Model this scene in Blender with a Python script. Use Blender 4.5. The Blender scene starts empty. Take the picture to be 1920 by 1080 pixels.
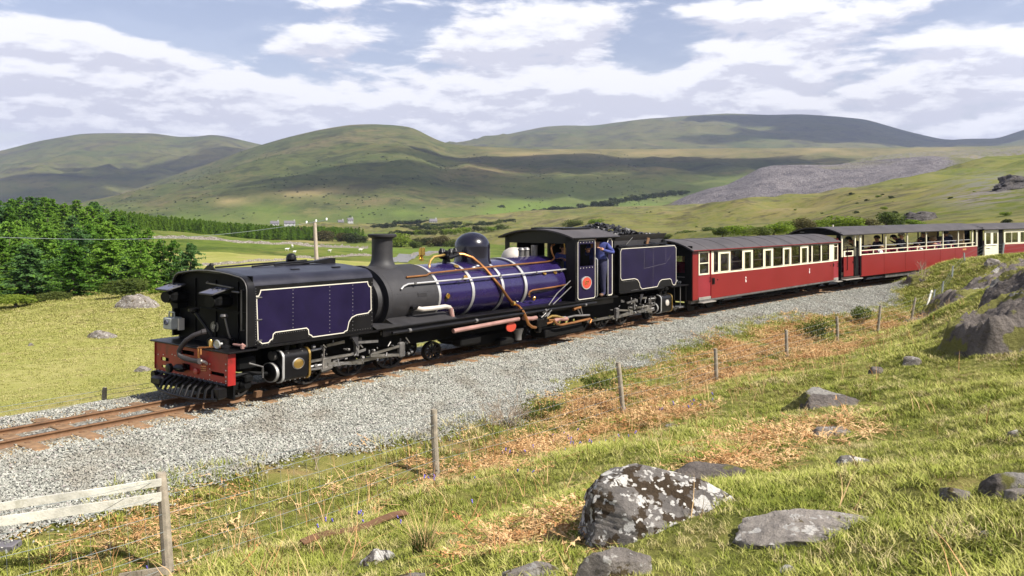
import bpy, bmesh, math, random
import numpy as np
from mathutils import Vector, Matrix
from mathutils.geometry import tessellate_polygon
sc = bpy.context.scene
COL = sc.collection
R = math.radians
# ------------------------------------------------------------------ camera, sky, sun, exposure
HC = 2.7                                   # lens height above the rail heads
cam_d = bpy.data.cameras.new('camera'); cam = bpy.data.objects.new('camera', cam_d); COL.objects.link(cam)
cam.location = (0, 0, HC); cam.rotation_euler = (R(90), 0, 0)
cam_d.sensor_width = 36; cam_d.lens = 36*1610/1920; cam_d.shift_y = -134/1920
cam_d.clip_start = .1; cam_d.clip_end = 30000
sc.camera = cam
sc.view_settings.view_transform = 'Standard'; sc.view_settings.look = 'None'
sc.view_settings.gamma = 1; sc.view_settings.use_curve_mapping = False
sc.view_settings.exposure = 0.92
SUN_AZ, SUN_EL = R(118), R(47)
SUN = Vector((math.sin(SUN_AZ)*math.cos(SUN_EL), math.cos(SUN_AZ)*math.cos(SUN_EL), math.sin(SUN_EL)))
sl = bpy.data.lights.new('sun', 'SUN'); sl.energy = 4.6; sl.angle = R(.53); sl.color = (1, .95, .86)
so = bpy.data.objects.new('sun', sl); COL.objects.link(so); so.location = (0, 0, 60)
so.rotation_euler = SUN.to_track_quat('Z', 'Y').to_euler()

W = bpy.data.worlds.new('World'); sc.world = W; W.use_nodes = True
nt = W.node_tree; N = nt.nodes; LK = nt.links
bg = N['Background']; bg.inputs['Strength'].default_value = .085
def wn(t, **k):
    n = N.new(t)
    for a, b in k.items(): setattr(n, a, b)
    return n
def wm(op, a, b=None, c=None, clamp=False):
    n = wn('ShaderNodeMath', operation=op); n.use_clamp = clamp
    for i, v in enumerate((a, b, c)):
        if v is None: continue
        if isinstance(v, (int, float)): n.inputs[i].default_value = v
        else: LK.new(v, n.inputs[i])
    return n.outputs[0]
sky = wn('ShaderNodeTexSky', sky_type='NISHITA'); sky.sun_disc = False
sky.sun_elevation = SUN_EL; sky.sun_rotation = SUN_AZ; sky.air_density = 1.0; sky.dust_density = .6; sky.ozone_density = 1.2
tc = wn('ShaderNodeTexCoord'); sp = wn('ShaderNodeSeparateXYZ'); LK.new(tc.outputs['Generated'], sp.inputs[0])
dx, dy, dz = sp.outputs
az = wm('ARCTAN2', dx, dy)
hyp = wm('MAXIMUM', wm('SQRT', wm('ADD', wm('MULTIPLY', dx, dx), wm('MULTIPLY', dy, dy))), .02)
el = wm('DIVIDE', dz, hyp)
def cloudnoise(shift, scale, detail, rough, dist):
    cb = wn('ShaderNodeCombineXYZ')
    LK.new(wm('SINE', az), cb.inputs[0]); LK.new(wm('COSINE', az), cb.inputs[1])
    LK.new(wm('MULTIPLY', wm('ADD', el, shift), 3.2), cb.inputs[2])
    nz = wn('ShaderNodeTexNoise'); LK.new(cb.outputs[0], nz.inputs['Vector'])
    nz.inputs['Scale'].default_value = scale; nz.inputs['Detail'].default_value = detail
    nz.inputs['Roughness'].default_value = rough; nz.inputs['Distortion'].default_value = dist
    return nz.outputs['Fac']
def field(shift):
    big = cloudnoise(shift, 4.6, 4, .5, .2); small = cloudnoise(shift, 15, 10, .58, .22)
    return wm('ADD', wm('MULTIPLY', big, .38), wm('MULTIPLY', small, .70))
# single clouds and gaps of blue, placed by bearing and height in the sky: (px, py, half width, half height, gain) in the photograph
CL = [(130, 78, 165, 45, .24), (985, 70, 190, 48, .24), (1420, 28, 210, 34, .19), (600, 78, 110, 30, .16), (640, 8, 190, 24, .15),
      (1420, 92, 130, 28, .19), (1790, 80, 150, 50, .24), (1290, 150, 260, 34, .12), (420, 160, 420, 46, .15), (1110, 165, 170, 30, .14),
      (1640, 190, 380, 50, .10), (250, 215, 330, 40, .12), (860, 215, 300, 30, .10), (15, 135, 60, 24, .15),
      (370, 62, 110, 46, -.22), (1235, 70, 70, 70, -.24), (770, 45, 90, 40, -.19), (1620, 100, 80, 40, -.16), (230, 120, 200, 16, -.10),
      (720, 112, 90, 14, -.12), (1860, 30, 120, 22, -.22), (80, 20, 200, 16, -.10), (1190, 110, 90, 22, -.16)]
def blobs(shift):
    acc = None
    for px, py, a, b, g in CL:
        u = math.atan((px-960)/1610); v = (406-py)/1610*math.cos(u); a /= 1610/1.15; b /= 1610
        q = wm('ADD', wm('POWER', wm('ABSOLUTE', wm('DIVIDE', wm('SUBTRACT', az, u), a)), 2), wm('POWER', wm('ABSOLUTE', wm('DIVIDE', wm('SUBTRACT', wm('ADD', el, shift), v), b)), 2))
        t = wm('MULTIPLY', wm('EXPONENT', wm('MULTIPLY', q, -1)), g)
        acc = t if acc is None else wm('ADD', acc, t)
    return acc
cover = wm('MULTIPLY', wm('SUBTRACT', .165, el, clamp=False), 1.0)      # more cover towards the horizon
cover = wm('MAXIMUM', wm('MINIMUM', cover, .16), -.05)
d0 = wm('ADD', wm('ADD', field(0), cover), blobs(0))
d1 = wm('ADD', wm('ADD', field(.014), cover), blobs(.014))
mr = wn('ShaderNodeMapRange', interpolation_type='SMOOTHSTEP'); LK.new(d0, mr.inputs[0])
mr.inputs[1].default_value = .50; mr.inputs[2].default_value = .64
lit = wm('ADD', wm('MULTIPLY', wm('SUBTRACT', d0, d1), 5.2), .50, clamp=True)
cr = wn('ShaderNodeValToRGB'); LK.new(lit, cr.inputs[0])
cr.color_ramp.elements[0].position = .22; cr.color_ramp.elements[0].color = (.66, .66, .745, 1)
cr.color_ramp.elements[1].position = .86; cr.color_ramp.elements[1].color = (.98, .97, 1.0, 1)
e = cr.color_ramp.elements.new(.52); e.color = (.84, .84, .895, 1)
cs = wn('ShaderNodeVectorMath', operation='SCALE'); LK.new(cr.outputs[0], cs.inputs[0]); cs.inputs['Scale'].default_value = 7.9
bl = wn('ShaderNodeVectorMath', operation='MULTIPLY'); LK.new(sky.outputs[0], bl.inputs[0]); bl.inputs[1].default_value = (1.15, .93, .90)
mx = wn('ShaderNodeMix', data_type='RGBA'); LK.new(wm('ADD', wm('MULTIPLY', mr.outputs[0], .86), .10), mx.inputs[0]); LK.new(bl.outputs[0], mx.inputs[6]); LK.new(cs.outputs[0], mx.inputs[7])
LK.new(mx.outputs[2], bg.inputs['Color'])

# ------------------------------------------------------------------ helpers
def px2w(px, py, Y, dz=0):                 # a pixel of the photograph at a given distance
    return ((px-960)/1610*Y, Y, HC-(py-406)/1610*Y+dz)
def tag(o, label=None, cat=None, group=None, kind=None):
    if label: o['label'] = label
    if cat: o['category'] = cat
    if group: o['group'] = group
    if kind: o['kind'] = kind
    return o
def empty(name, loc=(0, 0, 0), rz=0, parent=None):
    o = bpy.data.objects.new(name, None); COL.objects.link(o); o.location = loc; o.rotation_euler.z = rz
    o.empty_display_size = .2
    if parent: o.parent = parent
    return o
def link(name, me, parent=None, loc=None, rz=None):
    o = bpy.data.objects.new(name, me); COL.objects.link(o)
    if parent: o.parent = parent
    if loc is not None: o.location = loc
    if rz is not None: o.rotation_euler.z = rz
    return o
def copy_tree(o, parent=None):
    c = o.copy(); COL.objects.link(c); c.parent = parent
    for ch in o.children: copy_tree(ch, c)
    return c
_rng = np.random.default_rng(7)
_perm = _rng.random((256, 256))
def vnoise(x, y):
    xi = np.floor(x).astype(int); yi = np.floor(y).astype(int); fx = x-xi; fy = y-yi
    fx = fx*fx*(3-2*fx); fy = fy*fy*(3-2*fy)
    a = _perm[xi & 255, yi & 255]; b = _perm[(xi+1) & 255, yi & 255]; c = _perm[xi & 255, (yi+1) & 255]; d = _perm[(xi+1) & 255, (yi+1) & 255]
    return (a*(1-fx)+b*fx)*(1-fy)+(c*(1-fx)+d*fx)*fy-.5
def fbm(x, y, o=4, g=.5):
    x = np.asarray(x, float); y = np.asarray(y, float); s = 0; a = 1.
    for i in range(o): s = s+a*vnoise(x*2**i+17*i, y*2**i+5*i); a *= g
    return s
def sstep(a, b, x):
    t = np.clip((np.asarray(x, float)-a)/(b-a), 0, 1); return t*t*(3-2*t)

# materials -----------------------------------------------------------------
MATS = {}
class MT:                                   # little node builder
    def __init__(s, name):
        s.m = bpy.data.materials.new(name); s.m.use_nodes = True; s.t = s.m.node_tree; s.n = s.t.nodes; s.l = s.t.links
        s.b = s.n['Principled BSDF']; s.geo = None
    def node(s, t, **k):
        n = s.n.new(t)
        for a, b in k.items(): setattr(n, a, b)
        return n
    def set(s, sock, v):
        if isinstance(v, (int, float)): sock.default_value = v
        elif isinstance(v, (tuple, list)): sock.default_value = tuple(v)+((1,) if len(v) == 3 and sock.type == 'RGBA' else ())
        else: s.l.new(v, sock)
    def math(s, op, a, b=0, clamp=False):
        n = s.node('ShaderNodeMath', operation=op, use_clamp=clamp); s.set(n.inputs[0], a); s.set(n.inputs[1], b); return n.outputs[0]
    def pos(s, world=True):
        if world:
            if s.geo is None: s.geo = s.node('ShaderNodeNewGeometry').outputs['Position']
            return s.geo
        return s.node('ShaderNodeTexCoord').outputs['Object']
    def noise(s, scale, detail=4, rough=.55, dist=0, vec=None, stretch=None):
        n = s.node('ShaderNodeTexNoise'); v = vec if vec is not None else s.pos()
        if stretch:
            mp = s.node('ShaderNodeMapping'); mp.inputs['Scale'].default_value = stretch; s.l.new(v, mp.inputs[0]); v = mp.outputs[0]
        s.l.new(v, n.inputs['Vector'])
        for k, val in (('Scale', scale), ('Detail', detail), ('Roughness', rough), ('Distortion', dist)): n.inputs[k].default_value = val
        return n.outputs['Fac']
    def voro(s, scale, vec=None, feature='F1', out='Distance'):
        n = s.node('ShaderNodeTexVoronoi', feature=feature); s.l.new(vec if vec is not None else s.pos(), n.inputs['Vector']); n.inputs['Scale'].default_value = scale
        return n.outputs[out]
    def range(s, v, a, b, lo=0., hi=1.):
        n = s.node('ShaderNodeMapRange', interpolation_type='SMOOTHSTEP'); s.l.new(v, n.inputs[0])
        for i, q in zip((1, 2, 3, 4), (a, b, lo, hi)): n.inputs[i].default_value = q
        return n.outputs[0]
    def mix(s, f, a, b):
        n = s.node('ShaderNodeMix', data_type='RGBA'); s.set(n.inputs[0], f); s.set(n.inputs[6], a); s.set(n.inputs[7], b); return n.outputs[2]
    def ramp(s, v, stops):
        n = s.node('ShaderNodeValToRGB'); s.l.new(v, n.inputs[0]); r = n.color_ramp
        while len(r.elements) > 1: r.elements.remove(r.elements[-1])
        r.elements[0].position = stops[0][0]; r.elements[0].color = tuple(stops[0][1])+(1,)
        for p, c in stops[1:]: r.elements.new(p).color = tuple(c)+(1,)
        return n.outputs[0]
    def attr(s, name):
        n = s.node('ShaderNodeAttribute'); n.attribute_name = name; return n.outputs['Fac']
    def objrand(s): return s.node('ShaderNodeObjectInfo').outputs['Random']
    def bump(s, h, strength=.3, dist=.02):
        n = s.node('ShaderNodeBump'); s.l.new(h, n.inputs['Height']); n.inputs['Strength'].default_value = strength; n.inputs['Distance'].default_value = dist
        s.l.new(n.outputs[0], s.b.inputs['Normal'])
    def done(s, col, rough=.6, metal=0, spec=None):
        s.set(s.b.inputs['Base Color'], col); s.set(s.b.inputs['Roughness'], rough); s.b.inputs['Metallic'].default_value = metal
        if spec is not None: s.b.inputs['Specular IOR Level'].default_value = spec
        MATS[s.m.name] = s.m; return s.m
def paint(name, col, rough=.35, metal=0, var=.25, scale=3., bump=0, dirt=None, coat=0, spec=None):
    k = MT(name); n = k.noise(scale, 6, .6, vec=k.pos(False)); dark = tuple(c*(1-var) for c in col); lite = tuple(min(1, c*(1+var*.6)) for c in col)
    c = k.ramp(n, [(.3, dark), (.7, lite)])
    if dirt:
        f = k.range(k.noise(scale*2.3, 8, .65, vec=k.pos(False)), .5, .75); c = k.mix(k.math('MULTIPLY', f, dirt[1]), c, dirt[0])
    r = k.math('ADD', k.math('MULTIPLY', n, .25), rough-.12, True)
    if bump: k.bump(k.noise(scale*12, 5, .6, vec=k.pos(False)), bump, .01)
    m = k.done(c, r, metal, spec)
    if coat: k.b.inputs['Coat Weight'].default_value = coat; k.b.inputs['Coat Roughness'].default_value = .08
    return m

# mesh builder: coordinates are (u along the vehicle, v towards the near side, z up); v is flipped into local -y
SPLIT = {'corner_post', 'end_flange', 'grab_handle', 'grab_rail', 'guard_bracket', 'handrail_stanchion', 'lifting_lug', 'pipe_clamp', 'roof_bracket', 'valve_lever', 'handrail', 'stiffener', 'fire_iron', 'safety_valve', 'copper_pipe', 'partition'}
TINY = {'cab_rivet', 'cylinder_bolt', 'motion_fitting', 'oil_pipe', 'rail_clip', 'rivet_row'}   # too small to pick apart
class MB:
    def __init__(s): s.v = []; s.f = []; s.flip = -1
    def add(s, vs, fs):
        o = len(s.v); s.v += [(float(a), float(b), float(c)) for a, b, c in vs]; s.f += [tuple(i+o for i in f) for f in fs]; return s
    def box(s, u0, u1, v0, v1, z0, z1):
        return s.add([(u0, v0, z0), (u1, v0, z0), (u1, v1, z0), (u0, v1, z0), (u0, v0, z1), (u1, v0, z1), (u1, v1, z1), (u0, v1, z1)],
                     [(0, 1, 2, 3), (4, 5, 6, 7), (0, 1, 5, 4), (1, 2, 6, 5), (2, 3, 7, 6), (3, 0, 4, 7)])
    def bbox(s, u0, u1, v0, v1, z0, z1, b=.01):       # bevelled box
        b = min(b, (u1-u0)*.45, (v1-v0)*.45, (z1-z0)*.45)
        pts = []
        for k, z in ((1, z0), (0, z0+b), (0, z1-b), (1, z1)):
            i = b*k
            c = b*.6 if not k else b*.6
            pts.append([(u0+i, v0+i+c, z), (u0+i+c, v0+i, z), (u1-i-c, v0+i, z), (u1-i, v0+i+c, z), (u1-i, v1-i-c, z), (u1-i-c, v1-i, z), (u0+i+c, v1-i, z), (u0+i, v1-i-c, z)])
        return s.loft(pts, True, True)
    def loft(s, rings, closed=True, caps=False):
        n = len(rings[0]); vs = [p for r in rings for p in r]; fs = []
        for i in range(len(rings)-1):
            for j in range(n if closed else n-1):
                k = (j+1) % n; fs.append((i*n+j, i*n+k, (i+1)*n+k, (i+1)*n+j))
        if caps: fs.append(tuple(range(n))); fs.append(tuple((len(rings)-1)*n+j for j in range(n)))
        return s.add(vs, fs)
    def prism_uz(s, poly, v0, v1):
        return s.loft([[(a, v0, b) for a, b in poly], [(a, v1, b) for a, b in poly]], True, True)
    def prism_vz(s, poly, u0, u1):
        return s.loft([[(u0, a, b) for a, b in poly], [(u1, a, b) for a, b in poly]], True, True)
    def tube(s, pts, r, n=8, caps=True):
        pts = [Vector(p) for p in pts]; rings = []; up = None
        rs = r if isinstance(r, (list, tuple)) else [r]*len(pts)
        for i, p in enumerate(pts):
            d = (pts[min(i+1, len(pts)-1)]-pts[max(i-1, 0)])
            if d.length < 1e-9: d = Vector((0, 0, 1))
            d.normalize()
            if up is None:
                up = Vector((0, 0, 1)) if abs(d.z) < .9 else Vector((1, 0, 0))
            a = d.cross(up)
            if a.length < 1e-4: a = d.cross(Vector((1, 0, 0)))
            a.normalize(); up = a.cross(d).normalized()
            rings.append([tuple(p+(a*math.cos(2*math.pi*k/n)+up*math.sin(2*math.pi*k/n))*rs[i]) for k in range(n)])
        return s.loft(rings, True, caps)
    def lathe(s, prof, c, axis='z', n=20, sq=1.):    # prof [(r, h)]; axis v or u lathes are squashed in z by sq
        rings = []
        for r, h in prof:
            ring = []
            for k in range(n):
                a = 2*math.pi*k/n; x, y = r*math.cos(a), r*math.sin(a)
                ring.append((c[0]+x, c[1]+y, c[2]+h) if axis == 'z' else (c[0]+x, c[1]+h, c[2]+y*sq) if axis == 'v' else (c[0]+h, c[1]+x, c[2]+y*sq))
            rings.append(ring)
        return s.loft(rings, True, True)
    def strip(s, poly, w, v, t=.004, closed=True):   # flat ribbon following a path in the u-z plane
        P = [Vector(p) for p in poly]; n = len(P); A = []; B = []
        for i in range(n):
            p0 = P[i-1] if (closed or i) else P[i]; p1 = P[(i+1) % n] if (closed or i < n-1) else P[i]
            d0 = (P[i]-p0); d1 = (p1-P[i])
            d0 = d0.normalized() if d0.length > 1e-6 else d1.normalized(); d1 = d1.normalized() if d1.length > 1e-6 else d0
            m = Vector((-(d0+d1).y, (d0+d1).x))
            if m.length < 1e-6: m = Vector((-d0.y, d0.x))
            m.normalize(); k = 1/max(.5, m.dot(Vector((-d0.y, d0.x))))
            A.append(P[i]+m*w/2*k); B.append(P[i]-m*w/2*k)
        for i in range(n if closed else n-1):
            j = (i+1) % n
            q = [A[i], A[j], B[j], B[i]]
            s.add([(p.x, v, p.y) for p in q]+[(p.x, v+t, p.y) for p in q], [(4, 5, 6, 7), (0, 1, 5, 4), (2, 3, 7, 6)])
        return s
    def rivet(s, p, r=.008, ax=(0, 1, 0)):
        a = Vector(ax).normalized(); x = a.orthogonal().normalized(); y = a.cross(x); p = Vector(p)
        b = [p+(x*math.cos(k*math.pi/2.5)+y*math.sin(k*math.pi/2.5))*r for k in range(5)]+[p+a*r*.8]
        return s.add([tuple(q) for q in b], [(k, (k+1) % 5, 5) for k in range(5)])
    def rivets(s, p, q, step, r=.008, ax=(0, 1, 0)):
        p, q = Vector(p), Vector(q); n = max(1, int((q-p).length/step))
        for i in range(n+1): s.rivet(p.lerp(q, i/n), r, ax)
        return s
    def panel(s, u0, u1, z0, z1, v, t, holes):       # wall in the u-z plane with rectangular openings
        us = sorted({u0, u1, *[x for h in holes for x in h[:2]]}); zs = sorted({z0, z1, *[x for h in holes for x in h[2:]]})
        for i in range(len(us)-1):
            for j in range(len(zs)-1):
                a, b, c, d = us[i], us[i+1], zs[j], zs[j+1]; mu, mz = (a+b)/2, (c+d)/2
                if mu < u0 or mu > u1 or mz < z0 or mz > z1: continue
                if any(h[0] < mu < h[1] and h[2] < mz < h[3] for h in holes): continue
                s.box(a, b, v-t/2, v+t/2, c, d)
        return s
    def panelx(s, v0, v1, z0, z1, u, t, holes):      # the same across the vehicle
        m = MB().panel(v0, v1, z0, z1, u, t, holes); return s.add([(b, a, c) for a, b, c in m.v], m.f)
    def pieces(s):                              # the far-apart pieces of this mesh, each a builder of its own
        p = list(range(len(s.v)))
        def f(i):
            while p[i] != i: p[i] = p[p[i]]; i = p[i]
            return i
        for fc in s.f:
            for q in fc[1:]: p[f(q)] = f(fc[0])
        isl = {}
        for i in range(len(s.v)): isl.setdefault(f(i), []).append(i)
        bb = [(np.min([s.v[i] for i in v], 0), np.max([s.v[i] for i in v], 0), v) for v in isl.values()]; g = list(range(len(bb)))
        def h(i):
            while g[i] != i: i = g[i]
            return i
        for i in range(len(bb)):
            for j in range(i):
                gap = np.linalg.norm(np.maximum(0, np.maximum(bb[i][0]-bb[j][1], bb[j][0]-bb[i][1])))
                if gap <= max(.02, .5*max((bb[i][1]-bb[i][0]).max(), (bb[j][1]-bb[j][0]).max())): g[h(i)] = h(j)
        out = []
        for r in {h(i) for i in range(len(bb))}:
            ids = sorted(x for i in range(len(bb)) if h(i) == r for x in bb[i][2]); mp = {x: k for k, x in enumerate(ids)}; m = MB(); m.flip = s.flip; m.v = [s.v[x] for x in ids]; m.f = [tuple(mp[x] for x in fc) for fc in s.f if fc[0] in mp]; out.append(m)
        return out
    def build(s, name, mat, parent=None, smooth=35, kind=None, label=None, loc=None, rz=None, weld=True):
        if name in SPLIT and kind is None:
            ps = s.pieces()
            if len(ps) > 1: return [q.build(name, mat, parent, smooth, 'one', label, loc, rz, weld) for q in ps][0]
        me = bpy.data.meshes.new(name)
        me.from_pydata([(a, s.flip*b, c) for a, b, c in s.v], [], s.f)
        bm = bmesh.new(); bm.from_mesh(me)
        if weld and len(s.v) < 4000: bmesh.ops.remove_doubles(bm, verts=bm.verts, dist=1e-5)
        bmesh.ops.recalc_face_normals(bm, faces=bm.faces); bm.to_mesh(me); bm.free()
        if smooth:
            me.shade_smooth(); me.set_sharp_from_angle(angle=R(smooth))
        me.materials.append(MATS[mat] if isinstance(mat, str) else mat)
        o = link(name, me, parent, loc, rz)
        if name in TINY: kind = 'stuff'
        if kind and kind != 'one': o['kind'] = kind
        if label: o['label'] = label
        return o
def npmesh(name, verts, faces, mat, smooth=True, attrs=None):
    me = bpy.data.meshes.new(name); verts = np.asarray(verts, np.float32); faces = np.asarray(faces, np.int32); k = faces.shape[1]
    me.vertices.add(len(verts)); me.vertices.foreach_set('co', verts.ravel())
    me.loops.add(faces.size); me.loops.foreach_set('vertex_index', faces.ravel())
    me.polygons.add(len(faces)); me.polygons.foreach_set('loop_start', np.arange(len(faces), dtype=np.int32)*k)
    me.update(calc_edges=True)
    if smooth: me.polygons.foreach_set('use_smooth', np.ones(len(faces), bool))
    for a, val in (attrs or {}).items():
        at = me.attributes.new(a, 'FLOAT', 'POINT'); at.data.foreach_set('value', np.asarray(val, np.float32))
    if mat: me.materials.append(MATS[mat] if isinstance(mat, str) else mat)
    return me
def grid_faces(nr, nc):
    i, j = np.meshgrid(np.arange(nr-1), np.arange(nc-1), indexing='ij'); a = (i*nc+j).ravel()
    return np.stack([a, a+1, a+nc+1, a+nc], 1)
def text_mesh(txt, size, extrude=.003):
    cu = bpy.data.curves.new('lettering', 'FONT'); cu.body = txt; cu.size = size; cu.extrude = extrude; cu.align_x = 'CENTER'; cu.align_y = 'CENTER'; cu.resolution_u = 3
    ob = bpy.data.objects.new('lettering', cu); COL.objects.link(ob); dg = bpy.context.evaluated_depsgraph_get(); dg.update()
    me = bpy.data.meshes.new_from_object(ob.evaluated_get(dg)); COL.objects.unlink(ob); bpy.data.objects.remove(ob); return me
def letter(name, txt, size, u, v, z, mat, parent, sx=1.15, sz=.85, facing='near'):
    me = text_mesh(txt, size); me.materials.clear(); me.materials.append(MATS[mat])
    o = link(name, me, parent)
    # text x -> u, text y -> z, facing the near side (local -y)
    o.rotation_euler = (R(90), 0, 0); o.location = (u, -v, z); o.scale = (sx, sz, 1)
    if facing == 'front': o.rotation_euler = (R(90), 0, R(-90))
    return o
# ------------------------------------------------------------------ the line of the railway
H0 = R(38.3); P0 = (-4.72, 12.66)
def head(t):
    t = np.asarray(t, float)
    return H0+np.where(t < 0, R(.3)*t, 0)+np.where(t > 14, R(.45)*(np.minimum(t, 24)-14), 0)+np.where(t > 24, R(.6)*(t-24), 0)
_ts = np.arange(-16, 90, .1); _h = head(_ts); _i0 = int(np.argmin(abs(_ts)))
_cx = np.concatenate([[0], np.cumsum(np.sin((_h[1:]+_h[:-1])/2))*.1]); _cy = np.concatenate([[0], np.cumsum(np.cos((_h[1:]+_h[:-1])/2))*.1])
_cx += P0[0]-_cx[_i0]; _cy += P0[1]-_cy[_i0]
def zt(t): return np.maximum(0, (np.asarray(t, float)-25)*.0062)
def tw(t, lat, z=0):                        # track coordinates -> world
    x = np.interp(t, _ts, _cx); y = np.interp(t, _ts, _cy); h = head(t)
    return x+lat*np.cos(h), y-lat*np.sin(h), z+zt(t)
def track_coords(X, Y):
    X = np.asarray(X, float).ravel(); Y = np.asarray(Y, float).ravel(); T = np.empty_like(X); L = np.empty_like(X)
    s = slice(None, None, 4); cx, cy, tt, hh = _cx[s], _cy[s], _ts[s], _h[s]
    for a in range(0, len(X), 20000):
        b = slice(a, a+20000); d = (X[b, None]-cx)**2+(Y[b, None]-cy)**2; k = d.argmin(1)
        ex, ey = X[b]-cx[k], Y[b]-cy[k]
        T[b] = tt[k]+ex*np.sin(hh[k])+ey*np.cos(hh[k]); L[b] = ex*np.cos(hh[k])-ey*np.sin(hh[k])
    return T, L
# ------------------------------------------------------------------ materials of the land
def grass_mat(name, stops, rough=.9, dry=None, drycol=None, bumpy=True, sc1=.5, sc2=6):
    k = MT(name); a = k.noise(sc1, 5, .6, .3); b = k.noise(sc2, 6, .65); f = k.math('ADD', k.math('MULTIPLY', a, .65), k.math('MULTIPLY', b, .4))
    c = k.ramp(f, stops)
    if drycol is not None:
        g = k.range(k.noise(dry, 7, .68, .4), .5, .66); c = k.mix(k.math('MULTIPLY', g, .8), c, drycol)
    if bumpy: k.bump(k.noise(sc2*6, 6, .7), .8, .04)
    return k.done(c, rough, spec=.1)
grass_mat('turf', [(.36, (.075, .085, .018)), (.5, (.13, .14, .030)), (.66, (.22, .20, .06))], dry=1.1, drycol=(.27, .19, .085))
grass_mat('field', [(.36, (.19, .20, .04)), (.5, (.25, .25, .065)), (.68, (.32, .295, .105))], dry=.22, drycol=(.30, .25, .10), sc1=.16, sc2=2.2)
def blade_mat(name, stops, drycol, scale=.55, sub=.0):
    k = MT(name); f = k.math('ADD', k.math('MULTIPLY', k.noise(scale, 4, .6), .75), k.math('MULTIPLY', k.objrand(), .35))
    c = k.ramp(f, stops); g = k.range(k.math('ADD', k.noise(1.3, 5, .65), k.math('MULTIPLY', k.objrand(), .22)), .66, .79)
    c = k.mix(g, c, drycol)
    return k.done(c, .75, spec=.15)
blade_mat('grass_blade', [(.3, (.11, .14, .018)), (.5, (.235, .26, .040)), (.70, (.40, .38, .12))], (.48, .40, .19), scale=.95)
blade_mat('field_blade', [(.3, (.19, .205, .040)), (.5, (.265, .265, .070)), (.72, (.34, .315, .115))], (.40, .34, .16), scale=.10)
def straw(name, a, b):
    k = MT(name); c = k.ramp(k.math('ADD', k.math('MULTIPLY', k.objrand(), .6), k.math('MULTIPLY', k.noise(2.2, 4), .5)), [(.25, a), (.75, b)]); return k.done(c, .8, spec=.15)
straw('dead_stalk', (.38, .185, .07), (.62, .42, .21))
straw('reed_stalk', (.07, .10, .02), (.20, .20, .05))
straw('twig', (.22, .16, .12), (.36, .29, .22))
straw('fresh_leaf', (.10, .17, .012), (.22, .27, .03))
straw('bluebell_flower', (.12, .10, .42), (.22, .18, .55))
def leaf(name, a, b, tint):
    k = MT(name); c = k.ramp(k.noise(.55, 4, .6), [(.3, a), (.7, b)]); c = k.mix(k.math('MULTIPLY', k.objrand(), .45), c, tint)
    m = k.done(c, .7, spec=.2); tl = k.node('ShaderNodeBsdfTranslucent'); k.set(tl.inputs[0], c); mxs = k.node('ShaderNodeMixShader'); mxs.inputs[0].default_value = .48; k.l.new(k.b.outputs[0], mxs.inputs[1]); k.l.new(tl.outputs[0], mxs.inputs[2]); k.l.new(mxs.outputs[0], k.n['Material Output'].inputs[0]); return m
leaf('larch_needles', (0.071, 0.166, 0.019), (0.143, 0.286, 0.036), (0.171, 0.298, 0.032))
leaf('larch_light', (0.113, 0.229, 0.024), (0.199, 0.356, 0.044), (0.227, 0.356, 0.044)); leaf('larch_blue', (0.061, 0.143, 0.040), (0.113, 0.224, 0.067), (0.132, 0.242, 0.061))
leaf('plantation_needles', (0.094, 0.188, 0.015), (0.163, 0.275, 0.025), (0.213, 0.312, 0.030))
leaf('dark_leaves', (0.020, 0.036, 0.009), (0.045, 0.068, 0.018), (0.068, 0.068, 0.027))
leaf('brown_leaves', (.06, .055, .022), (.12, .10, .04), (.12, .115, .03))
leaf('bright_leaves', (.10, .17, .012), (.19, .27, .025), (.24, .28, .04))
leaf('mid_leaves', (.055, .09, .016), (.12, .155, .03), (.16, .17, .04))
k = MT('bark'); k.done(k.ramp(k.noise(9, 5, .6, stretch=(1, 1, .15)), [(.3, (.05, .04, .03)), (.7, (.17, .14, .11))]), .9)
def rockmat(name, base, lite, lichen, moss, ls=7., mossy=.5, lich=.57, wet=0):
    k = MT(name); p = k.pos(); n = k.noise(3.5, 8, .65); c = k.ramp(n, [(.3, base), (.7, lite)])
    st = k.noise(14, 6, .7, .5, stretch=(1, 1, 3)); c = k.mix(k.math('MULTIPLY', k.range(st, .5, .75), .6), c, tuple(x*.35 for x in base))
    if moss: c = k.mix(k.math('MULTIPLY', k.range(k.noise(ls*.8, 4, .55, .15), mossy, mossy+.04), .92), c, moss)
    if lichen:
        nv = k.node('ShaderNodeTexNoise'); k.l.new(p, nv.inputs['Vector']); nv.inputs['Scale'].default_value = ls*1.6; nv.inputs['Detail'].default_value = 5
        wv = k.node('ShaderNodeVectorMath', operation='MULTIPLY_ADD'); k.l.new(nv.outputs['Color'], wv.inputs[0]); wv.inputs[1].default_value = (1.4/ls,)*3; k.l.new(p, wv.inputs[2])
        for sc_, cut in ((ls, lich), (ls*2.6, lich+.12)):
            vc = k.node('ShaderNodeSeparateColor'); k.l.new(k.voro(sc_, wv.outputs[0], out='Color'), vc.inputs[0]); d = k.voro(sc_, wv.outputs[0])
            f = k.math('MULTIPLY', k.range(d, .50, .40), k.math('GREATER_THAN', vc.outputs[0], cut)); tone = k.mix(vc.outputs[1], tuple(x*.72 for x in lichen), lichen); c = k.mix(f, c, tone)
    h = k.math('ADD', k.noise(11, 10, .75), k.math('ADD', k.math('MULTIPLY', k.voro(16), .35), k.math('MULTIPLY', k.noise(60, 6, .7), .3))); k.bump(h, 1.0, .06)
    return k.done(c, .85, spec=.25)
rockmat('lichen_rock', (.11, .098, .088), (.27, .245, .22), (.74, .71, .65), (.050, .030, .012), 9, .52, .50)
rockmat('pale_rock', (.20, .175, .15), (.42, .375, .33), (.60, .57, .52), (.10, .075, .03), 9, .60, .72)
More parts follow.
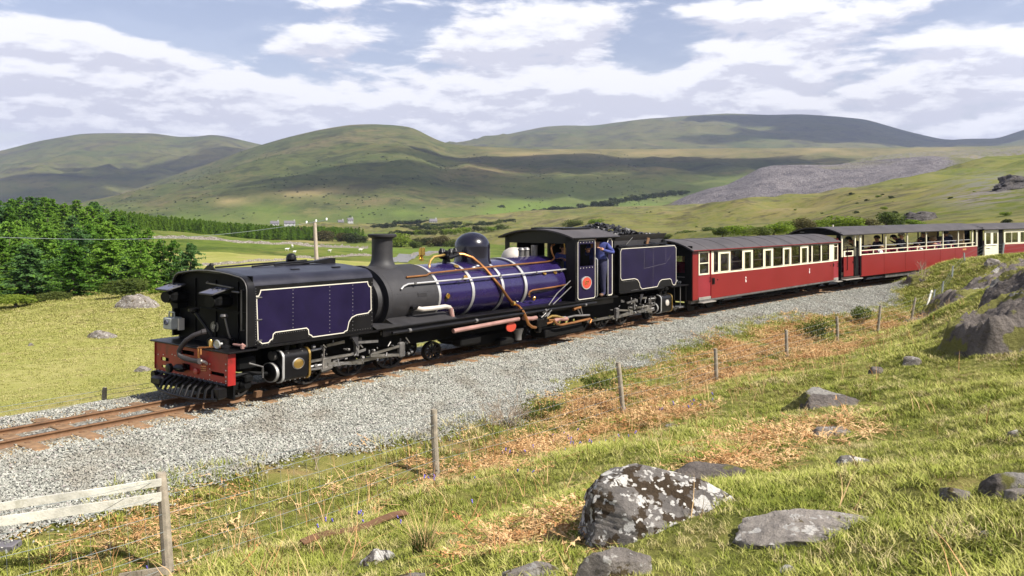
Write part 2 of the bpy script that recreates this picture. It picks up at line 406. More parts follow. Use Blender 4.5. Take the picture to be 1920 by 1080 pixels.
rockmat('grey_rock', (0.138, 0.120, 0.103), (0.331, 0.294, 0.258), (0.506, 0.478, 0.432), (0.078, 0.055, 0.020), 9, .58, .80)
k = MT('far_rock'); k.bump(k.noise(.5, 8, .75), 1, 1.5); k.done(k.ramp(k.math('ADD', k.math('MULTIPLY', k.noise(.12, 8, .7), .5), k.math('MULTIPLY', k.noise(.9, 6, .7), .5)), [(.35, (.05, .045, .042)), (.5, (.13, .115, .11)), (.62, (.22, .20, .18)), (.7, (.16, .17, .05))]), .95)
rockmat('crag_rock', (.075, .062, .055), (.20, .172, .150), (.30, .28, .25), (.16, .155, .035), 1.9, .53, .86)
k = MT('ballast_stone'); q = k.objrand(); c = k.ramp(q, [(.0, (.19, .19, .165)), (.35, (.285, .287, .25)), (.62, (.365, .366, .317)), (.85, (.45, .445, .385)), (1, (.30, .26, .25))])
c = k.mix(k.math('MULTIPLY', k.range(k.noise(1.1, 5, .65), .48, .66), .55), c, (.20, .175, .135))
k.done(c, .85, spec=.2)
k = MT('rusty_stone'); k.done(k.ramp(k.objrand(), [(.0, (.16, .11, .06)), (.5, (.36, .25, .12)), (1, (.40, .34, .21))]), .9, spec=.15)
k = MT('ballast_bed'); n = k.voro(26, out='Color'); sx = k.node('ShaderNodeSeparateColor'); k.l.new(n, sx.inputs[0])
c = k.ramp(sx.outputs[0], [(.0, (.09, .09, .08)), (.5, (.20, .20, .18)), (1, (.31, .31, .28))]); c = k.mix(k.math('MULTIPLY', k.attr('rust'), k.range(k.noise(2.5, 4), .4, .6)), c, (.25, .165, .075))
k.bump(k.voro(26), .9, .03); k.done(c, .9, spec=.15)
def hillmat(name, green, olive, tan, heath, s=.004, tanlo=.54, rock=None):
    k = MT(name); a = k.noise(s, 7, .62, .6, stretch=(1, 1, 2.2)); b = k.noise(s*7, 8, .68, .4, stretch=(1, 1, 3)); f = k.math('ADD', k.math('MULTIPLY', a, .6), k.math('MULTIPLY', b, .45))
    f = k.math('ADD', k.math('MULTIPLY', k.noise(s*45, 6, .7), .42), k.math('SUBTRACT', f, .21)); c = k.ramp(f, [(.38, green), (.52, olive), (.68, tan)])
    c = k.mix(k.math('MULTIPLY', k.range(k.noise(s*2.2, 8, .66, .8, stretch=(1, 1, 4)), tanlo, tanlo+.13), .75), c, tan)
    c = k.mix(k.math('MULTIPLY', k.range(k.noise(s*3.4, 9, .72, .5, stretch=(1, 1, 2.5)), .50, .63), .85), c, heath); c = k.mix(k.math('MULTIPLY', k.range(k.noise(s*11, 7, .7, .3, stretch=(1, 1, 3)), .53, .63), .65), c, tuple(x*.55 for x in heath))
    if rock: c = k.mix(k.math('MULTIPLY', k.attr('rocky'), k.range(k.noise(s*16, 8, .7, .4), .44, .54)), c, rock)
    c = k.mix(k.attr('dry'), c, (.34, .255, .12)); c = k.mix(k.attr('lush'), c, (.115, .165, .028))
    k.bump(k.noise(s*60, 7, .75), .8, .35/s*.004)
    return k.done(c, .95, spec=.05)
hillmat('far_moor', (.060, .080, .024), (.094, .098, .034), (.128, .112, .048), (.055, .052, .034), .0022)
hillmat('valley_side', (0.050, 0.071, 0.020), (0.086, 0.094, 0.030), (0.148, 0.115, 0.054), (0.038, 0.045, 0.018), .004, .56)
hillmat('rough_pasture', (0.072, 0.094, 0.016), (0.144, 0.144, 0.033), (0.209, 0.170, 0.065), (0.072, 0.061, 0.029), .016, .55, rock=(0.173, 0.155, 0.144))
hillmat('valley_floor', (0.055, 0.090, 0.014), (0.105, 0.134, 0.024), (0.173, 0.155, 0.050), (0.036, 0.055, 0.013), .02, .60)
k = MT('slate_waste'); n = k.voro(.8, out='Color'); sx = k.node('ShaderNodeSeparateColor'); k.l.new(n, sx.inputs[0])
f = k.math('ADD', k.math('MULTIPLY', sx.outputs[0], .5), k.math('MULTIPLY', k.noise(.02, 8, .7), .55))
c = k.ramp(f, [(.25, (.065, .057, .060)), (.5, (.135, .120, .120)), (.8, (.21, .19, .185))]); c = k.mix(k.math('MULTIPLY', k.range(k.noise(.008, 6, .6), .56, .68), .5), c, (.15, .14, .06)); c = k.mix(k.math('MULTIPLY', k.range(k.noise(.05, 6, .6, .3, stretch=(1, 1, .12)), .5, .62), .45), c, (.055, .048, .052)); c = k.mix(k.range(k.math('ADD', k.attr('dry'), k.math('MULTIPLY', k.noise(.09, 6, .7), .8)), .85, 1.05), c, (.125, .125, .04))
k.bump(k.math('ADD', k.voro(.8), k.noise(.12, 8, .7)), .7, 1.2); k.done(c, .95, spec=.1)

# ------------------------------------------------------------------ the ground
_zf_t = [-14, -3, .8, 5.3, 8.8, 12.6, 16.3, 19.8, 23, 25, 26, 27.2, 28.7, 30.7, 33, 45]
_zf_z = [-.62, -.58, -.55, -.62, -.58, -.62, -.70, -.76, -.72, -.62, -.30, .06, .54, .92, .92, .9]
_toe_t = [-14, -4, -2.2, -1.4, -.6, .4, 1.7, 4.4, 7.3, 9.5, 12, 15.5, 19, 21, 25.7, 28, 30, 50]
_toe_l = [2.7, 2.7, 2.6, 2.7, 2.85, 3.05, 3.4, 3.05, 2.55, 2.75, 2.4, 2.05, 2.2, 3.0, 3.0, 2.2, 1.5, 1.4]
def ground(X, Y, detail=True):
    X = np.asarray(X, float); Y = np.asarray(Y, float); shp = X.shape; X = X.ravel(); Y = Y.ravel(); t, l = track_coords(X, Y)
    zf = np.interp(t, _zf_t, _zf_z); up = sstep(24, 29, t)
    s0 = 1.0-.1*up; s1 = 4.2-1.0*up; q = np.clip((l-s0)/(s1-s0), 0, 1); q = q*(1-up)+(q*q*(3-2*q))*up
    near = -.12+(zf+.12)*q
    base = np.where(l > s1, zf+22*(1-np.exp(-.245*(l-s1)*(1-.35*up)/22)), near)
    bank = fbm(X*.35, Y*.35, 3)*.30*sstep(4.2, 6.5, l)+(fbm(X*1.7+9, Y*1.7, 3)*.10 if detail else 0)*sstep(3.2, 5, l)
    crag = 1.15*np.exp(-((X-12.6)/2.6)**2-((Y-19.0)/3.4)**2)+.75*np.exp(-((X-10.4)/2.0)**2-((Y-15.2)/2.2)**2)
    near = np.where(l > 0, base+bank+crag*sstep(4.2, 7, l), 0)
    d = -l
    far = np.interp(d, [0, 1.3, 2.6, 5, 15, 42, 90, 200, 400], [-.12, -.13, -.50, -.66, -1.25, -2.5, -4.7, -4.6, -5])
    far = far+fbm(X*.12, Y*.12, 4)*.5*sstep(3, 12, d)+fbm(X*.5, Y*.5, 3)*.12*sstep(3, 8, d)
    hill = 5.6*np.exp(-((X+62)/42)**2-((Y-118)/46)**2)+5.2*np.exp(-((X+125)/44)**2-((Y-212)/55)**2)+1.0*np.exp(-((X+14.5)/7)**2-((Y-45)/4.5)**2)
    far = far+hill*sstep(18, 40, d)+zt(t)*sstep(40, 0, d)*(d < 40)
    z = np.where(l > 0, near+zt(t)*(np.abs(l) < 4), far)
    return z.reshape(shp)
def hit(px, py):                            # where the sight line of a photograph pixel meets the ground
    a, b = (px-960)/1610, (406-py)/1610; Ys = np.exp(np.linspace(math.log(2.4), math.log(600), 1600)); d = HC+b*Ys-ground(a*Ys, Ys, False)
    k = int(np.argmax(d < 0)) if (d < 0).any() else len(Ys)-1
    k = max(k, 1); y = Ys[k-1]+(Ys[k]-Ys[k-1])*d[k-1]/max(1e-9, d[k-1]-d[k]); return Vector((a*y, y, float(ground(np.array([a*y]), np.array([y]))[0])))
def gz(x, y): return float(ground(np.array([x]), np.array([y]))[0])
rad = np.concatenate([np.exp(np.linspace(math.log(2.0), math.log(45), 230)), np.exp(np.linspace(math.log(46), math.log(1500), 110))]); ang = np.radians(np.concatenate([np.linspace(-58, 58, 330), np.linspace(62, 302, 49)]))
RR, AA = np.meshgrid(rad, ang, indexing='ij'); GX, GY = RR*np.sin(AA), RR*np.cos(AA); GZ = ground(GX, GY)
T_, L_ = track_coords(GX, GY)
gm = npmesh('ground', np.stack([GX.ravel(), GY.ravel(), GZ.ravel()], 1), grid_faces(*GX.shape), 'turf')
gm.materials.append(MATS['field']); gm.materials.append(MATS['valley_floor'])
fc = grid_faces(*GX.shape)[:, 0]; mi = np.where(L_[fc] > -.5, 0, np.where(GY.ravel()[fc] < 92, 1, 2)).astype(np.int32); gm.polygons.foreach_set('material_index', mi)
for a in ('dry', 'lush', 'rocky'):
    v = np.zeros(GX.size)
    if a == 'lush': v = (.85*np.exp(-((GX+32)/34)**2-((GY-165)/40)**2)).ravel()
    if a == 'dry': v = (.6*sstep(.15, .3, fbm(GX*.03, GY*.05, 4))*sstep(180, 230, GY)*sstep(330, 260, GY)).ravel()
    gm.attributes.new(a, 'FLOAT', 'POINT').data.foreach_set('value', v.astype(np.float32))
tag(link('ground', gm), kind='structure')

# ballast under and beside the track
bt = np.arange(-15.5, 62, .14); bl_ = np.linspace(-1, 1, 46)
TT = np.repeat(bt[:, None], 46, 1); toe = np.interp(TT, _toe_t, _toe_l)+fbm(TT*.9, TT*0+3, 3)*.5
LL = np.where(bl_[None, :] >= 0, bl_[None, :]*toe, bl_[None, :]*(1.75+fbm(TT*.8, TT*0+8, 3)*.3))
bx, by, _ = tw(TT, LL); bz = ground(bx, by, False)+.045+fbm(bx*2.2, by*2.2, 3)*.03; edge = np.abs(bl_)[None, :]
bz = np.where(np.abs(LL) < .95, -.085+zt(TT), bz)-.10*sstep(.93, 1, edge)
rust = np.exp(-((np.abs(LL)-.42)/.28)**2)*.5
tag(link('ballast_bed', npmesh('ballast_bed', np.stack([bx.ravel(), by.ravel(), bz.ravel()], 1), grid_faces(*bx.shape), 'ballast_bed', attrs={'rust': rust.ravel()})), kind='structure')

# hills: each one a sheet of land running from its foot to its crest and down behind it
def interp_line(pts, n):
    p = np.array(pts, float); s = np.linspace(p[0, 0], p[-1, 0], n); return np.stack([s]+[np.interp(s, p[:, 0], p[:, k]) for k in range(1, p.shape[1])], 1)
def smooth1(a, k=3):
    for _ in range(k): a = np.concatenate([a[:1], (a[:-2]+2*a[1:-1]+a[2:])/4, a[-1:]])
    return a
HILLS = {}
def hill(name, mat, crest, foot, n, m, prof=1., rough=1., skirt=None, attrs=None, back=.35, sm=3, key=None):
    c = interp_line(crest, n); f = interp_line(foot, n)
    def w3(a): return np.stack([(a[:, 0]-960)/1610*a[:, 2], a[:, 2], HC-(a[:, 1]-406)/1610*a[:, 2]], 1)
    c[:, 1] = smooth1(c[:, 1], sm); C, F = w3(c), w3(f); rows = []
    vs = np.linspace(0, 1, m)
    H = np.linalg.norm(C-F, axis=1).mean()
    if skirt is not None:
        S = F.copy(); S[:, :2] *= skirt; S[:, 2] = F[:, 2]-np.abs(F[:, 1]-S[:, 1])*.12-6; rows.append(S)
    sc_ = 9./H
    for v in vs:
        P = F*(1-v)+C*v; P[:, 2] = F[:, 2]+(C[:, 2]-F[:, 2])*(v**prof)
        w = math.sin(math.pi*min(1, v*1.0))**.7 if 0 < v < 1 else 0
        d = fbm(P[:, 0]*sc_*.45+v*2, P[:, 1]*sc_*.45, 5)*H*.030*rough+(np.abs(fbm(P[:, 0]*sc_*1.2+40, P[:, 1]*sc_*.35+v*3, 4))-.15)*-H*.022*rough
        P[:, 2] += d*w; rows.append(P)
    B = C.copy(); 
    for q in (.12, .5, 1.):
        Bq = C.copy(); Bq[:, :2] *= 1+back*q; Bq[:, 2] = C[:, 2]-(C[:, 2]-F[:, 2]+30)*q**1.6; rows.append(Bq)
    V = np.stack(rows); px = 960+1610*V[..., 0]/V[..., 1]; py = 406+1610*(HC-V[..., 2])/V[..., 1]
    at = {a: np.zeros(px.size) for a in ('dry', 'lush', 'rocky')}
    for a, fn in (attrs or {}).items(): at[a] = np.clip(fn(px, py, V), 0, 1).ravel()
    o = tag(link(name, npmesh(name, V.reshape(-1, 3), grid_faces(*px.shape), mat, attrs=at)), kind='structure'); HILLS[key or name] = V; return o
hill('mountain', 'far_moor', [(-300, 330, 3000), (-120, 305, 3000), (0, 283, 3000), (70, 265, 3000), (150, 251, 3000), (200, 249.5, 3000), (290, 250, 3000), (335, 257, 3000), (372, 256, 3000), (395, 252, 3000), (425, 256, 3000), (488, 271, 3000), (640, 290, 3000), (760, 300, 3000)],
     [(-300, 405, 1700), (760, 400, 1900)], 150, 46, .9, 1.3)
hill('mountain', 'far_moor', [(780, 285, 3600), (850, 270, 3600), (900, 262, 3600), (960, 250, 3600), (1020, 237.5, 3600), (1060, 235, 3600), (1110, 236, 3600), (1160, 229, 3600), (1200, 224, 3600), (1290, 217, 3600), (1365, 212.5, 3600), (1440, 215.5, 3600), (1500, 214, 3600), (1565, 218, 3600), (1625, 224, 3600), (1645, 230, 3600), (1700, 246, 3600), (1765, 261, 3600), (1810, 263, 3600), (1900, 275, 3600), (2100, 290, 3600)],
     [(780, 292, 2400), (2100, 300, 2400)], 170, 40, .9, 1.0)
hill('mountain', 'far_moor', [(1650, 290, 3200), (1740, 268, 3200), (1800, 260.5, 3200), (1850, 259.5, 3200), (1868, 261, 3200), (1890, 253, 3200), (1920, 243, 3200), (2000, 222, 3200), (2200, 205, 3200)], [(1650, 300, 2300), (2200, 300, 2300)], 60, 24, .9, 1.0)
def dryB(px, py, V):
    r = fbm(px*.012, py*.05, 4); top = np.exp(-((py-286-10*r)/13)**2)*sstep(820, 960, px)*(.6+.7*fbm(px*.02, py*.16, 4)); l2 = np.exp(-((py-372+(px-480)*.10)/9)**2)*sstep(380, 440, px)*sstep(760, 560, px)*.7*(.6+fbm(px*.02, py*.1, 3))
    return top*.5+l2
def lushB(px, py, V): return .75*sstep(372, 402, py+20*fbm(px*.01, py*.03, 3))*(.6+.8*fbm(px*.014, py*.06+9, 3))+.35*sstep(320, 345, py)*sstep(880, 960, px)*sstep(1460, 1380, px)
hill('hillside', 'valley_side', [(20, 410, 1700), (120, 390, 1750), (200, 372, 1800), (300, 338, 1850), (400, 303, 1900), (445, 286, 1900), (490, 271.5, 1900), (540, 257, 1900), (600, 243, 1900), (655, 234, 1900), (700, 232.5, 1900), (745, 235, 1900), (775, 239, 1900), (800, 253, 1900), (832, 268, 1900), (870, 273, 1900), (930, 276, 1900), (1000, 279, 1900), (1100, 280, 1900), (1250, 279, 1900), (1400, 278, 1900), (1600, 277, 1900), (1750, 276, 1900), (2100, 270, 1900)],
     [(20, 424, 900), (2100, 424, 900)], 210, 60, .8, .75, skirt=.8, attrs={'dry': dryB, 'lush': lushB}, sm=2, key='valley_hill')
hill('hillside', 'rough_pasture', [(1500, 325, 1050), (1560, 312, 1100), (1640, 292, 1100), (1700, 287, 1100), (1800, 281, 1100), (1960, 273, 1100), (2150, 268, 1100)], [(1500, 385, 700), (1640, 360, 700), (1800, 335, 700), (2150, 325, 700)], 80, 26, 1, 1.2,
     attrs={'rocky': lambda px, py, V: .9*sstep(325, 300, py)})
def rockyG(px, py, V): return np.exp(-((px-1880)/90)**2-((py-345)/18)**2)*1.2+np.exp(-((px-1830)/60)**2-((py-372)/12)**2)*1.1+.15
hill('hillside', 'rough_pasture', [(560, 424, 700), (640, 422, 700), (800, 415, 700), (900, 408, 700), (1000, 399, 700), (1100, 390, 680), (1200, 386, 660), (1330, 385, 640), (1450, 377, 620), (1560, 362, 600), (1640, 350, 580), (1720, 333, 560), (1800, 325, 540), (1860, 321, 520), (1960, 317, 500), (2200, 305, 480)],
     [(560, 446, 330), (800, 441, 260), (1000, 439, 220), (1200, 438, 165), (1400, 438, 120), (1600, 440, 90), (1800, 444, 75), (1960, 448, 66), (2200, 452, 60)], 170, 60, .95, .8, skirt=.72,
     attrs={'rocky': rockyG, 'lush': lambda px, py, V: .25*sstep(360, 345, py)*sstep(1500, 1650, px)}, key='near_hill')
ST = [(1225, 390, 860), (1250, 384, 860), (1290, 366, 860), (1330, 353, 860), (1362, 347, 860), (1395, 331, 860), (1425, 315, 860), (1450, 310, 860), (1500, 309, 860), (1560, 309, 860), (1620, 303, 860), (1680, 297, 860), (1745, 292, 860), (1820, 297, 860), (1910, 304, 860)]
hill('slate_tip', 'slate_waste', ST, [(1225, 392, 690), (1330, 387, 690), (1420, 380, 690), (1500, 372, 690), (1560, 362, 690), (1640, 348, 690), (1745, 330, 690), (1820, 318, 690), (1910, 307, 690)], 170, 40, 1, .6, skirt=.97, back=.2, sm=1, attrs={'dry': lambda px, py, V: np.maximum(np.maximum(1-np.linspace(-.05, 1.35, len(V))[:, None]*7*np.ones_like(px), 0), np.maximum(sstep(1320, 1228, px)*.7, sstep(1660, 1900, px)))})
# ------------------------------------------------------------------ paints and metals
paint('black_paint', (.006, .0055, .006), .38, var=.4, dirt=((.02, .018, .017), .3), spec=.28)
paint('front_black', (.005, .005, .005), .6, var=.3, spec=.12)
paint('smokebox_black', (.021, .0195, .021), .62, var=.3, dirt=((.05, .046, .045), .4))
paint('roof_grey', (.055, .048, .050), .75, var=.35, scale=1.2, dirt=((.11, .10, .10), .4))
paint('tank_blue', (.0098, .0058, .031), .34, var=.25, scale=2., dirt=((.005, .004, .012), .5), spec=.35)
paint('dome_blue', (.0045, .0033, .011), .22, var=.15, coat=.3)
paint('boiler_blue', (.0175, .0105, .062), .24, var=.2, coat=.35, dirt=((.008, .006, .022), .4))
paint('tank_top', (.013, .0125, .021), .36, var=.4, dirt=((.045, .04, .04), .3))
paint('cream_line', (.62, .58, .48), .5, var=.06)
paint('beam_red', (.30, .013, .010), .45, var=.35, dirt=((.05, .012, .01), .7))
paint('plate_red', (.46, .06, .035), .35, var=.15)
paint('carriage_red', (.185, .0115, .0098), .38, var=.12, scale=1., dirt=((.17, .018, .018), .3))
paint('faded_red', (.225, .018, .024), .45, var=.12)
paint('cream_paint', (.72, .67, .49), .45, var=.07)
paint('white_letter', (.8, .78, .72), .5, var=.03)
paint('gold_letter', (.75, .48, .14), .45, var=.05)
paint('steel', (.38, .36, .33), .38, .85, var=.35, dirt=((.06, .05, .04), .6))
paint('bright_steel', (.52, .51, .49), .42, .55, var=.12)
paint('dull_steel', (.20, .19, .18), .5, .6, var=.4, dirt=((.03, .025, .02), .6))
paint('copper', (.50, .22, .075), .34, .85, var=.25)
paint('brass', (.70, .45, .13), .28, .9, var=.2)
paint('pink_copper', (.36, .20, .17), .55, .3, var=.25)
paint('lagging', (.52, .47, .41), .6, .2, var=.25)
paint('hose_rubber', (.035, .030, .030), .6, var=.3)
paint('coal_lump', (.022, .021, .022), .45, var=.5)
paint('lamp_grey', (.45, .47, .42), .55, var=.15)
paint('visor_glass', (.10, .105, .15), .45, .0, var=.1)
paint('wheel_black', (.022, .019, .017), .6, var=.4, dirt=((.10, .06, .035), .5))
paint('under_black', (.008, .0075, .007), .75, var=.4, spec=.12)
paint('rail_rust', (.165, .085, .040), .75, .2, var=.35, scale=6, dirt=((.27, .16, .085), .5), bump=.2)
paint('rail_top', (.30, .17, .09), .5, .5, var=.25, scale=5)
paint('sleeper_wood', (.25, .145, .07), .9, var=.5, scale=8, bump=.5, dirt=((.16, .12, .09), .8))
paint('step_wood', (.25, .23, .20), .8, var=.3)
paint('seat_cloth', (.22, .015, .04), .9, var=.3)
paint('lamp_orange', (.55, .12, .05), .6, var=.1)
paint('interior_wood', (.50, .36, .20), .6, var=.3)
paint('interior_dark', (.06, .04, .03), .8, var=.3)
paint('post_wood', (.30, .255, .19), .9, var=.4, scale=12, bump=.5, dirt=((.20, .21, .13), .5))
paint('board_white', (.56, .54, .46), .85, var=.3, scale=5, bump=.4, dirt=((.25, .24, .16), .7))
paint('galvanised', (.40, .44, .43), .5, .5, var=.2)
paint('wire_grey', (.22, .25, .25), .6, .3, var=.2)
paint('pole_wood', (.42, .35, .28), .85, var=.25, scale=5)
paint('insulator_white', (.8, .8, .8), .3, var=.02)
paint('blue_overall', (.040, .052, .20), .85, var=.35, scale=9)
paint('navy_trousers', (.022, .022, .06), .9, var=.3)
paint('dark_coat', (.018, .018, .028), .85, var=.3)
paint('plum_coat', (.09, .03, .10), .85, var=.3)
paint('white_shirt', (.75, .72, .74), .8, var=.08)
paint('pale_jumper', (.55, .60, .58), .8, var=.1)
paint('skin', (.50, .25, .16), .55, var=.12)
paint('brown_boot', (.12, .06, .03), .6, var=.2)
paint('dark_hair', (.02, .015, .012), .7, var=.2)
paint('grey_hair', (.45, .43, .40), .7, var=.15)
paint('fair_hair', (.30, .20, .09), .7, var=.15)
paint('sheep_wool', (.75, .72, .64), .95, var=.1)
paint('house_wall', (.42, .42, .41), .8, var=.08)
paint('house_slate', (.13, .12, .13), .7, var=.2)
k = MT('window_glass'); m_ = k.m; tr = k.node('ShaderNodeBsdfTransparent'); tr.inputs[0].default_value = (.985, .99, .985, 1); gl = k.node('ShaderNodeBsdfGlossy'); gl.inputs['Roughness'].default_value = .02
fr = k.node('ShaderNodeFresnel'); fr.inputs[0].default_value = 1.5; ms = k.node('ShaderNodeMixShader'); k.l.new(k.math('MULTIPLY', fr.outputs[0], .8), ms.inputs[0]); k.l.new(tr.outputs[0], ms.inputs[1]); k.l.new(gl.outputs[0], ms.inputs[2])
k.l.new(ms.outputs[0], k.n['Material Output'].inputs[0]); MATS['window_glass'] = m_

# ------------------------------------------------------------------ the railway track
trk = empty('railway_track', tw(0, 0, 0)); trk.location.z = 0
tag(trk, 'narrow gauge railway track with rusty brown rails curving under the train', 'railway track')
o0 = np.array(trk.location)
def rail(lat, name):
    ts_ = np.concatenate([np.arange(-15.5, 60, .35)]); prof = [(-.042, -.095), (.042, -.095), (.042, -.085), (.010, -.075), (.010, -.028), (.024, -.020), (.024, -.002), (-.024, -.002), (-.024, -.020), (-.010, -.028), (-.010, -.075), (-.042, -.085)]
    V = []
    for a, b in prof:
        x, y, z = tw(ts_, lat+a, b); V.append(np.stack([x, y, z], 1))
    V = np.stack(V, 1)-o0; n = len(prof); F = []
    for i in range(len(ts_)-1):
        for j in range(n): F.append((i*n+j, i*n+(j+1) % n, (i+1)*n+(j+1) % n, (i+1)*n+j))
    me = npmesh(name, V.reshape(-1, 3), np.array(F), 'rail_rust', False); return link(name, me, trk)
rails = [rail(.31, 'rail'), rail(-.31, 'rail')]
sm_ = MB().bbox(-.095, .095, -.82, .82, -.15, -.062, .012)
slp = sm_.build('sleeper', 'sleeper_wood', trk); fast = MB()
for s in (-1, 1):
    for q in (-1, 1): fast.bbox(-.03, .03, s*.31+q*.068-.026, s*.31+q*.068+.026, -.074, -.055, .006)
fp = fast.build('rail_clip', 'rail_rust', slp)
rs_ = random.Random(3); first = True
for i in range(96):
    t = -15+i*.66
    if t > 48: break
    x, y, z = tw(t, rs_.uniform(-.03, .03)); h = float(head(t))
    s, f = (slp, fp) if first else (slp.copy(), fp.copy())
    if not first: COL.objects.link(s); COL.objects.link(f); f.parent = s
    first = False; s.location = (x-o0[0], y-o0[1], z+rs_.uniform(-.008, .006)); s.rotation_euler = (0, 0, math.pi/2-h+rs_.uniform(-.03, .03)); s.scale = (rs_.uniform(.9, 1.1), rs_.uniform(.95, 1.05), 1)
for t in (-2.0, -2.05):
    pass
for s, rl in zip((1, -1), rails):           # fishplates at the rail joints with their bolts
    for t in (-3.35-.15*s, 6.0):
        m = MB(); m.bbox(-.22, .22, .012, .026, -.068, -.03, .004)
        for u in (-.15, -.05, .05, .15): m.lathe([(.014, 0), (.014, .016)], (u, .026, -.049), 'v', 6)
        x, y, z = tw(t, s*.31 if s > 0 else -.31); m.build('fishplate', 'rail_rust', rl, loc=(x-o0[0], y-o0[1], z), rz=math.pi/2-float(head(t)))

# ------------------------------------------------------------------ the locomotive
def vehicle(name, t0, label, cat, t1=None, group=None):
    a = np.array(tw(t0, 0)); b = np.array(tw(t1 if t1 is not None else t0+1, 0)); d = b-a
    o = empty(name, tuple(a), math.atan2(d[1], d[0])); o.rotation_euler.y = -math.atan2(d[2], math.hypot(d[0], d[1])); return tag(o, label, cat, group)
LOCO = vehicle('steam_locomotive', 0, 'dark blue articulated steam locomotive with lined tanks at both ends of its boiler', 'locomotive')
def part(m, name, mat, parent=None, **k): return m.build(name, mat, parent or LOCO, **k)
def tanksec(w, z0, zs, zt_, r, top):
    s = [(w, z0), (w, zs)]
    for i in range(1, 7):
        a = i/6*math.pi/2; s.append((w-r*(1-math.cos(a)), zs+(zt_-zs)*math.sin(a)))
    for v in (.55, .28, 0): s.append((v, zt_+(top-zt_)*(1-(v/(w-r))**2)))
    return s+[(-a, b) for a, b in s[-2::-1]]
# front water tank
ft = MB(); sec = tanksec(1.0, .835, 1.655, 1.845, .24, 1.905); ft.prism_vz(sec, .385, 2.66); tank = part(ft, 'front_tank', 'tank_top', smooth=40)
rim = MB(); inn = [(v*.965, .835+(z-.835)*.972) for v, z in sec]; rim.loft([[(.385, *p) for p in sec], [(.275, *p) for p in sec], [(.265, v*.99, .835+(z-.835)*.993) for v, z in sec], [(.275, *p) for p in inn], [(.385, *p) for p in inn]], False)
part(rim, 'front_rim', 'black_paint', tank)
rl = MB(); rl.tube([(.264, v*.982, .835+(z-.835)*.987) for v, z in sec], .009, 6, False); part(rl, 'beading', 'dull_steel', tank)
sd = MB(); sd.box(.39, 2.655, .9985, 1.0025, .835, 1.70); part(sd, 'side_sheet', 'black_paint', tank)
FP = [(.41, 1.555), (.445, 1.55), (.475, 1.605), (.48, 1.635), (2.535, 1.635), (2.54, 1.60), (2.57, 1.555), (2.605, 1.545), (2.612, 1.17), (2.575, 1.155), (2.55, 1.125), (2.30, 1.115), (2.20, 1.085), (2.14, 1.02), (2.115, .93), (2.10, .885), (2.055, .875), (2.03, .855), (1.42, .855), (1.39, .885), (1.345, .905), (1.335, .975), (1.30, 1.005), (.735, 1.0), (.695, .975), (.685, .91), (.645, .895), (.615, .862), (.505, .86), (.48, .885), (.435, .905)]
def fan(m, poly, v, t=.003):
    n = len(poly); c = (sum(a for a, b in poly)/n, sum(b for a, b in poly)/n)
    m.add([(a, v+t, b) for a, b in poly], tessellate_polygon([[Vector((a, b, 0)) for a, b in poly]]))
    for i in range(n):
        j = (i+1) % n; m.add([(poly[i][0], v, poly[i][1]), (poly[j][0], v, poly[j][1]), (poly[j][0], v+t, poly[j][1]), (poly[i][0], v+t, poly[i][1])], [(0, 1, 2, 3)])
    return m
pan = part(fan(MB(), FP, 1.003), 'side_panel', 'tank_blue', tank, smooth=0)
part(MB().strip(FP, .0145, 1.004, .005), 'lining', 'cream_line', tank)
rv = MB()
for u in (1.05, 1.75, 2.22): rv.rivets((u, 1.006, .90 if u > 1.3 else 1.04), (u, 1.006, 1.60), .055, .009)
for a, b in zip(FP, FP[1:]+FP[:1]):
    if b[1] < 1.2 and a[1] < 1.2: rv.rivets((a[0], 1.003, a[1]-.03), (b[0], 1.003, b[1]-.03), .04, .006)
rv.rivets((.40, 1.003, .86), (.40, 1.003, 1.66), .035, .007); rv.rivets((2.635, 1.003, .87), (2.635, 1.003, 1.62), .06, .007)
rv.rivets((2.16, 1.003, .87), (2.60, 1.003, .87), .05, .006)
for z in (.90, 1.02, 1.3, 1.5): rv.rivets((.384, -.85, z), (.384, .9, z), .11, .008, (-1, 0, 0))
part(rv, 'rivet_row', 'steel', tank, smooth=0, kind='stuff')
gs = MB()
for z in (1.52, 1.20, .90): gs.bbox(.40, .50, 1.003, 1.02, z, z+.02, .006)
part(gs, 'lifting_lug', 'dull_steel', tank)
fpn = part(MB().box(.37, .384, -.96, .96, .80, 1.84), 'front_plate', 'front_black', tank)
dr = MB()                                   # stiffening frames and the fittings on the recessed front
for v in (-.5, .05, .62): dr.box(.35, .37, v-.02, v+.02, .82, 1.75)
dr.box(.345, .37, -.9, .9, 1.28, 1.31); part(dr, 'stiffener', 'front_black', tank)
hd = MB(); hd.tube([(.33, -.1, 1.72), (.30, -.1, 1.70), (.30, .55, 1.66), (.33, .55, 1.66)], .012, 6); hd.tube([(.34, .80, 1.64), (.30, .80, 1.64), (.30, .80, 1.05), (.34, .80, 1.05)], .012, 6); part(hd, 'handrail', 'dull_steel')
npl = part(MB().lathe([(.105, 0), (.105, -.012), (.085, -.012), (.085, -.008)], (.37, .02, 1.04), 'u', 24, .78), 'number_plate', 'dull_steel')
for z, a, b in ((1, 0, 0),):
    q = letter('numeral', '87', .11, .345, .02, 1.04, 'cream_line', npl, .9, .8, 'front')
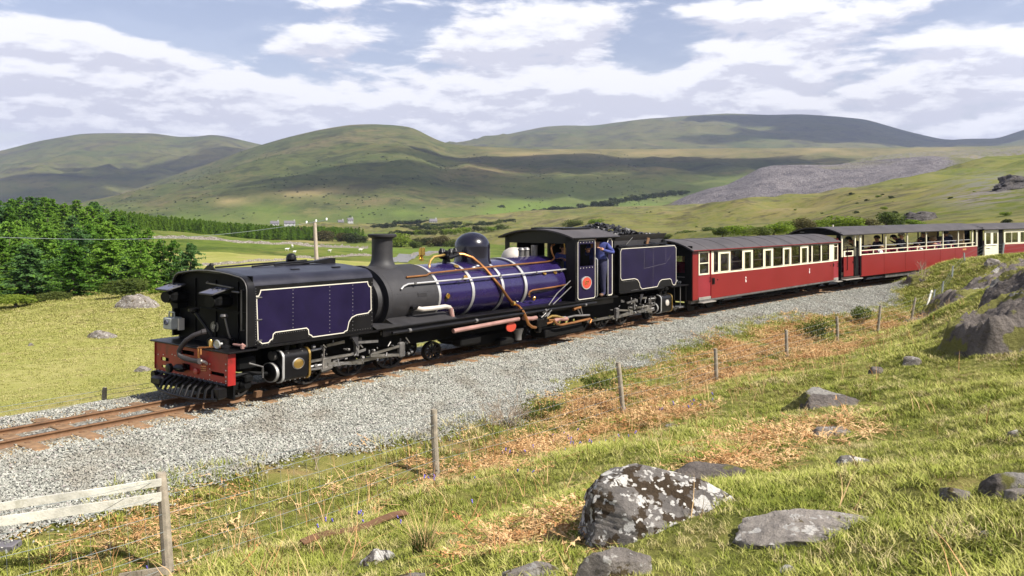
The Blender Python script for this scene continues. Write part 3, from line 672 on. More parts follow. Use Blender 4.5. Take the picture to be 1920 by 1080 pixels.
# hatch, vents and fire irons on the tank roof
ht = MB(); ht.lathe([(.30, 0), (.30, .035), (.26, .05), (.10, .06), (.085, .10), (.06, .125), (.001, .13)], (2.0, -.28, 1.885), 'z', 28); hat = part(ht, 'filler_lid', 'black_paint', tank)
part(MB().lathe([(.085, 0), (.085, .03), (.07, .075), (.035, .10), (.001, .105)], (1.95, -.22, 1.985), 'z', 20), 'lid_knob', 'black_paint', hat)
pk = MB(); pk.tube([(.55, -.25, 1.915), (1.3, -.33, 1.93), (2.5, -.52, 1.94)], .016, 6); pk.tube([(1.0, .05, 1.92), (1.8, .0, 1.95), (2.62, -.1, 1.95)], .016, 6); pk.tube([(1.35, .15, 1.92), (2.6, .02, 1.94)], .013, 6); part(pk, 'fire_iron', 'black_paint', tank)
bx_ = MB(); bx_.prism_uz([(2.0, 1.93), (2.6, 1.90), (2.66, 1.90), (2.66, 1.99), (2.55, 1.995)], -.05, .06); part(bx_, 'tool_rack', 'black_paint', tank)
lg = MB()
for u, v in ((1.35, .52), (2.15, .55), (.8, .35)): lg.bbox(u, u+.16, v, v+.06, 1.85, 1.885, .008)
part(lg, 'roof_bracket', 'black_paint', tank)
lb = MB(); lb.prism_vz([(-.16, 1.90), (-.06, 1.965), (.05, 1.965), (.14, 1.90)], .29, .31); lb.lathe([(.03, 0), (.04, .02), (.02, .05)], (.32, 0, 1.95), 'z', 10); part(lb, 'lamp_bracket', 'black_paint', tank)
# headlights with tilted glass visors
for v0, du in ((.315, 0.), (-.86, -.02)):
    m = MB(); m.bbox(.11+du, .40, v0-.14, v0+.16, 1.36, 1.55, .05); m.lathe([(.13, 0), (.13, -.02), (.11, -.02)], (.11+du, v0, 1.455), 'u', 20, .66)
    if v0 < 0: m.prism_vz([(v0-.12, 1.38), (v0-.02, 1.28), (v0+.13, 1.28), (v0+.13, 1.38)], .2, .38)
    h = part(m, 'headlight', 'front_black')
    g = MB(); g.loft([[(.03+du, v0-.165, 1.568), (.03+du, v0+.19, 1.568), (.31+du, v0+.19, 1.632), (.31+du, v0-.165, 1.632)], [(.03+du, v0-.165, 1.584), (.03+du, v0+.19, 1.584), (.31+du, v0+.19, 1.648), (.31+du, v0-.165, 1.648)]], True, True); part(g, 'visor', 'visor_glass', h)
    g = MB()
    for q in (-.17, .19): g.tube([(.03+du, v0+q, 1.575), (.31+du, v0+q, 1.645)], .014, 6)
    g.tube([(.03+du, v0-.17, 1.57), (.03+du, v0+.19, 1.57)], .014, 6); g.tube([(.31+du, v0-.17, 1.65), (.31+du, v0+.19, 1.65)], .012, 6)
    g.tube([(.26+du, v0-.05, 1.64), (.17+du, v0-.05, 1.62)], .01, 5); g.tube([(.26+du, v0+.09, 1.64), (.17+du, v0+.09, 1.62)], .01, 5); part(g, 'visor_frame', 'smokebox_black', h)
part(MB().tube([(.33, .52, 1.60), (.30, .75, 1.60)], .014, 6), 'lamp_stay', 'dull_steel')
# front deck, buffer beam, hose and brass fittings
dk = MB(); dk.bbox(-.07, .42, -1.07, 1.04, .775, .80, .008); deck = part(dk, 'front_deck', 'black_paint')
part(MB().box(.40, 2.75, .96, 1.035, .795, .83), 'footplate', 'black_paint'); part(MB().box(.40, 2.75, -1.035, -.96, .795, .83), 'footplate', 'black_paint')
bmh = [(-.82, -.60, .50, .555), (-.80, -.66, .395, .435), (-.26, .09, .655, .72), (.52, .86, .435, .485), (-.22, -.02, .43, .52)]
bb = MB().panelx(-.97, .95, .32, .775, -.01, .022, bmh); beam = part(bb, 'buffer_beam', 'beam_red', smooth=0)
fl = MB(); fl.box(-.035, .09, .95, .968, .32, .775); fl.box(-.035, .09, -.988, -.97, .36, .775); part(fl, 'end_flange', 'beam_red', beam)
tri = MB(); tri.prism_vz([(.60, .775), (.95, .775), (.95, .70)], -.03, -.022); part(tri, 'gusset', 'beam_red', beam)
bv = MB()
for v in (-.9, -.75, -.5, -.42, -.3, .2, .35, .5, .9): bv.rivet((-.022, v, .60+.02*math.sin(v*9)), .012, (-1, 0, 0))
for z in (.38, .44, .53): bv.rivet((-.022, .90, z), .015, (-1, 0, 0)); bv.rivet((-.022, .50, z-.02), .012, (-1, 0, 0))
for v in np.linspace(-.9, .9, 17): bv.rivet((-.022, v, .345), .010, (-1, 0, 0))
part(bv, 'beam_rivet', 'cream_line', beam, smooth=0, kind='stuff')
cp = MB(); cp.bbox(-.16, -.02, -.30, -.04, .41, .51, .04); cp.lathe([(.07, 0), (.07, -.05), (.045, -.06)], (-.16, -.30, .46), 'u', 12); part(cp, 'coupler', 'black_paint', beam)
part(MB().lathe([(.055, 0), (.055, -.03), (.03, -.04), (.001, -.04)], (-.02, .17, .44), 'u', 16, .8), 'tow_socket', 'plate_red', beam)
hz = MB(); P_ = [(-.02, .30, 1.02), (-.10, .22, .98), (-.15, .10, .90), (-.17, .0, .80), (-.17, -.06, .73), (-.17, -.04, .67), (-.15, .05, .635), (-.13, .2, .62), (-.12, .36, .62)]; hz.tube(P_, .036, 10)
for i in (0, 8):
    hz.tube([Vector(P_[i]), Vector(P_[i])+(Vector((.05, .03, .012)) if i == 0 else Vector((.0, .05, .005)))], .044, 10)
part(hz, 'vacuum_hose', 'hose_rubber', beam)
part(MB().tube([(-.10, .40, .63), (-.06, .44, .61), (-.02, .44, .58)], .02, 8), 'hose_end', 'lagging', beam)
cc = MB(); cc.tube([(-.09, .30, .80), (-.10, .36, .815), (-.02, .50, .82), (.08, .62, .815)], .014, 6); cc.tube([(-.10, .34, .80), (-.11, .36, .70), (-.10, .36, .60)], .016, 6); cc.tube([(-.10, .40, .80), (-.11, .42, .72)], .012, 6)
for i in range(3): cc.tube([(-.06, .38, .57-.03*i), (-.12, .44, .555-.03*i), (-.10, .54, .56-.03*i)], .009, 6)
part(cc, 'air_pipe', 'copper', beam)
pu = MB(); pu.bbox(.05, .32, .30, .62, .80, .93, .02); pu.lathe([(.09, 0), (.09, .02), (.05, .05), (.05, .12)], (.16, .62, .80), 'z', 14); part(pu, 'lubricator', 'black_paint', deck)
part(MB().lathe([(.028, 0), (.028, .10), (.018, .115), (.001, .12)], (.02, .46, .81), 'z', 12), 'oil_cup', 'brass', deck)
w_ = MB(); w_.lathe([(.075, 0), (.085, -.012), (.075, -.024), (.066, -.012)], (.03, .62, .87), 'u', 18, .8); w_.tube([(.03, .62, .87), (.10, .62, .87)], .02, 8); w_.box(.018, .03, .56, .68, .865, .875); part(w_, 'hand_wheel', 'bright_steel', deck)
part(MB().tube([(.20, .75, .86), (.22, 1.0, .86)], .018, 6).lathe([(.028, 0), (.03, .06), (.001, .08)], (.20, .97, .82), 'z', 8), 'drain_pipe', 'pink_copper', deck)
fp_ = MB(); fp_.tube([(.16, -.18, 1.27), (.22, .14, .97), (.25, .22, .82)], .028, 8); fp_.lathe([(.04, 0), (.085, .03), (.085, .065), (.06, .07)], (.155, -.2, 1.25), 'z', 14); part(fp_, 'filler_pipe', 'black_paint', deck)
part(MB().tube([(.2, .52, 1.27), (.22, .60, 1.0), (.25, .60, .93)], .015, 6).lathe([(.03, 0), (.06, .03), (.05, .06)], (.2, .52, 1.22), 'z', 10), 'valve_stem', 'dull_steel', deck)
# cowcatcher
path = [(.06, -.97, .33), (.0, -.96, .24), (-.12, -.82, .16), (-.23, -.50, .125), (-.28, -.1, .115), (-.28, .30, .115), (-.24, .66, .12), (-.17, .90, .14)]
cw = MB(); cw.tube(path, .022, 6); cw.tube([(-.03, -.93, .325), (-.03, .92, .325)], .022, 6); cow = part(cw, 'cowcatcher', 'black_paint')
pp = [Vector(p) for p in path[2:]]; seg = [0]
for a, b in zip(pp, pp[1:]): seg.append(seg[-1]+(b-a).length)
bar = None
for i in range(12):
    d = seg[-1]*(i+.5)/12; j = max(x for x in range(len(seg)-1) if seg[x] <= d); q = pp[j].lerp(pp[j+1], (d-seg[j])/(seg[j+1]-seg[j])); tvn = -.80+1.62*(i+.5)/12
    part(MB().tube([(-.03, tvn, .325), ((-.03+q.x)/2-.05, (tvn+q.y)/2, .25), tuple(q)], .021, 7), 'guard_bar', 'black_paint', cow)
part(MB().box(.10, .13, -.9, .9, .10, .74), 'shade_backing', 'front_black', cow)  # black sheet added behind the bars, standing in for the shade under the deck
ck = MB(); ck.bbox(-.22, -.02, -.78, -.50, .17, .30, .03); ck.bbox(-.16, -.02, .80, .93, .14, .30, .02); ck.lathe([(.06, 0), (.06, .1)], (-.1, -.92, .28), 'u', 10); part(ck, 'guard_bracket', 'black_paint', cow)

# smokebox, boiler, bands
def ecyl(m, us, n=56):
    rings = [[(u, ry*math.cos(2*math.pi*k/n), cz+rz*math.sin(2*math.pi*k/n)) for k in range(n)] for u, ry, rz, cz in us]; return m.loft(rings, True, True)
sb = ecyl(MB(), [(3.22, .79, .60, 1.23), (3.30, .79, .60, 1.23), (3.305, .765, .578, 1.23), (4.50, .765, .578, 1.23)]); smk = part(sb, 'smokebox', 'smokebox_black', smooth=30)
part(ecyl(MB(), [(3.10, .50, .40, 1.22), (3.13, .62, .49, 1.22), (3.22, .66, .52, 1.22)]), 'smokebox_door', 'smokebox_black', smk)
sr = MB()
for u in (3.34, 4.46, 4.42):
    for k in range(40):
        a = -.5+k*2.1/40*1.0; p = (u, .765*math.cos(a), 1.23+.578*math.sin(a)); sr.rivet(p, .009, (0, math.cos(a)/.765, math.sin(a)/.578))
for u in np.linspace(3.4, 4.45, 18): sr.rivet((u, .748, 1.35), .009, (0, 1, .3)); sr.rivet((u, .60, .87), .009, (0, .8, -.6))
part(sr, 'rivet_row', 'smokebox_black', smk, smooth=0, kind='stuff')
part(MB().bbox(3.95, 4.17, .74, .768, 1.27, 1.335, .004), 'maker_plate', 'smokebox_black', smk)
sa = MB(); sa.loft([[(3.25, .66, .94), (4.72, .66, .94)], [(3.18, 1.0, .845), (4.72, 1.0, .845)], [(3.18, 1.0, .825), (4.72, 1.0, .825)]], False); sa.prism_vz([(-.66, .95), (.66, .95), (.5, .6), (-.5, .6)], 3.3, 4.5); part(sa, 'saddle', 'smokebox_black', smk)
bo = ecyl(MB(), [(4.50, .715, .545, 1.235), (7.1, .73, .558, 1.24), (7.12, .745, .575, 1.24), (8.58, .76, .585, 1.245)]); boi = part(bo, 'boiler', 'boiler_blue', smooth=30)
fbx = MB().bbox(7.0, 8.6, -.66, .66, .70, 1.0, .1); part(fbx, 'firebox', 'boiler_blue', boi)
def hoop(u, w, g=.006):
    f = (u-4.5)/4.08; ry = .715+.045*f+g; rz = .545+.04*f+g
    n = 56; r = []
    for uu, e in ((u-w/2, -g), (u-w/2, 0), (u+w/2, 0), (u+w/2, -g)): r.append([(uu, (ry+e)*math.cos(2*math.pi*k/n), 1.238+(rz+e)*math.sin(2*math.pi*k/n)) for k in range(n)])
    return MB().loft(r, True)
for u, w in ((4.55, .10), (5.50, .075), (6.40, .075), (7.13, .08)): part(hoop(u, w, .010 if u < 7 else .022), 'boiler_band', 'bright_steel', boi)
ch = MB().lathe([(.305, -.05), (.295, 0), (.245, .035), (.213, .085), (.195, .15), (.19, .25), (.188, .50), (.192, .53), (.255, .555), (.262, .575), (.262, .60), (.24, .61), (.17, .61), (.165, .30)], (3.80, 0, 1.775), 'z', 36); chm = part(ch, 'chimney', 'smokebox_black', smooth=30)
dm = [(.40, -.10), (.395, 0), (.378, .04), (.368, .10), (.366, .32)]+[(.366*math.cos(a), .32+.30*math.sin(a)) for a in np.linspace(.1, 1.55, 12)]
part(MB().lathe(dm, (6.30, 0, 1.76), 'z', 40), 'dome', 'dome_blue', smooth=40)
tu = MB(); rt = random.Random(5)
tu.bbox(5.38, 5.66, -.12, .14, 1.86, 1.99, .04)
for i in range(8):
    u, v = 5.36+rt.random()*.32, -.16+rt.random()*.36; tu.lathe([(.04, 0), (.06, .03), (.05, .08), (.065, .10), (.03, .13+rt.random()*.05)], (u, v, 1.90), 'z', 10)
tu.tube([(5.36, .2, 1.9), (5.66, .2, 1.95)], .035, 8); tu.lathe([(.10, 0), (.07, .1)], (5.52, 0, 1.76), 'z', 12); part(tu, 'turret', 'black_paint', boi)
wh = MB(); wh.lathe([(.03, 0), (.03, .05), (.018, .06), (.018, .10), (.055, .115), (.055, .25), (.04, .26)], (4.79, .05, 1.85), 'z', 12); wh.bbox(4.74, 4.80, .0, .04, 1.86, 2.08, .01); part(wh, 'whistle', 'brass', boi)
cpr = lambda pts, r, name, mat='copper', n=8: part(MB().tube(pts, r, n), name, mat, boi)
cpr([(4.90, .12, 1.76), (4.94, .12, 1.86), (5.05, .11, 1.925), (5.36, .1, 1.95)], .026, 'steam_pipe', 'brass')
cpr([(5.64, .12, 1.955), (5.80, .2, 1.95), (5.94, .32, 1.88), (6.0, .45, 1.77), (6.06, .58, 1.64), (6.16, .70, 1.45), (6.27, .77, 1.30), (6.42, .79, 1.13), (6.62, .78, .96), (6.78, .84, .87), (6.66, 1.05, .78), (6.72, 1.07, .66), (6.80, 1.07, .53), (6.92, 1.07, .46), (7.08, 1.04, .43)], .030, 'delivery_pipe')
part(MB().lathe([(.05, -.03), (.05, .03)], (6.64, .80, .94), 'u', 10), 'pipe_union', 'brass', boi)
cpr([(3.82, .60, 1.62), (3.95, .60, 1.622), (4.35, .59, 1.625), (4.45, .56, 1.655), (6.23, .53, 1.69), (8.19, .50, 1.71), (8.42, .49, 1.725), (8.52, .48, 1.78), (8.46, .46, 1.90), (8.46, .44, 2.0), (8.52, .42, 2.06), (8.64, .40, 2.075)], .019, 'blower_pipe')
cpr([(3.55, .745, 1.43), (3.62, .74, 1.48), (3.74, .73, 1.51), (5.03, .74, 1.515), (7.36, .74, 1.525), (8.62, .74, 1.54)], .017, 'handrail', 'bright_steel')
st_ = MB()
for u in (3.9, 5.15, 6.3, 7.5, 8.4): st_.tube([(u, .60, 1.50), (u, .745, 1.515)], .014, 6); st_.lathe([(.024, -.02), (.028, 0), (.024, .02)], (u, .745, 1.517), 'v', 8)
part(st_, 'handrail_stanchion', 'dull_steel', boi)
cpr([(7.26, .76, 1.02), (7.18, .79, 1.08), (7.20, .795, 1.14), (7.30, .79, 1.165), (8.1, .78, 1.18), (8.62, .78, 1.205)], .018, 'feed_pipe')
for u, v, z in ((4.75, .735, 1.225), (5.41, .36, 1.722), (5.36, .64, 1.52), (7.85, .69, 1.49), (8.24, .69, 1.485), (7.42, .73, .985)):
    n = Vector((0, v/.52, (z-1.24)/.30)).normalized(); m = MB().lathe([(.048, 0), (.055, .015), (.048, .03), (.028, .03), (.024, .012), (.001, .012)], (0, 0, 0), 'v', 16, 1)
    rot = Vector((0, 1, 0)).rotation_difference(n); m.v = [tuple(rot @ Vector(p)+Vector((u, v, z))) for p in m.v]; part(m, 'washout_plug', 'brass', boi)
cpr([(3.84, .77, 1.085), (3.95, .86, 1.055), (4.30, .87, 1.05), (4.55, .87, 1.055), (4.66, .87, 1.03), (4.70, .88, .98), (4.71, .90, .84)], .042, 'exhaust_pipe', 'lagging', 10)
part(MB().tube([(4.68, .875, 1.02), (4.71, .90, .83)], .046, 10), 'exhaust_elbow', 'pink_copper', boi); part(MB().bbox(3.76, 3.90, .74, .84, 1.05, 1.13, .02), 'pipe_flange', 'black_paint', boi)
sv = MB()
for u, v in ((7.92, .02), (8.10, .02)): sv.lathe([(.09, -.04), (.085, .02), (.065, .03), (.065, .15), (.085, .165), (.06, .21), (.02, .22), (.001, .22)], (u, v, 1.80), 'z', 16)
sv.lathe([(.075, 0), (.075, .24), (.06, .25), (.001, .25)], (8.42, 0, 1.81), 'z', 16); part(sv, 'safety_valve', 'dull_steel', boi)
part(MB().lathe([(.30, 0), (.30, .12), (.24, .24), (.12, .31), (.001, .33)], (8.3, -.48, 1.68), 'z', 24), 'valve_cover', 'lagging', boi)
rr_ = MB(); rr_.tube([(7.6, .99, .84), (8.0, .92, 1.05), (8.62, .86, 1.30)], .012, 6); rr_.tube([(7.75, .99, .84), (8.62, .88, 1.17)], .012, 6); part(rr_, 'reversing_rod', 'dull_steel')

# cradle, running boards, pipes below
for s in (1, -1):
    m = MB(); m.bbox(2.72, 10.36, *((.70, 1.02) if s > 0 else (-1.02, -.70)), .812, .836, .005); part(m, 'running_board', 'black_paint')
    m = MB(); m.box(2.9, 10.2, s*.965-.012, s*.965+.012, .69, .812); part(m, 'valance', 'black_paint')
    m = MB(); m.prism_uz([(2.6, .72), (3.0, .80), (9.8, .80), (10.4, .72), (10.4, .62), (9.6, .42), (3.4, .42), (2.6, .60)], s*.60-.02, s*.60+.02); part(m, 'main_frame', 'under_black')
part(MB().prism_uz([(2.62, .90), (2.75, .915), (3.28, .86), (3.28, .835), (2.72, .835)], .72, 1.03), 'pivot_cover', 'smokebox_black')
part(MB().tube([(3.05, 1.045, .745), (3.25, 1.05, .745), (9.25, 1.05, .765), (9.35, 1.05, .765)], .026, 8), 'train_pipe', 'black_paint')
cl = MB()
for u in (3.45, 5.2, 7.4, 8.9): cl.lathe([(.036, -.03), (.036, .03)], (u, 1.05, .748), 'u', 10)
part(cl, 'pipe_clamp', 'dull_steel')
part(MB().tube([(4.62, 1.0, .61), (4.75, 1.01, .615), (6.55, 1.01, .655)], .042, 10), 'injector_pipe', 'pink_copper')
part(MB().tube([(6.72, 1.0, .655), (6.85, 1.0, .63), (7.0, 1.0, .615), (7.15, 1.0, .62)], .044, 10), 'injector_pipe', 'pink_copper')
ov = part(MB().lathe([(.155, 0), (.155, .02), (.13, .022), (.001, .022)], (6.36, .955, .51), 'v', 28, .62), 'works_plate', 'plate_red')
part(MB().box(6.22, 6.50, .94, .955, .43, .69), 'plate_hanger', 'black_paint')
part(MB().bbox(5.75, 7.35, -.5, .62, .12, .42, .06), 'ashpan', 'under_black'); part(MB().bbox(6.25, 6.7, .62, .80, .11, .26, .04), 'ashpan_door', 'under_black')
part(MB().lathe([(.07, 0), (.07, .10), (.12, .22)], (6.74, .85, .20), 'z', 12), 'overflow_funnel', 'dull_steel')
inj = MB(); inj.bbox(7.12, 7.5, .92, 1.06, .42, .60, .03); inj.bbox(7.22, 7.32, .9, 1.02, .3, .75, .02)
for i in range(7): inj.tube([(7.2+rt.random()*.35, 1.03, .5+rt.random()*.22), (7.25+rt.random()*.35, 1.07, .55+rt.random()*.22)], .018, 6)
part(inj, 'injector', 'black_paint'); 
lv = MB()
for a, b in (((7.25, 1.06, .62), (7.38, 1.08, .70)), ((7.36, 1.06, .60), (7.28, 1.08, .72)), ((7.45, 1.06, .62), (7.52, 1.08, .69)), ((8.0, 1.05, .55), (8.12, 1.06, .56)), ((8.62, 1.03, .68), (8.70, 1.05, .56)), ((8.75, 1.03, .70), (8.80, 1.04, .55))): lv.tube([a, b], .013, 6)
part(lv, 'valve_lever', 'dull_steel')
part(MB().tube([(7.46, 1.04, .58), (7.62, 1.05, .615), (7.80, 1.05, .60), (8.05, 1.05, .53), (8.22, 1.05, .49)], .028, 8), 'copper_pipe', 'brass')
part(MB().tube([(7.44, 1.05, .475), (7.60, 1.06, .49), (7.66, 1.06, .53)], .026, 8), 'copper_pipe', 'copper')
part(MB().tube([(7.50, 1.06, .54), (7.66, 1.07, .53), (7.78, 1.07, .44), (7.92, 1.07, .40), (8.4, 1.07, .405), (9.08, 1.06, .425), (9.14, 1.06, .40), (9.04, 1.08, .33)], .026, 8), 'copper_pipe', 'copper')
part(MB().tube([(7.75, 1.02, .50), (7.95, 1.03, .53), (8.2, 1.03, .50)], .05, 10), 'injector_body', 'pink_copper')
part(MB().tube([(8.45, 1.04, .68), (8.55, 1.04, .70), (8.72, 1.04, .71)], .032, 8), 'steam_cock', 'copper')
part(MB().tube([(8.2, 1.02, .52), (8.5, 1.03, .54), (9.1, 1.03, .50)], .022, 8), 'drain_rod', 'dull_steel')
part(MB().bbox(7.55, 9.0, .55, .95, .14, .32, .03), 'brake_cylinder', 'under_black')
part(MB().bbox(5.0, 5.6, .6, .85, .25, .42, .04), 'sand_box', 'under_black')

# engine units: wheels, rods, cylinders
def wheel(u, v, ru, rz, zc, name='driving_wheel'):
    s = 1 if v > 0 else -1; q = rz/ru
    m = MB(); ring = [(ru*.86, -.035), (ru, -.035), (ru, .035), (ru*.86, .035)]
    rg = [[(u+r*math.cos(2*math.pi*k/28), v+h, zc+r*q*math.sin(2*math.pi*k/28)) for k in range(28)] for r, h in ring+ring[:1]]; m.loft(rg, True)
    rg = [[(u+r*math.cos(2*math.pi*k/28), v-s*h, zc+r*q*math.sin(2*math.pi*k/28)) for k in range(28)] for r, h in ((ru*1.07, .035), (ru*1.07, .055), (ru*.8, .055))]; m.loft(rg, True)
    w = part(m, name, 'wheel_black'); m = MB()
    for k in range(10):
        a = 2*math.pi*k/10+u; c, d = math.cos(a), math.sin(a); m.tube([(u+c*ru*.2, v, zc+d*ru*.2*q), (u+c*ru*.88, v, zc+d*ru*.88*q)], .022, 5)
    m.lathe([(ru*.25, -.05), (ru*.25, .05), (ru*.12, .07), (.001, .07)], (u, v, zc), 'v', 12, q); part(m, 'spoke', 'wheel_black', w); return w
def engine(cyl, d, ux, pony, pony2):
    # cyl: cylinder span near the outer end; d=+1 when the rods run towards larger u
    for v in (.34, -.34):
        for u in ux: wheel(u, v, .36, .285, .285)
        for u in (pony, pony2): wheel(u, v, .22, .17, .17, 'carrying_wheel')
    for s in (1, -1):
        m = MB(); a = min(ux[0], ux[-1], cyl[0], cyl[1]); b = max(ux[0], ux[-1], cyl[0], cyl[1]); m.box(a-.3, b+.45, s*.45-.02, s*.45+.02, .30, .72); part(m, 'plate_frame', 'under_black')
        v0, v1 = (.50, 1.02) if s > 0 else (-1.02, -.50); z0, z1 = .235, .70; c = .11
        sec = [(v1-s*0, z0+c), (v1, z1-c)] if s > 0 else None
        o_ = []
        for a_, (cv, cz) in enumerate(((v1-.14 if s > 0 else v0+.14, z1-.10), )): pass
        vo, vi = (1.02, .50) if s > 0 else (-1.02, -.50)
        sec = [(vi, z0), (vo-s*.14, z0)]+[(vo-s*.14+s*.14*math.sin(x), z0+.10-.10*math.cos(x)) for x in np.linspace(.25, 1.57, 5)]+[(vo-s*.14+s*.14*math.cos(x), z1-.10+.10*math.sin(x)) for x in np.linspace(0, 1.57, 6)]+[(vi, z1)]
        cy = part(MB().prism_vz(sec, cyl[0], cyl[1]), 'cylinder', 'black_paint', smooth=30)
        for e in cyl:
            big = [(a_+(s*.014 if a_*s > .6 else 0), z+(.014 if z > .5 else -.014)) for a_, z in sec[1:-1]]
            n = len(big); m = MB(); m.loft([[(e-.018, *p) for p in sec[1:-1]], [(e-.018, *p) for p in big], [(e+.018, *p) for p in big], [(e+.018, *p) for p in sec[1:-1]]], False); part(m, 'cylinder_band', 'brass' if e == cyl[1] else 'bright_steel', cy)
        if s > 0:
            um = (cyl[0]+cyl[1])/2; part(MB().lathe([(.112, 0), (.112, .012), (.095, .02), (.09, .012)], (um+.03, 1.02, .49), 'v', 24, .78), 'cover_ring', 'dull_steel', cy)
            part(MB().lathe([(.09, 0), (.09, .014), (.05, .022), (.001, .026)], (um+.03, 1.02, .49), 'v', 20, .78), 'cover_plate', 'brass' if d > 0 else 'lagging', cy)
            bl3 = MB()
            for q in (.12, .38): bl3.rivet((cyl[0]+q, .93, .70), .02, (0, .4, 1)); bl3.rivet((cyl[0]+q, .985, .66), .018, (0, 1, .8))
            for q in np.linspace(.05, .5, 6): bl3.rivet((cyl[0]+q, 1.0, .255), .012, (0, 1, -.5))
            part(bl3, 'cylinder_bolt', 'dull_steel', cy, smooth=0)
        e = cyl[0] if d > 0 else cyl[0]; sg = -1
        part(MB().lathe([(.17, 0), (.17, sg*.05), (.15, sg*.06), (.001, sg*.065)], (e-.02, s*.78, .375), 'u', 28, .78), 'cylinder_cover', 'black_paint', cy)
        rgc = MB(); rg = [[(e-.02+x, s*.78+r*math.cos(2*math.pi*k/32), .375+r*.78*math.sin(2*math.pi*k/32)) for k in range(32)] for x, r in ((.0, .172), (0, .19), (-.055, .19), (-.055, .172))]; rgc.loft(rg+rg[:1], True); part(rgc, 'cover_rim', 'bright_steel', cy)
        part(MB().lathe([(.09, 0), (.09, -.05), (.04, -.06), (.001, -.06)], (e, s*.80, .62), 'u', 16, .8), 'valve_cover', 'dull_steel', cy)
        for q in (.14, .40):
            m = MB(); m.lathe([(.05, -.1), (.06, 0), (.09, .02), (.095, .08), (.07, .12), (.03, .13)], (cyl[0]+q, s*.90, .79), 'z', 12); m.lathe([(.05, 0), (.05, .1), (.03, .14)], (cyl[0]+q+.05, s*.90, .83), 'u', 10); part(m, 'snifting_valve', 'under_black', cy)
        # motion
        V = s*.86; x = lambda q: (cyl[1]+q if d > 0 else cyl[0]-q)
        T = lambda pts, r, nm, mat='steel': part(MB().tube(pts, r, 6), nm, mat)
        B = lambda a, b, w, h, nm, mat='steel': part(MB().loft([[(p[0], p[1]-w, p[2]-h), (p[0], p[1]+w, p[2]-h), (p[0], p[1]+w, p[2]+h), (p[0], p[1]-w, p[2]+h)] for p in (a, b)], True, True), nm, mat)
        T([(x(0), V, .375), (x(.42), V, .375)], .018, 'piston_rod', 'bright_steel'); B((x(.06), V, .455), (x(.95), V, .465), .03, .016, 'slide_bar'); B((x(.06), V, .335), (x(.9), V, .335), .03, .014, 'slide_bar', 'dull_steel')
        part(MB().bbox(min(x(.36), x(.52)), max(x(.36), x(.52)), V-.05, V+.05, .32, .48, .015), 'crosshead', 'steel')
        B((x(.44), V+s*.05, .38), (ux[1], V-s*.18, .26), .018, .028, 'connecting_rod'); B((ux[0], s*.56, .27), (ux[-1], s*.56, .27), .016, .026, 'coupling_rod')
        T([(x(0), V, .62), (x(.35), V, .63)], .016, 'valve_rod', 'bright_steel'); B((x(.46), V, .665), (x(.82), V, .685), .014, .022, 'radius_rod'); B((x(.36), V+s*.06, .64), (x(.33), V+s*.06, .30), .016, .022, 'combination_lever', 'lagging'); B((x(.30), V+s*.06, .30), (x(.52), V+s*.06, .33), .018, .018, 'union_link')
        part(MB().prism_uz([(x(.84), .79), (x(1.0), .79), (x(1.0), .57)], s*.98, s*1.0), 'frame_bracket', 'smokebox_black'); part(MB().prism_uz([(x(1.02), .69), (x(1.08), .70), (x(1.12), .60), (x(1.10), .42), (x(1.04), .44), (x(1.05), .58)], V-.03, V+.03), 'expansion_link', 'dull_steel')
        B((x(1.0), V+s*.05, .655), (x(1.5), V+s*.05, .62), .016, .02, 'reversing_link', 'dull_steel'); B((x(.6), V-.02, .40), (x(1.3), V-.03, .50), .012, .02, 'eccentric_rod', 'dull_steel')
        if s > 0:
            B((x(1.32), .95, .425), (x(1.97), .95, .49), .014, .02, 'bogie_link'); B((x(1.30), .95, .41), (x(2.02), .95, .33), .014, .022, 'bogie_link'); part(MB().bbox(min(x(1.95), x(2.08)), max(x(1.95), x(2.08)), .90, .98, .29, .55, .02), 'link_bracket', 'dull_steel')
            rn = random.Random(int(10*cyl[0])); m = MB()
            for i in range(26):
                a_ = x(.05+rn.random()*2.3); z = .30+rn.random()*.40; r = .012+rn.random()*.022; m.lathe([(r, 0), (r, .05), (r*.5, .06)], (a_, .80+rn.random()*.12, z), rn.choice('zvu'), 7)
            part(m, 'motion_fitting', 'dull_steel')
            m = MB()
            for i in range(12): a_ = x(.1+rn.random()*2.2); z = .34+rn.random()*.38; m.tube([(a_, .97, z), (a_+rn.uniform(-.08, .08), .99, z-rn.random()*.1)], .011, 5)
            part(m, 'oil_pipe', 'steel')
engine((.86, 1.345), 1, (1.80, 2.72, 3.64), .52, 4.75)
engine((12.42, 13.0), -1, (11.55, 10.63, 9.71), 12.95, 8.7)
part(MB().bbox(.20, .52, .50, .86, .46, .72, .05), 'brake_reservoir', 'front_black'); m = MB(); m.bbox(.16, .48, .50, .80, .16, .34, .05); m.lathe([(.09, 0), (.10, .04), (.06, .1)], (.34, .80, .27), 'v', 12, .8); m.tube([(.1, .8, .40), (.35, .86, .44), (.7, .84, .38)], .03, 6); m.bbox(.28, .42, .82, .93, .30, .42, .03); part(m, 'axle_box', 'front_black')
part(MB().prism_vz([(.86, .16), (.94, .16), (.92, .07), (.86, .07)], .46, .56), 'sand_pipe', 'rail_rust')
part(MB().tube([(.3, .98, .60), (.52, 1.0, .52), (.52, 1.0, .36)], .014, 6), 'drain_pipe', 'dull_steel')

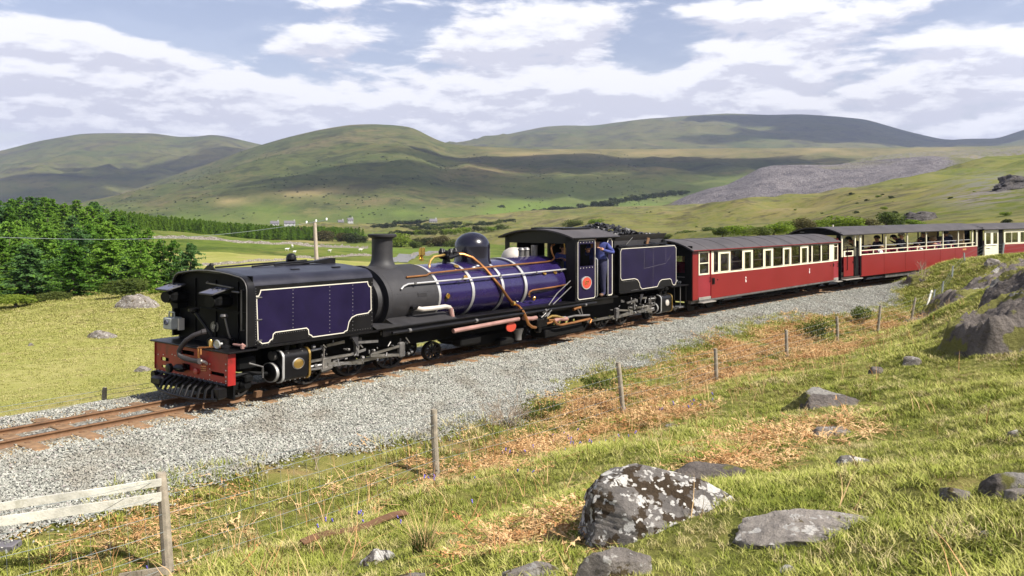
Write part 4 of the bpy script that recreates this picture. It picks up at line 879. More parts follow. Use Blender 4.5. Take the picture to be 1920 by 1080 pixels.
# cab
cabs = MB(); cabs.panel(8.62, 9.40, .84, 2.25, .978, .02, [(8.77, 9.33, 1.60, 2.09)]); cab = part(cabs, 'cab_side', 'black_paint', smooth=0)
PP = [(8.69, 2.12), (8.73, 2.165), (8.76, 2.178), (9.34, 2.178), (9.37, 2.165), (9.385, 2.12), (9.385, .90), (9.35, .87), (8.74, .868), (8.72, .885), (8.69, .91)]
m = MB(); m.panel(8.69, 9.385, .87, 2.175, .990, .006, [(8.77, 9.33, 1.60, 2.09)]); part(m, 'side_panel', 'tank_blue', cab, smooth=0)
part(MB().strip(PP, .016, .993, .005), 'lining', 'cream_line', cab)
m = MB(); m.rivets((8.80, .994, 2.125), (9.28, .994, 2.13), .105, .013); m.rivets((8.80, .994, 1.555), (9.28, .994, 1.56), .105, .013); part(m, 'cab_rivet', 'cream_line', cab, smooth=0)
rp = part(MB().lathe([(.20, 0), (.20, .02), (.185, .022)], (9.01, .994, 1.225), 'v', 36, .72), 'number_plate', 'bright_steel', cab)
part(MB().lathe([(.182, 0), (.182, .026), (.001, .026)], (9.01, .994, 1.225), 'v', 36, .72), 'plate_face', 'plate_red', cab)
letter('numeral', '87', .15, 9.01, 1.024, 1.225, 'brass', cab, 1.1, .8)
rim2 = [(9.01+.187*math.cos(a), 1.225+.135*math.sin(a)) for a in np.linspace(0, 2*math.pi, 30, False)]; part(MB().strip(rim2, .018, 1.014, .008), 'plate_rim', 'bright_steel', cab)
m = MB(); m.panel(9.90, 10.14, .84, 2.24, .978, .02, []); rcab = part(m, 'cab_pillar', 'black_paint', smooth=0)
part(MB().box(9.925, 10.105, .989, .994, .90, 2.16), 'side_panel', 'tank_blue', rcab)
part(MB().strip([(9.92, 1.86), (9.915, 2.12), (9.95, 2.16), (9.97, 2.185), (10.06, 2.185), (10.08, 2.16), (10.115, 2.12), (10.115, .91), (10.08, .885), (9.94, .885)], .022, .994, .005, False), 'lining', 'cream_line', rcab)
for u in (9.44, 9.89): part(MB().tube([(u, .99, .88), (u, 1.02, .92), (u, 1.02, 1.72), (u, .98, 1.76)], .014, 6), 'door_rail', 'bright_steel', cab)
fr_ = MB(); fr_.box(8.60, 8.62, .74, .985, .84, 2.25); fr_.box(8.60, 8.62, -.985, -.86, .84, 2.25); fr_.box(8.60, 8.62, -.86, .74, .84, 1.55); fr_.prism_vz([(-.985, 2.235), (-.86, 2.10), (.74, 2.10), (.985, 2.235), (.5, 2.35), (0, 2.385), (-.5, 2.35)], 8.60, 8.62); part(fr_, 'cab_front', 'black_paint', smooth=0)
fs = MB(); fs.panel(8.62, 10.14, .84, 2.25, -.978, .02, [(8.72, 9.05, 1.62, 2.14)]); part(fs, 'far_side', 'black_paint', smooth=0)
part(MB().box(8.6, 10.4, -.97, .97, .80, .84), 'cab_floor', 'under_black'); m = MB(); m.panelx(-.96, .96, .84, 2.25, 10.25, .02, []); part(m, 'cab_back', 'black_paint', smooth=0)
bh = MB(); bh.bbox(8.62, 8.72, -.62, .62, .9, 1.75, .1)
for i in range(14): bh.lathe([(.03, 0), (.035, .05), (.02, .08)], (8.72, rt.uniform(-.5, .5), rt.uniform(1.2, 1.75)), 'u', 8)
part(bh, 'backhead', 'black_paint'); part(MB().tube([(8.74, .62, 1.85), (8.74, .60, 2.12)], .014, 6), 'gauge_glass', 'brass')
def arc(w, z0, z1, n=16): return [(w*math.cos(math.pi*i/n), z0+(z1-z0)*math.sin(math.pi*i/n)**.8) for i in range(n+1)]
def roofshell(u0, u1, w, ze, zc, t=.03, n=18):
    o = [(w*(1-2*i/n), ze+(zc-ze)*(1-abs(1-2*i/n)**2.2)) for i in range(n+1)]; i_ = [(a*.985, b-t) for a, b in o]; return MB().prism_vz(o+i_[::-1], u0, u1)
crf = part(roofshell(8.42, 10.38, 1.06, 2.235, 2.42), 'cab_roof', 'roof_grey', smooth=30)
part(MB().bbox(8.95, 10.1, -.5, .42, 2.405, 2.445, .01), 'roof_vent', 'black_paint', crf); part(MB().tube([(8.44, 1.06, 2.225), (10.36, 1.06, 2.225)], .014, 6), 'rain_strip', 'black_paint', crf)
# rear bunker
rb = MB(); rsec = tanksec(1.0, .905, 1.90, 1.965, .08, 1.97); rb.prism_vz(rsec, 10.42, 13.27); bun = part(rb, 'rear_tank', 'black_paint', smooth=40)
RP = [(10.50, 1.90), (10.53, 1.935), (13.19, 1.945), (13.20, 1.925), (13.235, 1.895), (13.262, 1.885), (13.262, .985), (13.235, .965), (13.21, .925), (13.16, .915), (13.10, .93), (13.05, .965), (13.0, 1.06), (12.93, 1.095), (12.50, 1.095), (12.38, 1.06), (12.29, .97), (12.26, .935), (11.47, .925), (11.45, .95), (11.40, .98), (11.36, 1.08), (11.27, 1.165), (11.12, 1.20), (10.53, 1.195), (10.51, 1.225), (10.48, 1.245), (10.475, 1.86)]
part(fan(MB(), RP, 1.001), 'side_panel', 'tank_blue', bun, smooth=0); part(MB().strip(RP, .0145, 1.003, .005), 'lining', 'cream_line', bun)
m = MB(); m.rivets((11.60, 1.005, 1.46), (11.60, 1.005, 1.88), .045, .007); m.rivets((12.05, 1.005, .97), (12.05, 1.005, 1.9), .05, .007); m.rivets((12.7, 1.005, 1.58), (12.7, 1.005, 1.88), .045, .007); m.rivets((11.60, 1.005, 1.42), (12.7, 1.005, 1.5), .04, .006); m.rivets((12.7, 1.005, 1.5), (13.15, 1.005, 1.80), .05, .006); m.rivets((10.6, 1.003, 1.15), (11.1, 1.003, 1.15), .07, .008); m.rivets((11.0, 1.003, .92), (11.3, 1.003, .93), .05, .008)
part(m, 'rivet_row', 'steel', bun, smooth=0, kind='stuff')
cu = MB(); w = .86
for s in (1, -1): cu.loft([[(10.42, s*w, 1.965), (12.84, s*w, 1.965)], [(10.42, s*w, 2.12), (12.84, s*w, 2.13)], [(10.42, s*.92, 2.20), (12.86, s*.92, 2.235)], [(10.42, s*.94, 2.255), (12.88, s*.94, 2.275)], [(10.42, s*.91, 2.255), (12.84, s*.91, 2.275)], [(10.42, s*(w-.03), 2.10), (12.80, s*(w-.03), 2.10)], [(10.42, s*(w-.03), 1.965), (12.80, s*(w-.03), 1.965)]], False)
cu.box(12.80, 12.84, -.86, .86, 1.965, 2.26); cu.box(10.42, 10.45, -.86, .86, 1.965, 2.26); part(cu, 'coal_bunker', 'smokebox_black', bun, smooth=30)
m = MB(); m.tube([(10.9, .90, 2.02), (11.15, .93, 2.19)], .014, 6); m.tube([(11.9, .90, 2.06), (12.6, .94, 2.0)], .014, 6); m.tube([(10.5, .95, 1.99), (11.3, .95, 2.0), (12.9, .93, 2.01)], .018, 6)
for i in range(6):
    u = 10.47+rt.random()*.4; m.bbox(u, u+.10, .88, .96, 1.97, 2.0+rt.random()*.03, .01)
for i in range(8): u = 12.6+rt.random()*.2; m.bbox(u, u+.09, .7, .93, 1.97, 2.02+rt.random()*.09, .01)
part(m, 'fire_iron', 'black_paint', bun); part(MB().prism_uz([(11.80, 2.02), (11.90, 2.02), (11.98, 2.16), (11.86, 2.18)], .93, .95), 'wooden_block', 'rail_rust', bun)
m = MB(); m.bbox(13.0, 13.95, -1.02, 1.02, .862, .885, .006); m.box(13.27, 13.3, -.95, .95, .5, .862); m.box(13.93, 13.95, -.95, .95, .45, .86); part(m, 'rear_deck', 'black_paint')
part(MB().box(10.42, 12.6, .96, 1.03, .875, .903), 'footplate', 'black_paint'); part(MB().box(10.42, 12.6, -1.03, -.96, .875, .903), 'footplate', 'black_paint')
m = MB(); m.tube([(13.3, .98, .9), (13.28, 1.0, 1.0), (13.33, 1.0, 1.03)], .02, 6); m.tube([(13.6, .95, .86), (13.6, .95, .30)], .015, 6); m.bbox(13.45, 13.7, .85, 1.0, .28, .32, .01); m.tube([(13.25, .6, .7), (13.4, .75, .4), (13.6, .8, .22), (13.85, .7, .25)], .03, 8); part(m, 'rear_step', 'dull_steel')
part(MB().bbox(13.95, 14.35, -.1, .1, .42, .52, .03), 'coupling', 'under_black')
# coal
cm = MB(); rc = random.Random(11)
for i in range(520):
    u = 10.55+rc.random()*2.2; v = rc.uniform(-.82, .84); hh = 2.22+.27*math.exp(-((u-11.2)/.62)**2)*math.exp(-(v/.75)**2)+.03*rc.random(); s = rc.uniform(.035, .085)
    q = [Vector((rc.gauss(0, 1), rc.gauss(0, 1), rc.gauss(0, 1))).normalized()*s*rc.uniform(.7, 1.2) for _ in range(7)]; bmx = bmesh.new(); [bmx.verts.new((u+p.x*1.25, v+p.y, hh+p.z*.8)) for p in q]
    bmesh.ops.convex_hull(bmx, input=bmx.verts); bmx.verts.index_update(); cm.add([tuple(x.co) for x in bmx.verts], [tuple(x.index for x in f.verts) for f in bmx.faces]); bmx.free()
cm.add([(10.46, -.84, 2.18), (12.79, -.84, 2.18), (12.79, .84, 2.18), (10.46, .84, 2.18)], [(0, 1, 2, 3)])
co = cm.build('coal', 'coal_lump', None, smooth=0, weld=False); co.location = LOCO.location; co.rotation_euler = LOCO.rotation_euler; tag(co, 'heap of black coal lumps in the bunker behind the engine cab', 'coal', kind='stuff')
# grey box lamp hung beside the front tank
lm = empty('box_lamp', tuple(LOCO.matrix_basis @ Vector((.22, .88, .94)))); lm.rotation_euler = LOCO.rotation_euler; tag(lm, 'pale grey box lamp hung at the far corner of the front tank', 'lamp')
MB().bbox(-.10, .10, -.13, .10, .01, .19, .012).build('lamp_case', 'lamp_grey', lm); MB().lathe([(.05, 0), (.05, -.02), (.035, -.022), (.03, -.012), (.001, -.012)], (-.10, -.03, .12), 'u', 16, .85).build('lens', 'visor_glass', lm)
MB().tube([(-.02, -.09, .19), (-.02, -.09, .27), (-.02, .06, .27), (-.02, .06, .19)], .012, 6).build('handle', 'lamp_grey', lm); MB().tube([(.02, -.03, .26), (.03, -.03, .46)], .014, 6).build('hook', 'black_paint', lm); MB().box(.0, .09, .12, .16, .0, .18).build('side_plate', 'cream_line', lm)
# ------------------------------------------------------------------ carriages
def chamfers(m, h, v, c, t):                # fill the corners of an opening so that it reads as rounded
    for u, su in ((h[0], 1), (h[1], -1)):
        for z, sz in ((h[2], 1), (h[3], -1)):
            p = [(u, z), (u+su*c, z), (u+su*c*.3, z+sz*c*.25), (u, z+sz*c*.8)]; m.prism_uz(p, v-t/2, v+t/2)
def glass(parent, h, v): return MB().box(h[0], h[1], v-.004, v+.004, h[2], h[3]).build('pane', 'window_glass', parent, smooth=0)
def bogie(root, u, mat='under_black'):
    b = MB()
    for s in (1, -1): b.prism_uz([(u-.85, .30), (u-.7, .34), (u+.7, .34), (u+.85, .30), (u+.85, .24), (u+.3, .20), (u-.3, .20), (u-.85, .24)], s*.62-.03, s*.62+.03); [b.bbox(u+q-.09, u+q+.09, s*.66-.05, s*.66+.05, .16, .30, .02) for q in (-.55, .55)]
    b.bbox(u-.2, u+.2, -.6, .6, .22, .36, .03); o = b.build('bogie', mat, root)
    for q in (-.55, .55):
        w = MB()
        for s in (1, -1): w.lathe([(.22, -.05), (.24, -.03), (.24, .03), (.10, .05), (.001, .05)], (u+q, s*.32, .19), 'v', 20, .78)
        w.tube([(u+q, -.6, .19), (u+q, .6, .19)], .04, 8); w.build('wheelset', 'wheel_black', o)
def seats(root, L, z, us, mat='seat_cloth'):
    for u in us:
        for s in (1, -1):
            m = MB(); m.bbox(u-.22, u+.22, s*.55-.36, s*.55+.36, z+.22, z+.30, .03); m.bbox(u-.05, u+.05, s*.55-.36, s*.55+.36, z+.25, z+.90, .03); m.box(u-.15, u+.15, s*.55-.3, s*.55+.3, z, z+.22); m.build('seat', mat, root)
# 1: closed red and cream saloon
C1 = vehicle('passenger_carriage', 14.31, 'closed red and cream carriage coupled right behind the engine, white figure on each end', 'carriage', 25.05, 'carriages of the train')
L1 = 10.74; q0 = 14.31
wl = [(15.45, 15.73, 0), (15.83, 16.40, 1), (16.47, 17.24, 0), (17.36, 17.85, 1), (17.94, 18.67, 0), (18.79, 19.27, 1), (19.39, 20.13, 0), (20.22, 20.68, 1), (20.79, 21.53, 0), (21.62, 22.13, 1), (22.22, 22.49, 0), (22.58, 23.32, 0), (23.41, 24.12, 0)]
wins = [(a-q0+.018, b-q0-.018, 1.125 if k else 1.14, 1.655 if k else 1.715, k) for a, b, k in wl]
B1 = lambda m, n, mat, **k: m.build(n, mat, k.pop('parent', C1), **k)
m = MB(); m.box(1.02, 10.22, .985, 1.005, .43, 1.085); lower = B1(m, 'side_panel', 'carriage_red', smooth=0)
m = MB(); m.box(1.02, 10.22, .998, 1.012, .415, .45); B1(m, 'sill_board', 'carriage_red', parent=lower, smooth=0)
m = MB(); m.panel(1.02, 10.22, 1.085, 1.775, .992, .022, [h[:4] for h in wins]); [chamfers(m, h, .992, .06, .0218) for h in wins if not h[4]]; band = B1(m, 'window_band', 'cream_paint', smooth=0)
for h in wins:
    f = MB(); w = .014 if h[4] else .010; f.panel(h[0]-.004, h[1]+.004, h[2]-.004, h[3]+.004, .995, .034, [(h[0]+w, h[1]-w, h[2]+w, h[3]-w)])
    if not h[4]: f.box(h[0], h[1], .985, .999, h[2]+(h[3]-h[2])*.42, h[2]+(h[3]-h[2])*.42+.010)
    wf = B1(f, 'window_frame', 'cream_paint' if h[4] else 'interior_dark', smooth=0); glass(wf, h, .985)
for u0, u1, w0, w1 in ((.30, 1.0, .36, .86), (10.24, 10.70, 10.29, 10.62)):
    m = MB(); m.panel(u0, u1, .47, 1.77, .975, .02, [(w0, w1, 1.13, 1.70)]); d = B1(m, 'door', 'faded_red', smooth=0)
    m = MB(); m.panel(w0-.05, w1+.05, 1.09, 1.735, .988, .02, [(w0, w1, 1.13, 1.70)]); m.box(w0, w1, .98, .996, 1.40 if u0 < 1 else 1.60, 1.425 if u0 < 1 else 1.62); B1(m, 'door_window_frame', 'cream_paint', parent=d, smooth=0); glass(d, (w0, w1, 1.13, 1.70), .97)
    m = MB(); m.tube([(u1-.05, .99, 1.0), (u1-.05, 1.02, .98), (u1-.05, 1.02, .9), (u1-.05, .99, .88)], .012, 6); B1(m, 'handle', 'black_paint', parent=d)
    m = MB(); m.bbox(u0-.02, u1+.03, .98, 1.15, .33, .36, .008); m.bbox(u0+.02, u1, .98, 1.0, .36, .48, .006); B1(m, 'step', 'step_wood')
m = MB()
for a in (0., 10.705): m.box(a, a+.035+(.26 if a == 0 else 0), .965, .985, .43, 1.78)
m.box(1.0, 1.02, .97, 1.0, .43, 1.78); m.box(10.22, 10.24, .97, 1.0, .43, 1.78); B1(m, 'corner_post', 'carriage_red', smooth=0)
m = MB(); m.tube([(1.08, 1.01, .98), (1.10, 1.03, .93), (1.10, 1.03, .82)], .014, 6); m.bbox(1.05, 1.2, 1.005, 1.02, .80, .98, .01); m.bbox(1.36, 1.40, 1.005, 1.02, .90, .94, .01); m.bbox(9.9, 9.93, 1.005, 1.02, .93, .96, .01); m.tube([(10.18, 1.01, 1.02), (10.18, 1.03, .95), (10.18, 1.01, .90)], .014, 6); B1(m, 'grab_handle', 'black_paint')
m = MB(); m.panelx(-.97, .97, .42, 1.90, 0, .03, [(.35, .75, 1.16, 1.62), (-.75, -.35, 1.16, 1.62)]); e = B1(m, 'end_wall', 'under_black', smooth=0)
for a in ((.35, .75), (-.75, -.35)): MB().box(-.005, .005, a[0], a[1], 1.16, 1.62).build('pane', 'window_glass', e, smooth=0)
letter('number', '119', .14, -.02, .55, .90, 'white_letter', e, .9, .7, 'front'); MB().box(-.025, -.016, .35, .75, 1.035, 1.06).build('rail', 'dull_steel', e, smooth=0); MB().tube([(-.02, .45, .70), (-.05, .52, .74), (-.05, .58, .76)], .02, 6).build('end_cock', 'bright_steel', e)
m = MB(); m.panelx(-.97, .97, .42, 1.90, 10.73, .03, [(.35, .75, 1.16, 1.62), (-.75, -.35, 1.16, 1.62)]); B1(m, 'end_wall', 'carriage_red', smooth=0)
m = MB(); m.panel(.1, 10.6, .43, 1.775, -.99, .02, [h[:4] for h in wins]); B1(m, 'far_side', 'interior_wood', smooth=0)
m = MB(); [m.box(h[0], h[1], -.995, -.985, h[2], h[3]) for h in wins]; B1(m, 'far_glazing', 'window_glass', smooth=0)
B1(MB().box(.02, 10.7, -.97, .97, .40, .44), 'floor', 'interior_dark', smooth=0)
rf = B1(roofshell(-.12, 10.84, 1.07, 1.775, 2.055, .035, 22), 'roof', 'roof_grey', smooth=30)
m = MB()
for u in np.arange(.75, 10.7, 1.13):
    o = [(1.07*(1-2*i/16), 1.776+.28*(1-abs(1-2*i/16)**2.2)) for i in range(17)]; m.loft([[(u, a, b+.0015) for a, b in o], [(u, a, b+.007) for a, b in o], [(u+.03, a, b+.007) for a, b in o], [(u+.03, a, b+.0015) for a, b in o]], False)
B1(m, 'roof_seam', 'roof_grey', parent=rf, smooth=30)
B1(MB().box(-.1, 10.82, 1.055, 1.075, 1.764, 1.785), 'gutter', 'carriage_red', smooth=0)
m = MB(); m.box(.05, 10.7, .82, .90, .32, .40); m.box(.05, 10.7, -.90, -.82, .32, .40); m.box(.3, 10.4, .985, 1.02, .365, .41); B1(m, 'underframe', 'dull_steel', smooth=0)
m = MB(); m.bbox(4.3, 6.2, .3, .75, .16, .33, .03); m.bbox(6.6, 7.4, .5, .8, .18, .33, .03); m.tube([(3.0, .82, .25), (8.4, .82, .25)], .02, 6); B1(m, 'truss_box', 'under_black'); letter('lettering', '5 TON 12', .05, 5.0, .77, .25, 'white_letter', C1, 1.3, .7)
for u in (1.6, 9.1): bogie(C1, u)
seats(C1, L1, .44, [1.4, 2.1, 3.0, 3.7, 4.6, 5.3, 6.2, 6.9, 7.8, 8.5, 9.4])
for h in wins:
    if not h[4] and h[0] > 1.4: MB().lathe([(.02, .0), (.10, -.10), (.09, -.10), (.015, 0)], ((h[0]+h[1])/2, .84, 1.69), 'z', 10).build('lamp_shade', 'lamp_orange', C1)
for u, z in ((3.16, .79), (8.0, .815)):
    letter('figure', '6', .19, u, 1.008, z, 'white_letter', lower, 1.0, .85); m = MB(); m.box(u-.028, u+.028, 1.006, 1.011, z+.075, z+.09); [m.rivet((u+x, 1.006, z+.10), .013) for x in (-.02, 0, .02)]; m.build('crest', 'white_letter', lower)

# 2: semi open carriage
C2 = vehicle('passenger_carriage', 25.44, 'semi open red carriage with passengers standing behind cream rails', 'carriage', 38.95, 'carriages of the train')
L2 = 13.5; q0 = 25.44; B2 = lambda m, n, mat, **k: m.build(n, mat, k.pop('parent', C2), **k)
seam = [27.0, 28.91, 30.85, 32.70, 34.40, 36.05, 38.70]
for a, b in zip(seam, seam[1:]): B2(MB().bbox(a-q0+.008, b-q0-.008, .985, 1.006, .44, 1.215, .004), 'side_panel', 'carriage_red', smooth=20)
B2(MB().box(1.50, 13.3, .978, .99, .43, 1.215), 'panel_backing', 'under_black', smooth=0); B2(MB().box(1.5, 13.3, .985, 1.012, .415, .445), 'sill_board', 'carriage_red', smooth=0)
m = MB(); m.bbox(.22, .98, .95, .972, .47, 1.20, .004); d = B2(m, 'door', 'carriage_red'); m = MB(); m.panel(.22, .98, 1.205, 1.42, .962, .02, [(.34, .90, 1.235, 1.385)]); B2(m, 'door_rail', 'cream_paint', parent=d, smooth=0); MB().tube([(.9, .98, 1.02), (.9, 1.0, .98), (.9, .98, .94)], .012, 6).build('handle', 'black_paint', d)
m = MB(); m.tube([(.44, .985, 1.6), (.44, 1.01, 1.55), (.44, 1.01, .75), (.44, .985, .70)], .013, 6); m.tube([(1.05, .985, 1.6), (1.05, 1.01, 1.55), (1.05, 1.01, .75)], .013, 6); B2(m, 'grab_rail', 'under_black')
B2(MB().box(1.08, 1.40, .90, .96, .43, 1.50), 'door_recess', 'under_black', smooth=0)
for u, w, hh in ((.05, .09, 2.04), (1.08, .07, 2.04), (1.5, .13, 2.04), (3.66, .06, 2.04), (5.66, .06, 2.04), (7.53, .06, 2.04), (9.30, .06, 2.04), (11.03, .06, 2.04), (12.72, .10, 2.04), (13.25, .11, 2.04)): B2(MB().bbox(u-w/2, u+w/2, .95, 1.0, 1.20, hh, .006), 'window_post', 'cream_paint')
m = MB(); m.bbox(1.5, 13.25, .962, 1.004, 1.215, 1.25, .006); m.bbox(1.5, 13.0, .965, 1.0, 1.375, 1.405, .006)
for u in (2.58, 4.66, 6.6, 8.4, 10.2, 11.9): m.box(u-.025, u+.025, .968, .998, 1.25, 1.375)
B2(m, 'hand_rail', 'cream_paint'); B2(MB().tube([(1.55, .93, 1.545), (12.6, .93, 1.545)], .013, 6), 'safety_bar', 'bright_steel')
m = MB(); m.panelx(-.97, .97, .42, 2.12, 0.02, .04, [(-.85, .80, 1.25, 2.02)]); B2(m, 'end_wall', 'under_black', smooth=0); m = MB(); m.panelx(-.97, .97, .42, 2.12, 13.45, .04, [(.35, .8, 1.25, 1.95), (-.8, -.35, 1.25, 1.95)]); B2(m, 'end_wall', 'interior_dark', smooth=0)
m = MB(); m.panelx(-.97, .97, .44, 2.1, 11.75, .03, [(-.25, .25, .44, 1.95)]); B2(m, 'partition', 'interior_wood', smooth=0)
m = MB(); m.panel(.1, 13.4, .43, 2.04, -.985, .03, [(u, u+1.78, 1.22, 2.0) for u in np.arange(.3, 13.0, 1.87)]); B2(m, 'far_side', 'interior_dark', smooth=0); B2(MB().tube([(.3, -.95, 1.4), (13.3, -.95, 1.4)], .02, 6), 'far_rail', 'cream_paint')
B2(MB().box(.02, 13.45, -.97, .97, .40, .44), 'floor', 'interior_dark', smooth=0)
rf = B2(roofshell(-.10, 13.62, 1.12, 2.03, 2.295, .035, 22), 'roof', 'roof_grey', smooth=30); m = MB(); m.prism_vz([(1.05*(1-2*i/16), 2.0+.25*(1-abs(1-2*i/16)**2.2)) for i in range(17)], -.02, .02); B2(m, 'roof_end', 'under_black', parent=rf); letter('number', '2060', .10, -.04, -.55, 2.10, 'dull_steel', rf, .9, .7, 'front')
MB().tube([(1.3, 0, 2.29), (1.3, 0, 2.37)], .03, 8).build('roof_vent', 'cream_paint', rf)
m = MB(); m.box(.05, 13.4, .82, .90, .32, .40); m.box(.05, 13.4, -.90, -.82, .32, .40); B2(m, 'underframe', 'under_black', smooth=0)
for a, b in ((3.75, 7.0), (8.95, 10.45)): B2(MB().bbox(a, b, .80, .93, .235, .385, .015), 'battery_box', 'dull_steel')
m = MB(); m.bbox(.1, 1.45, .90, 1.12, .345, .375, .008); B2(m, 'step', 'step_wood')
for u in (1.9, 11.5): bogie(C2, u)
seats(C2, L2, .44, [2.3, 3.1, 4.2, 5.0, 6.1, 6.9, 8.0, 8.8, 9.9, 10.7], 'seat_cloth')
letter('number', '2020', .13, 11.7, 1.009, 1.115, 'gold_letter', C2, 1.6, .75)
# 3: last carriage in view
C3 = vehicle('passenger_carriage', 39.55, 'last carriage in view, red and cream with a pale cream end door', 'carriage', 51.5, 'carriages of the train')
B3 = lambda m, n, mat, **k: m.build(n, mat, k.pop('parent', C3), **k)
m = MB(); m.panel(.15, 1.45, .45, 1.97, .975, .02, [(.28, .72, 1.28, 1.82), (.95, 1.35, 1.28, 1.82)]); d = B3(m, 'door', 'cream_paint', smooth=0); glass(d, (.28, .72, 1.28, 1.82), .97); glass(d, (.95, 1.35, 1.28, 1.82), .97); m = MB(); m.tube([(.2, 1.0, 1.23), (1.3, 1.0, 1.23)], .02, 6); m.tube([(.25, 1.0, 1.12), (.6, 1.02, 1.1), (.75, 1.0, 1.15)], .014, 6); B3(m, 'handle', 'white_letter', parent=d)
B3(MB().box(1.45, 1.95, .90, .96, .43, 2.0), 'door_recess', 'under_black', smooth=0)
wn3 = [(2.05, 3.35, 1.28, 1.84), (3.55, 4.85, 1.28, 1.84), (5.05, 6.35, 1.28, 1.84), (6.6, 7.9, 1.28, 1.84), (8.1, 9.4, 1.28, 1.84)]
B3(MB().box(1.95, 11.9, .985, 1.005, .43, 1.235), 'side_panel', 'carriage_red', smooth=0); m = MB(); m.panel(1.95, 11.9, 1.235, 2.0, .992, .022, wn3); B3(m, 'window_band', 'cream_paint', smooth=0)
for h in wn3: f = MB(); f.panel(h[0], h[1], h[2], h[3], .997, .028, [(h[0]+.03, h[1]-.03, h[2]+.03, h[3]-.03)]); f.box((h[0]+h[1])/2-.02, (h[0]+h[1])/2+.02, .985, 1.01, h[2], h[3]); wf = B3(f, 'window_frame', 'cream_paint', smooth=0); glass(wf, h, .985)
m = MB(); m.panelx(-.97, .97, .42, 2.1, 0, .04, [(.35, .8, 1.25, 1.95), (-.8, -.35, 1.25, 1.95)]); B3(m, 'end_wall', 'under_black', smooth=0); m = MB(); m.panel(.1, 11.9, .43, 2.0, -.985, .03, wn3); B3(m, 'far_side', 'interior_wood', smooth=0)
B3(MB().box(0, 11.9, -.97, .97, .4, .44), 'floor', 'interior_dark', smooth=0); B3(roofshell(-.1, 12, 1.12, 2.0, 2.26, .035, 22), 'roof', 'roof_grey', smooth=30); B3(MB().box(.05, 11.9, .8, .9, .3, .4), 'underframe', 'under_black', smooth=0)
for u in (1.8, 10): bogie(C3, u)
seats(C3, 12, .44, [2.6, 3.6, 4.6, 5.6, 6.6])

# ------------------------------------------------------------------ people
POSES = {
 # joints in metres for a person 1.75 m tall: x forward, y left, z up; (parent, position, radius, dress)
 'stand': dict(pelvis=(None, (0, 0, .95), .15, 'leg'), waist=('pelvis', (0, 0, 1.12), .14, 'top'), chest=('waist', (0, 0, 1.33), .165, 'top'), neck=('chest', (.02, 0, 1.50), .065, 'skin'), chin=('neck', (.045, 0, 1.57), .085, 'skin'), head=('chin', (.035, 0, 1.67), .105, 'skin'),
   ls=('chest', (0, .19, 1.42), .085, 'top'), le=('ls', (.03, .25, 1.14), .062, 'top'), lw=('le', (.22, .14, 1.22), .045, 'top'), lh=('lw', (.32, .06, 1.30), .04, 'skin'), rs=('chest', (0, -.19, 1.42), .085, 'top'), re=('rs', (.03, -.25, 1.14), .062, 'top'), rw=('re', (.20, -.14, 1.20), .045, 'top'), rh=('rw', (.30, -.05, 1.30), .04, 'skin'),
   lt=('pelvis', (0, .10, .90), .12, 'leg'), lk=('lt', (.02, .11, .50), .075, 'leg'), la=('lk', (-.02, .11, .09), .05, 'leg'), lf=('la', (.14, .12, .045), .045, 'boot'), rt=('pelvis', (0, -.10, .90), .12, 'leg'), rk=('rt', (.02, -.11, .50), .075, 'leg'), ra=('rk', (-.02, -.11, .09), .05, 'leg'), rf=('ra', (.14, -.12, .045), .045, 'boot')),
}
POSES['sit'] = {k: list(v) for k, v in POSES['stand'].items()}
for k, p in dict(pelvis=(0, 0, .52), waist=(-.02, 0, .68), chest=(0, 0, .90), neck=(.03, 0, 1.07), chin=(.06, 0, 1.14), head=(.05, 0, 1.24), ls=(0, .19, .99), le=(.06, .24, .72), lw=(.28, .16, .70), lh=(.38, .10, .72), rs=(0, -.19, .99), re=(.06, -.24, .72), rw=(.28, -.16, .70), rh=(.38, -.10, .72), lt=(.06, .10, .50), lk=(.46, .11, .52), la=(.44, .11, .09), lf=(.60, .12, .045), rt=(.06, -.10, .50), rk=(.46, -.11, .52), ra=(.44, -.11, .09), rf=(.60, -.12, .045)).items(): POSES['sit'][k][1] = p
POSES['lean'] = {k: list(v) for k, v in POSES['stand'].items()}   # the driver: leaning out with a bent back, one arm up on the cab side
for k, p in dict(waist=(.03, 0, 1.12), chest=(.13, 0, 1.34), neck=(.30, .06, 1.47), chin=(.37, .08, 1.50), head=(.42, .09, 1.56), ls=(.14, .20, 1.42), le=(.10, .30, 1.13), lw=(.32, .22, 1.08), lh=(.42, .18, 1.10), rs=(.10, -.20, 1.43), re=(.04, -.33, 1.20), rw=(.26, -.34, 1.30), rh=(.37, -.33, 1.38)).items(): POSES['lean'][k][1] = p
POSES['door'] = {k: list(v) for k, v in POSES['stand'].items()}
for k, p in dict(chest=(.03, 0, 1.33), neck=(.10, -.04, 1.48), chin=(.14, -.07, 1.53), head=(.15, -.09, 1.62), ls=(0, .20, 1.43), le=(-.10, .29, 1.21), lw=(.24, .29, 1.29), lh=(.38, .28, 1.35), rs=(.04, -.19, 1.42)).items(): POSES['door'][k][1] = p
POSES['chest'] = {k: list(v) for k, v in POSES['stand'].items()}
for k, p in dict(lw=(.20, .02, 1.30), lh=(.26, -.04, 1.36), rw=(.18, -.12, 1.12), rh=(.24, -.02, 1.14)).items(): POSES['chest'][k][1] = p
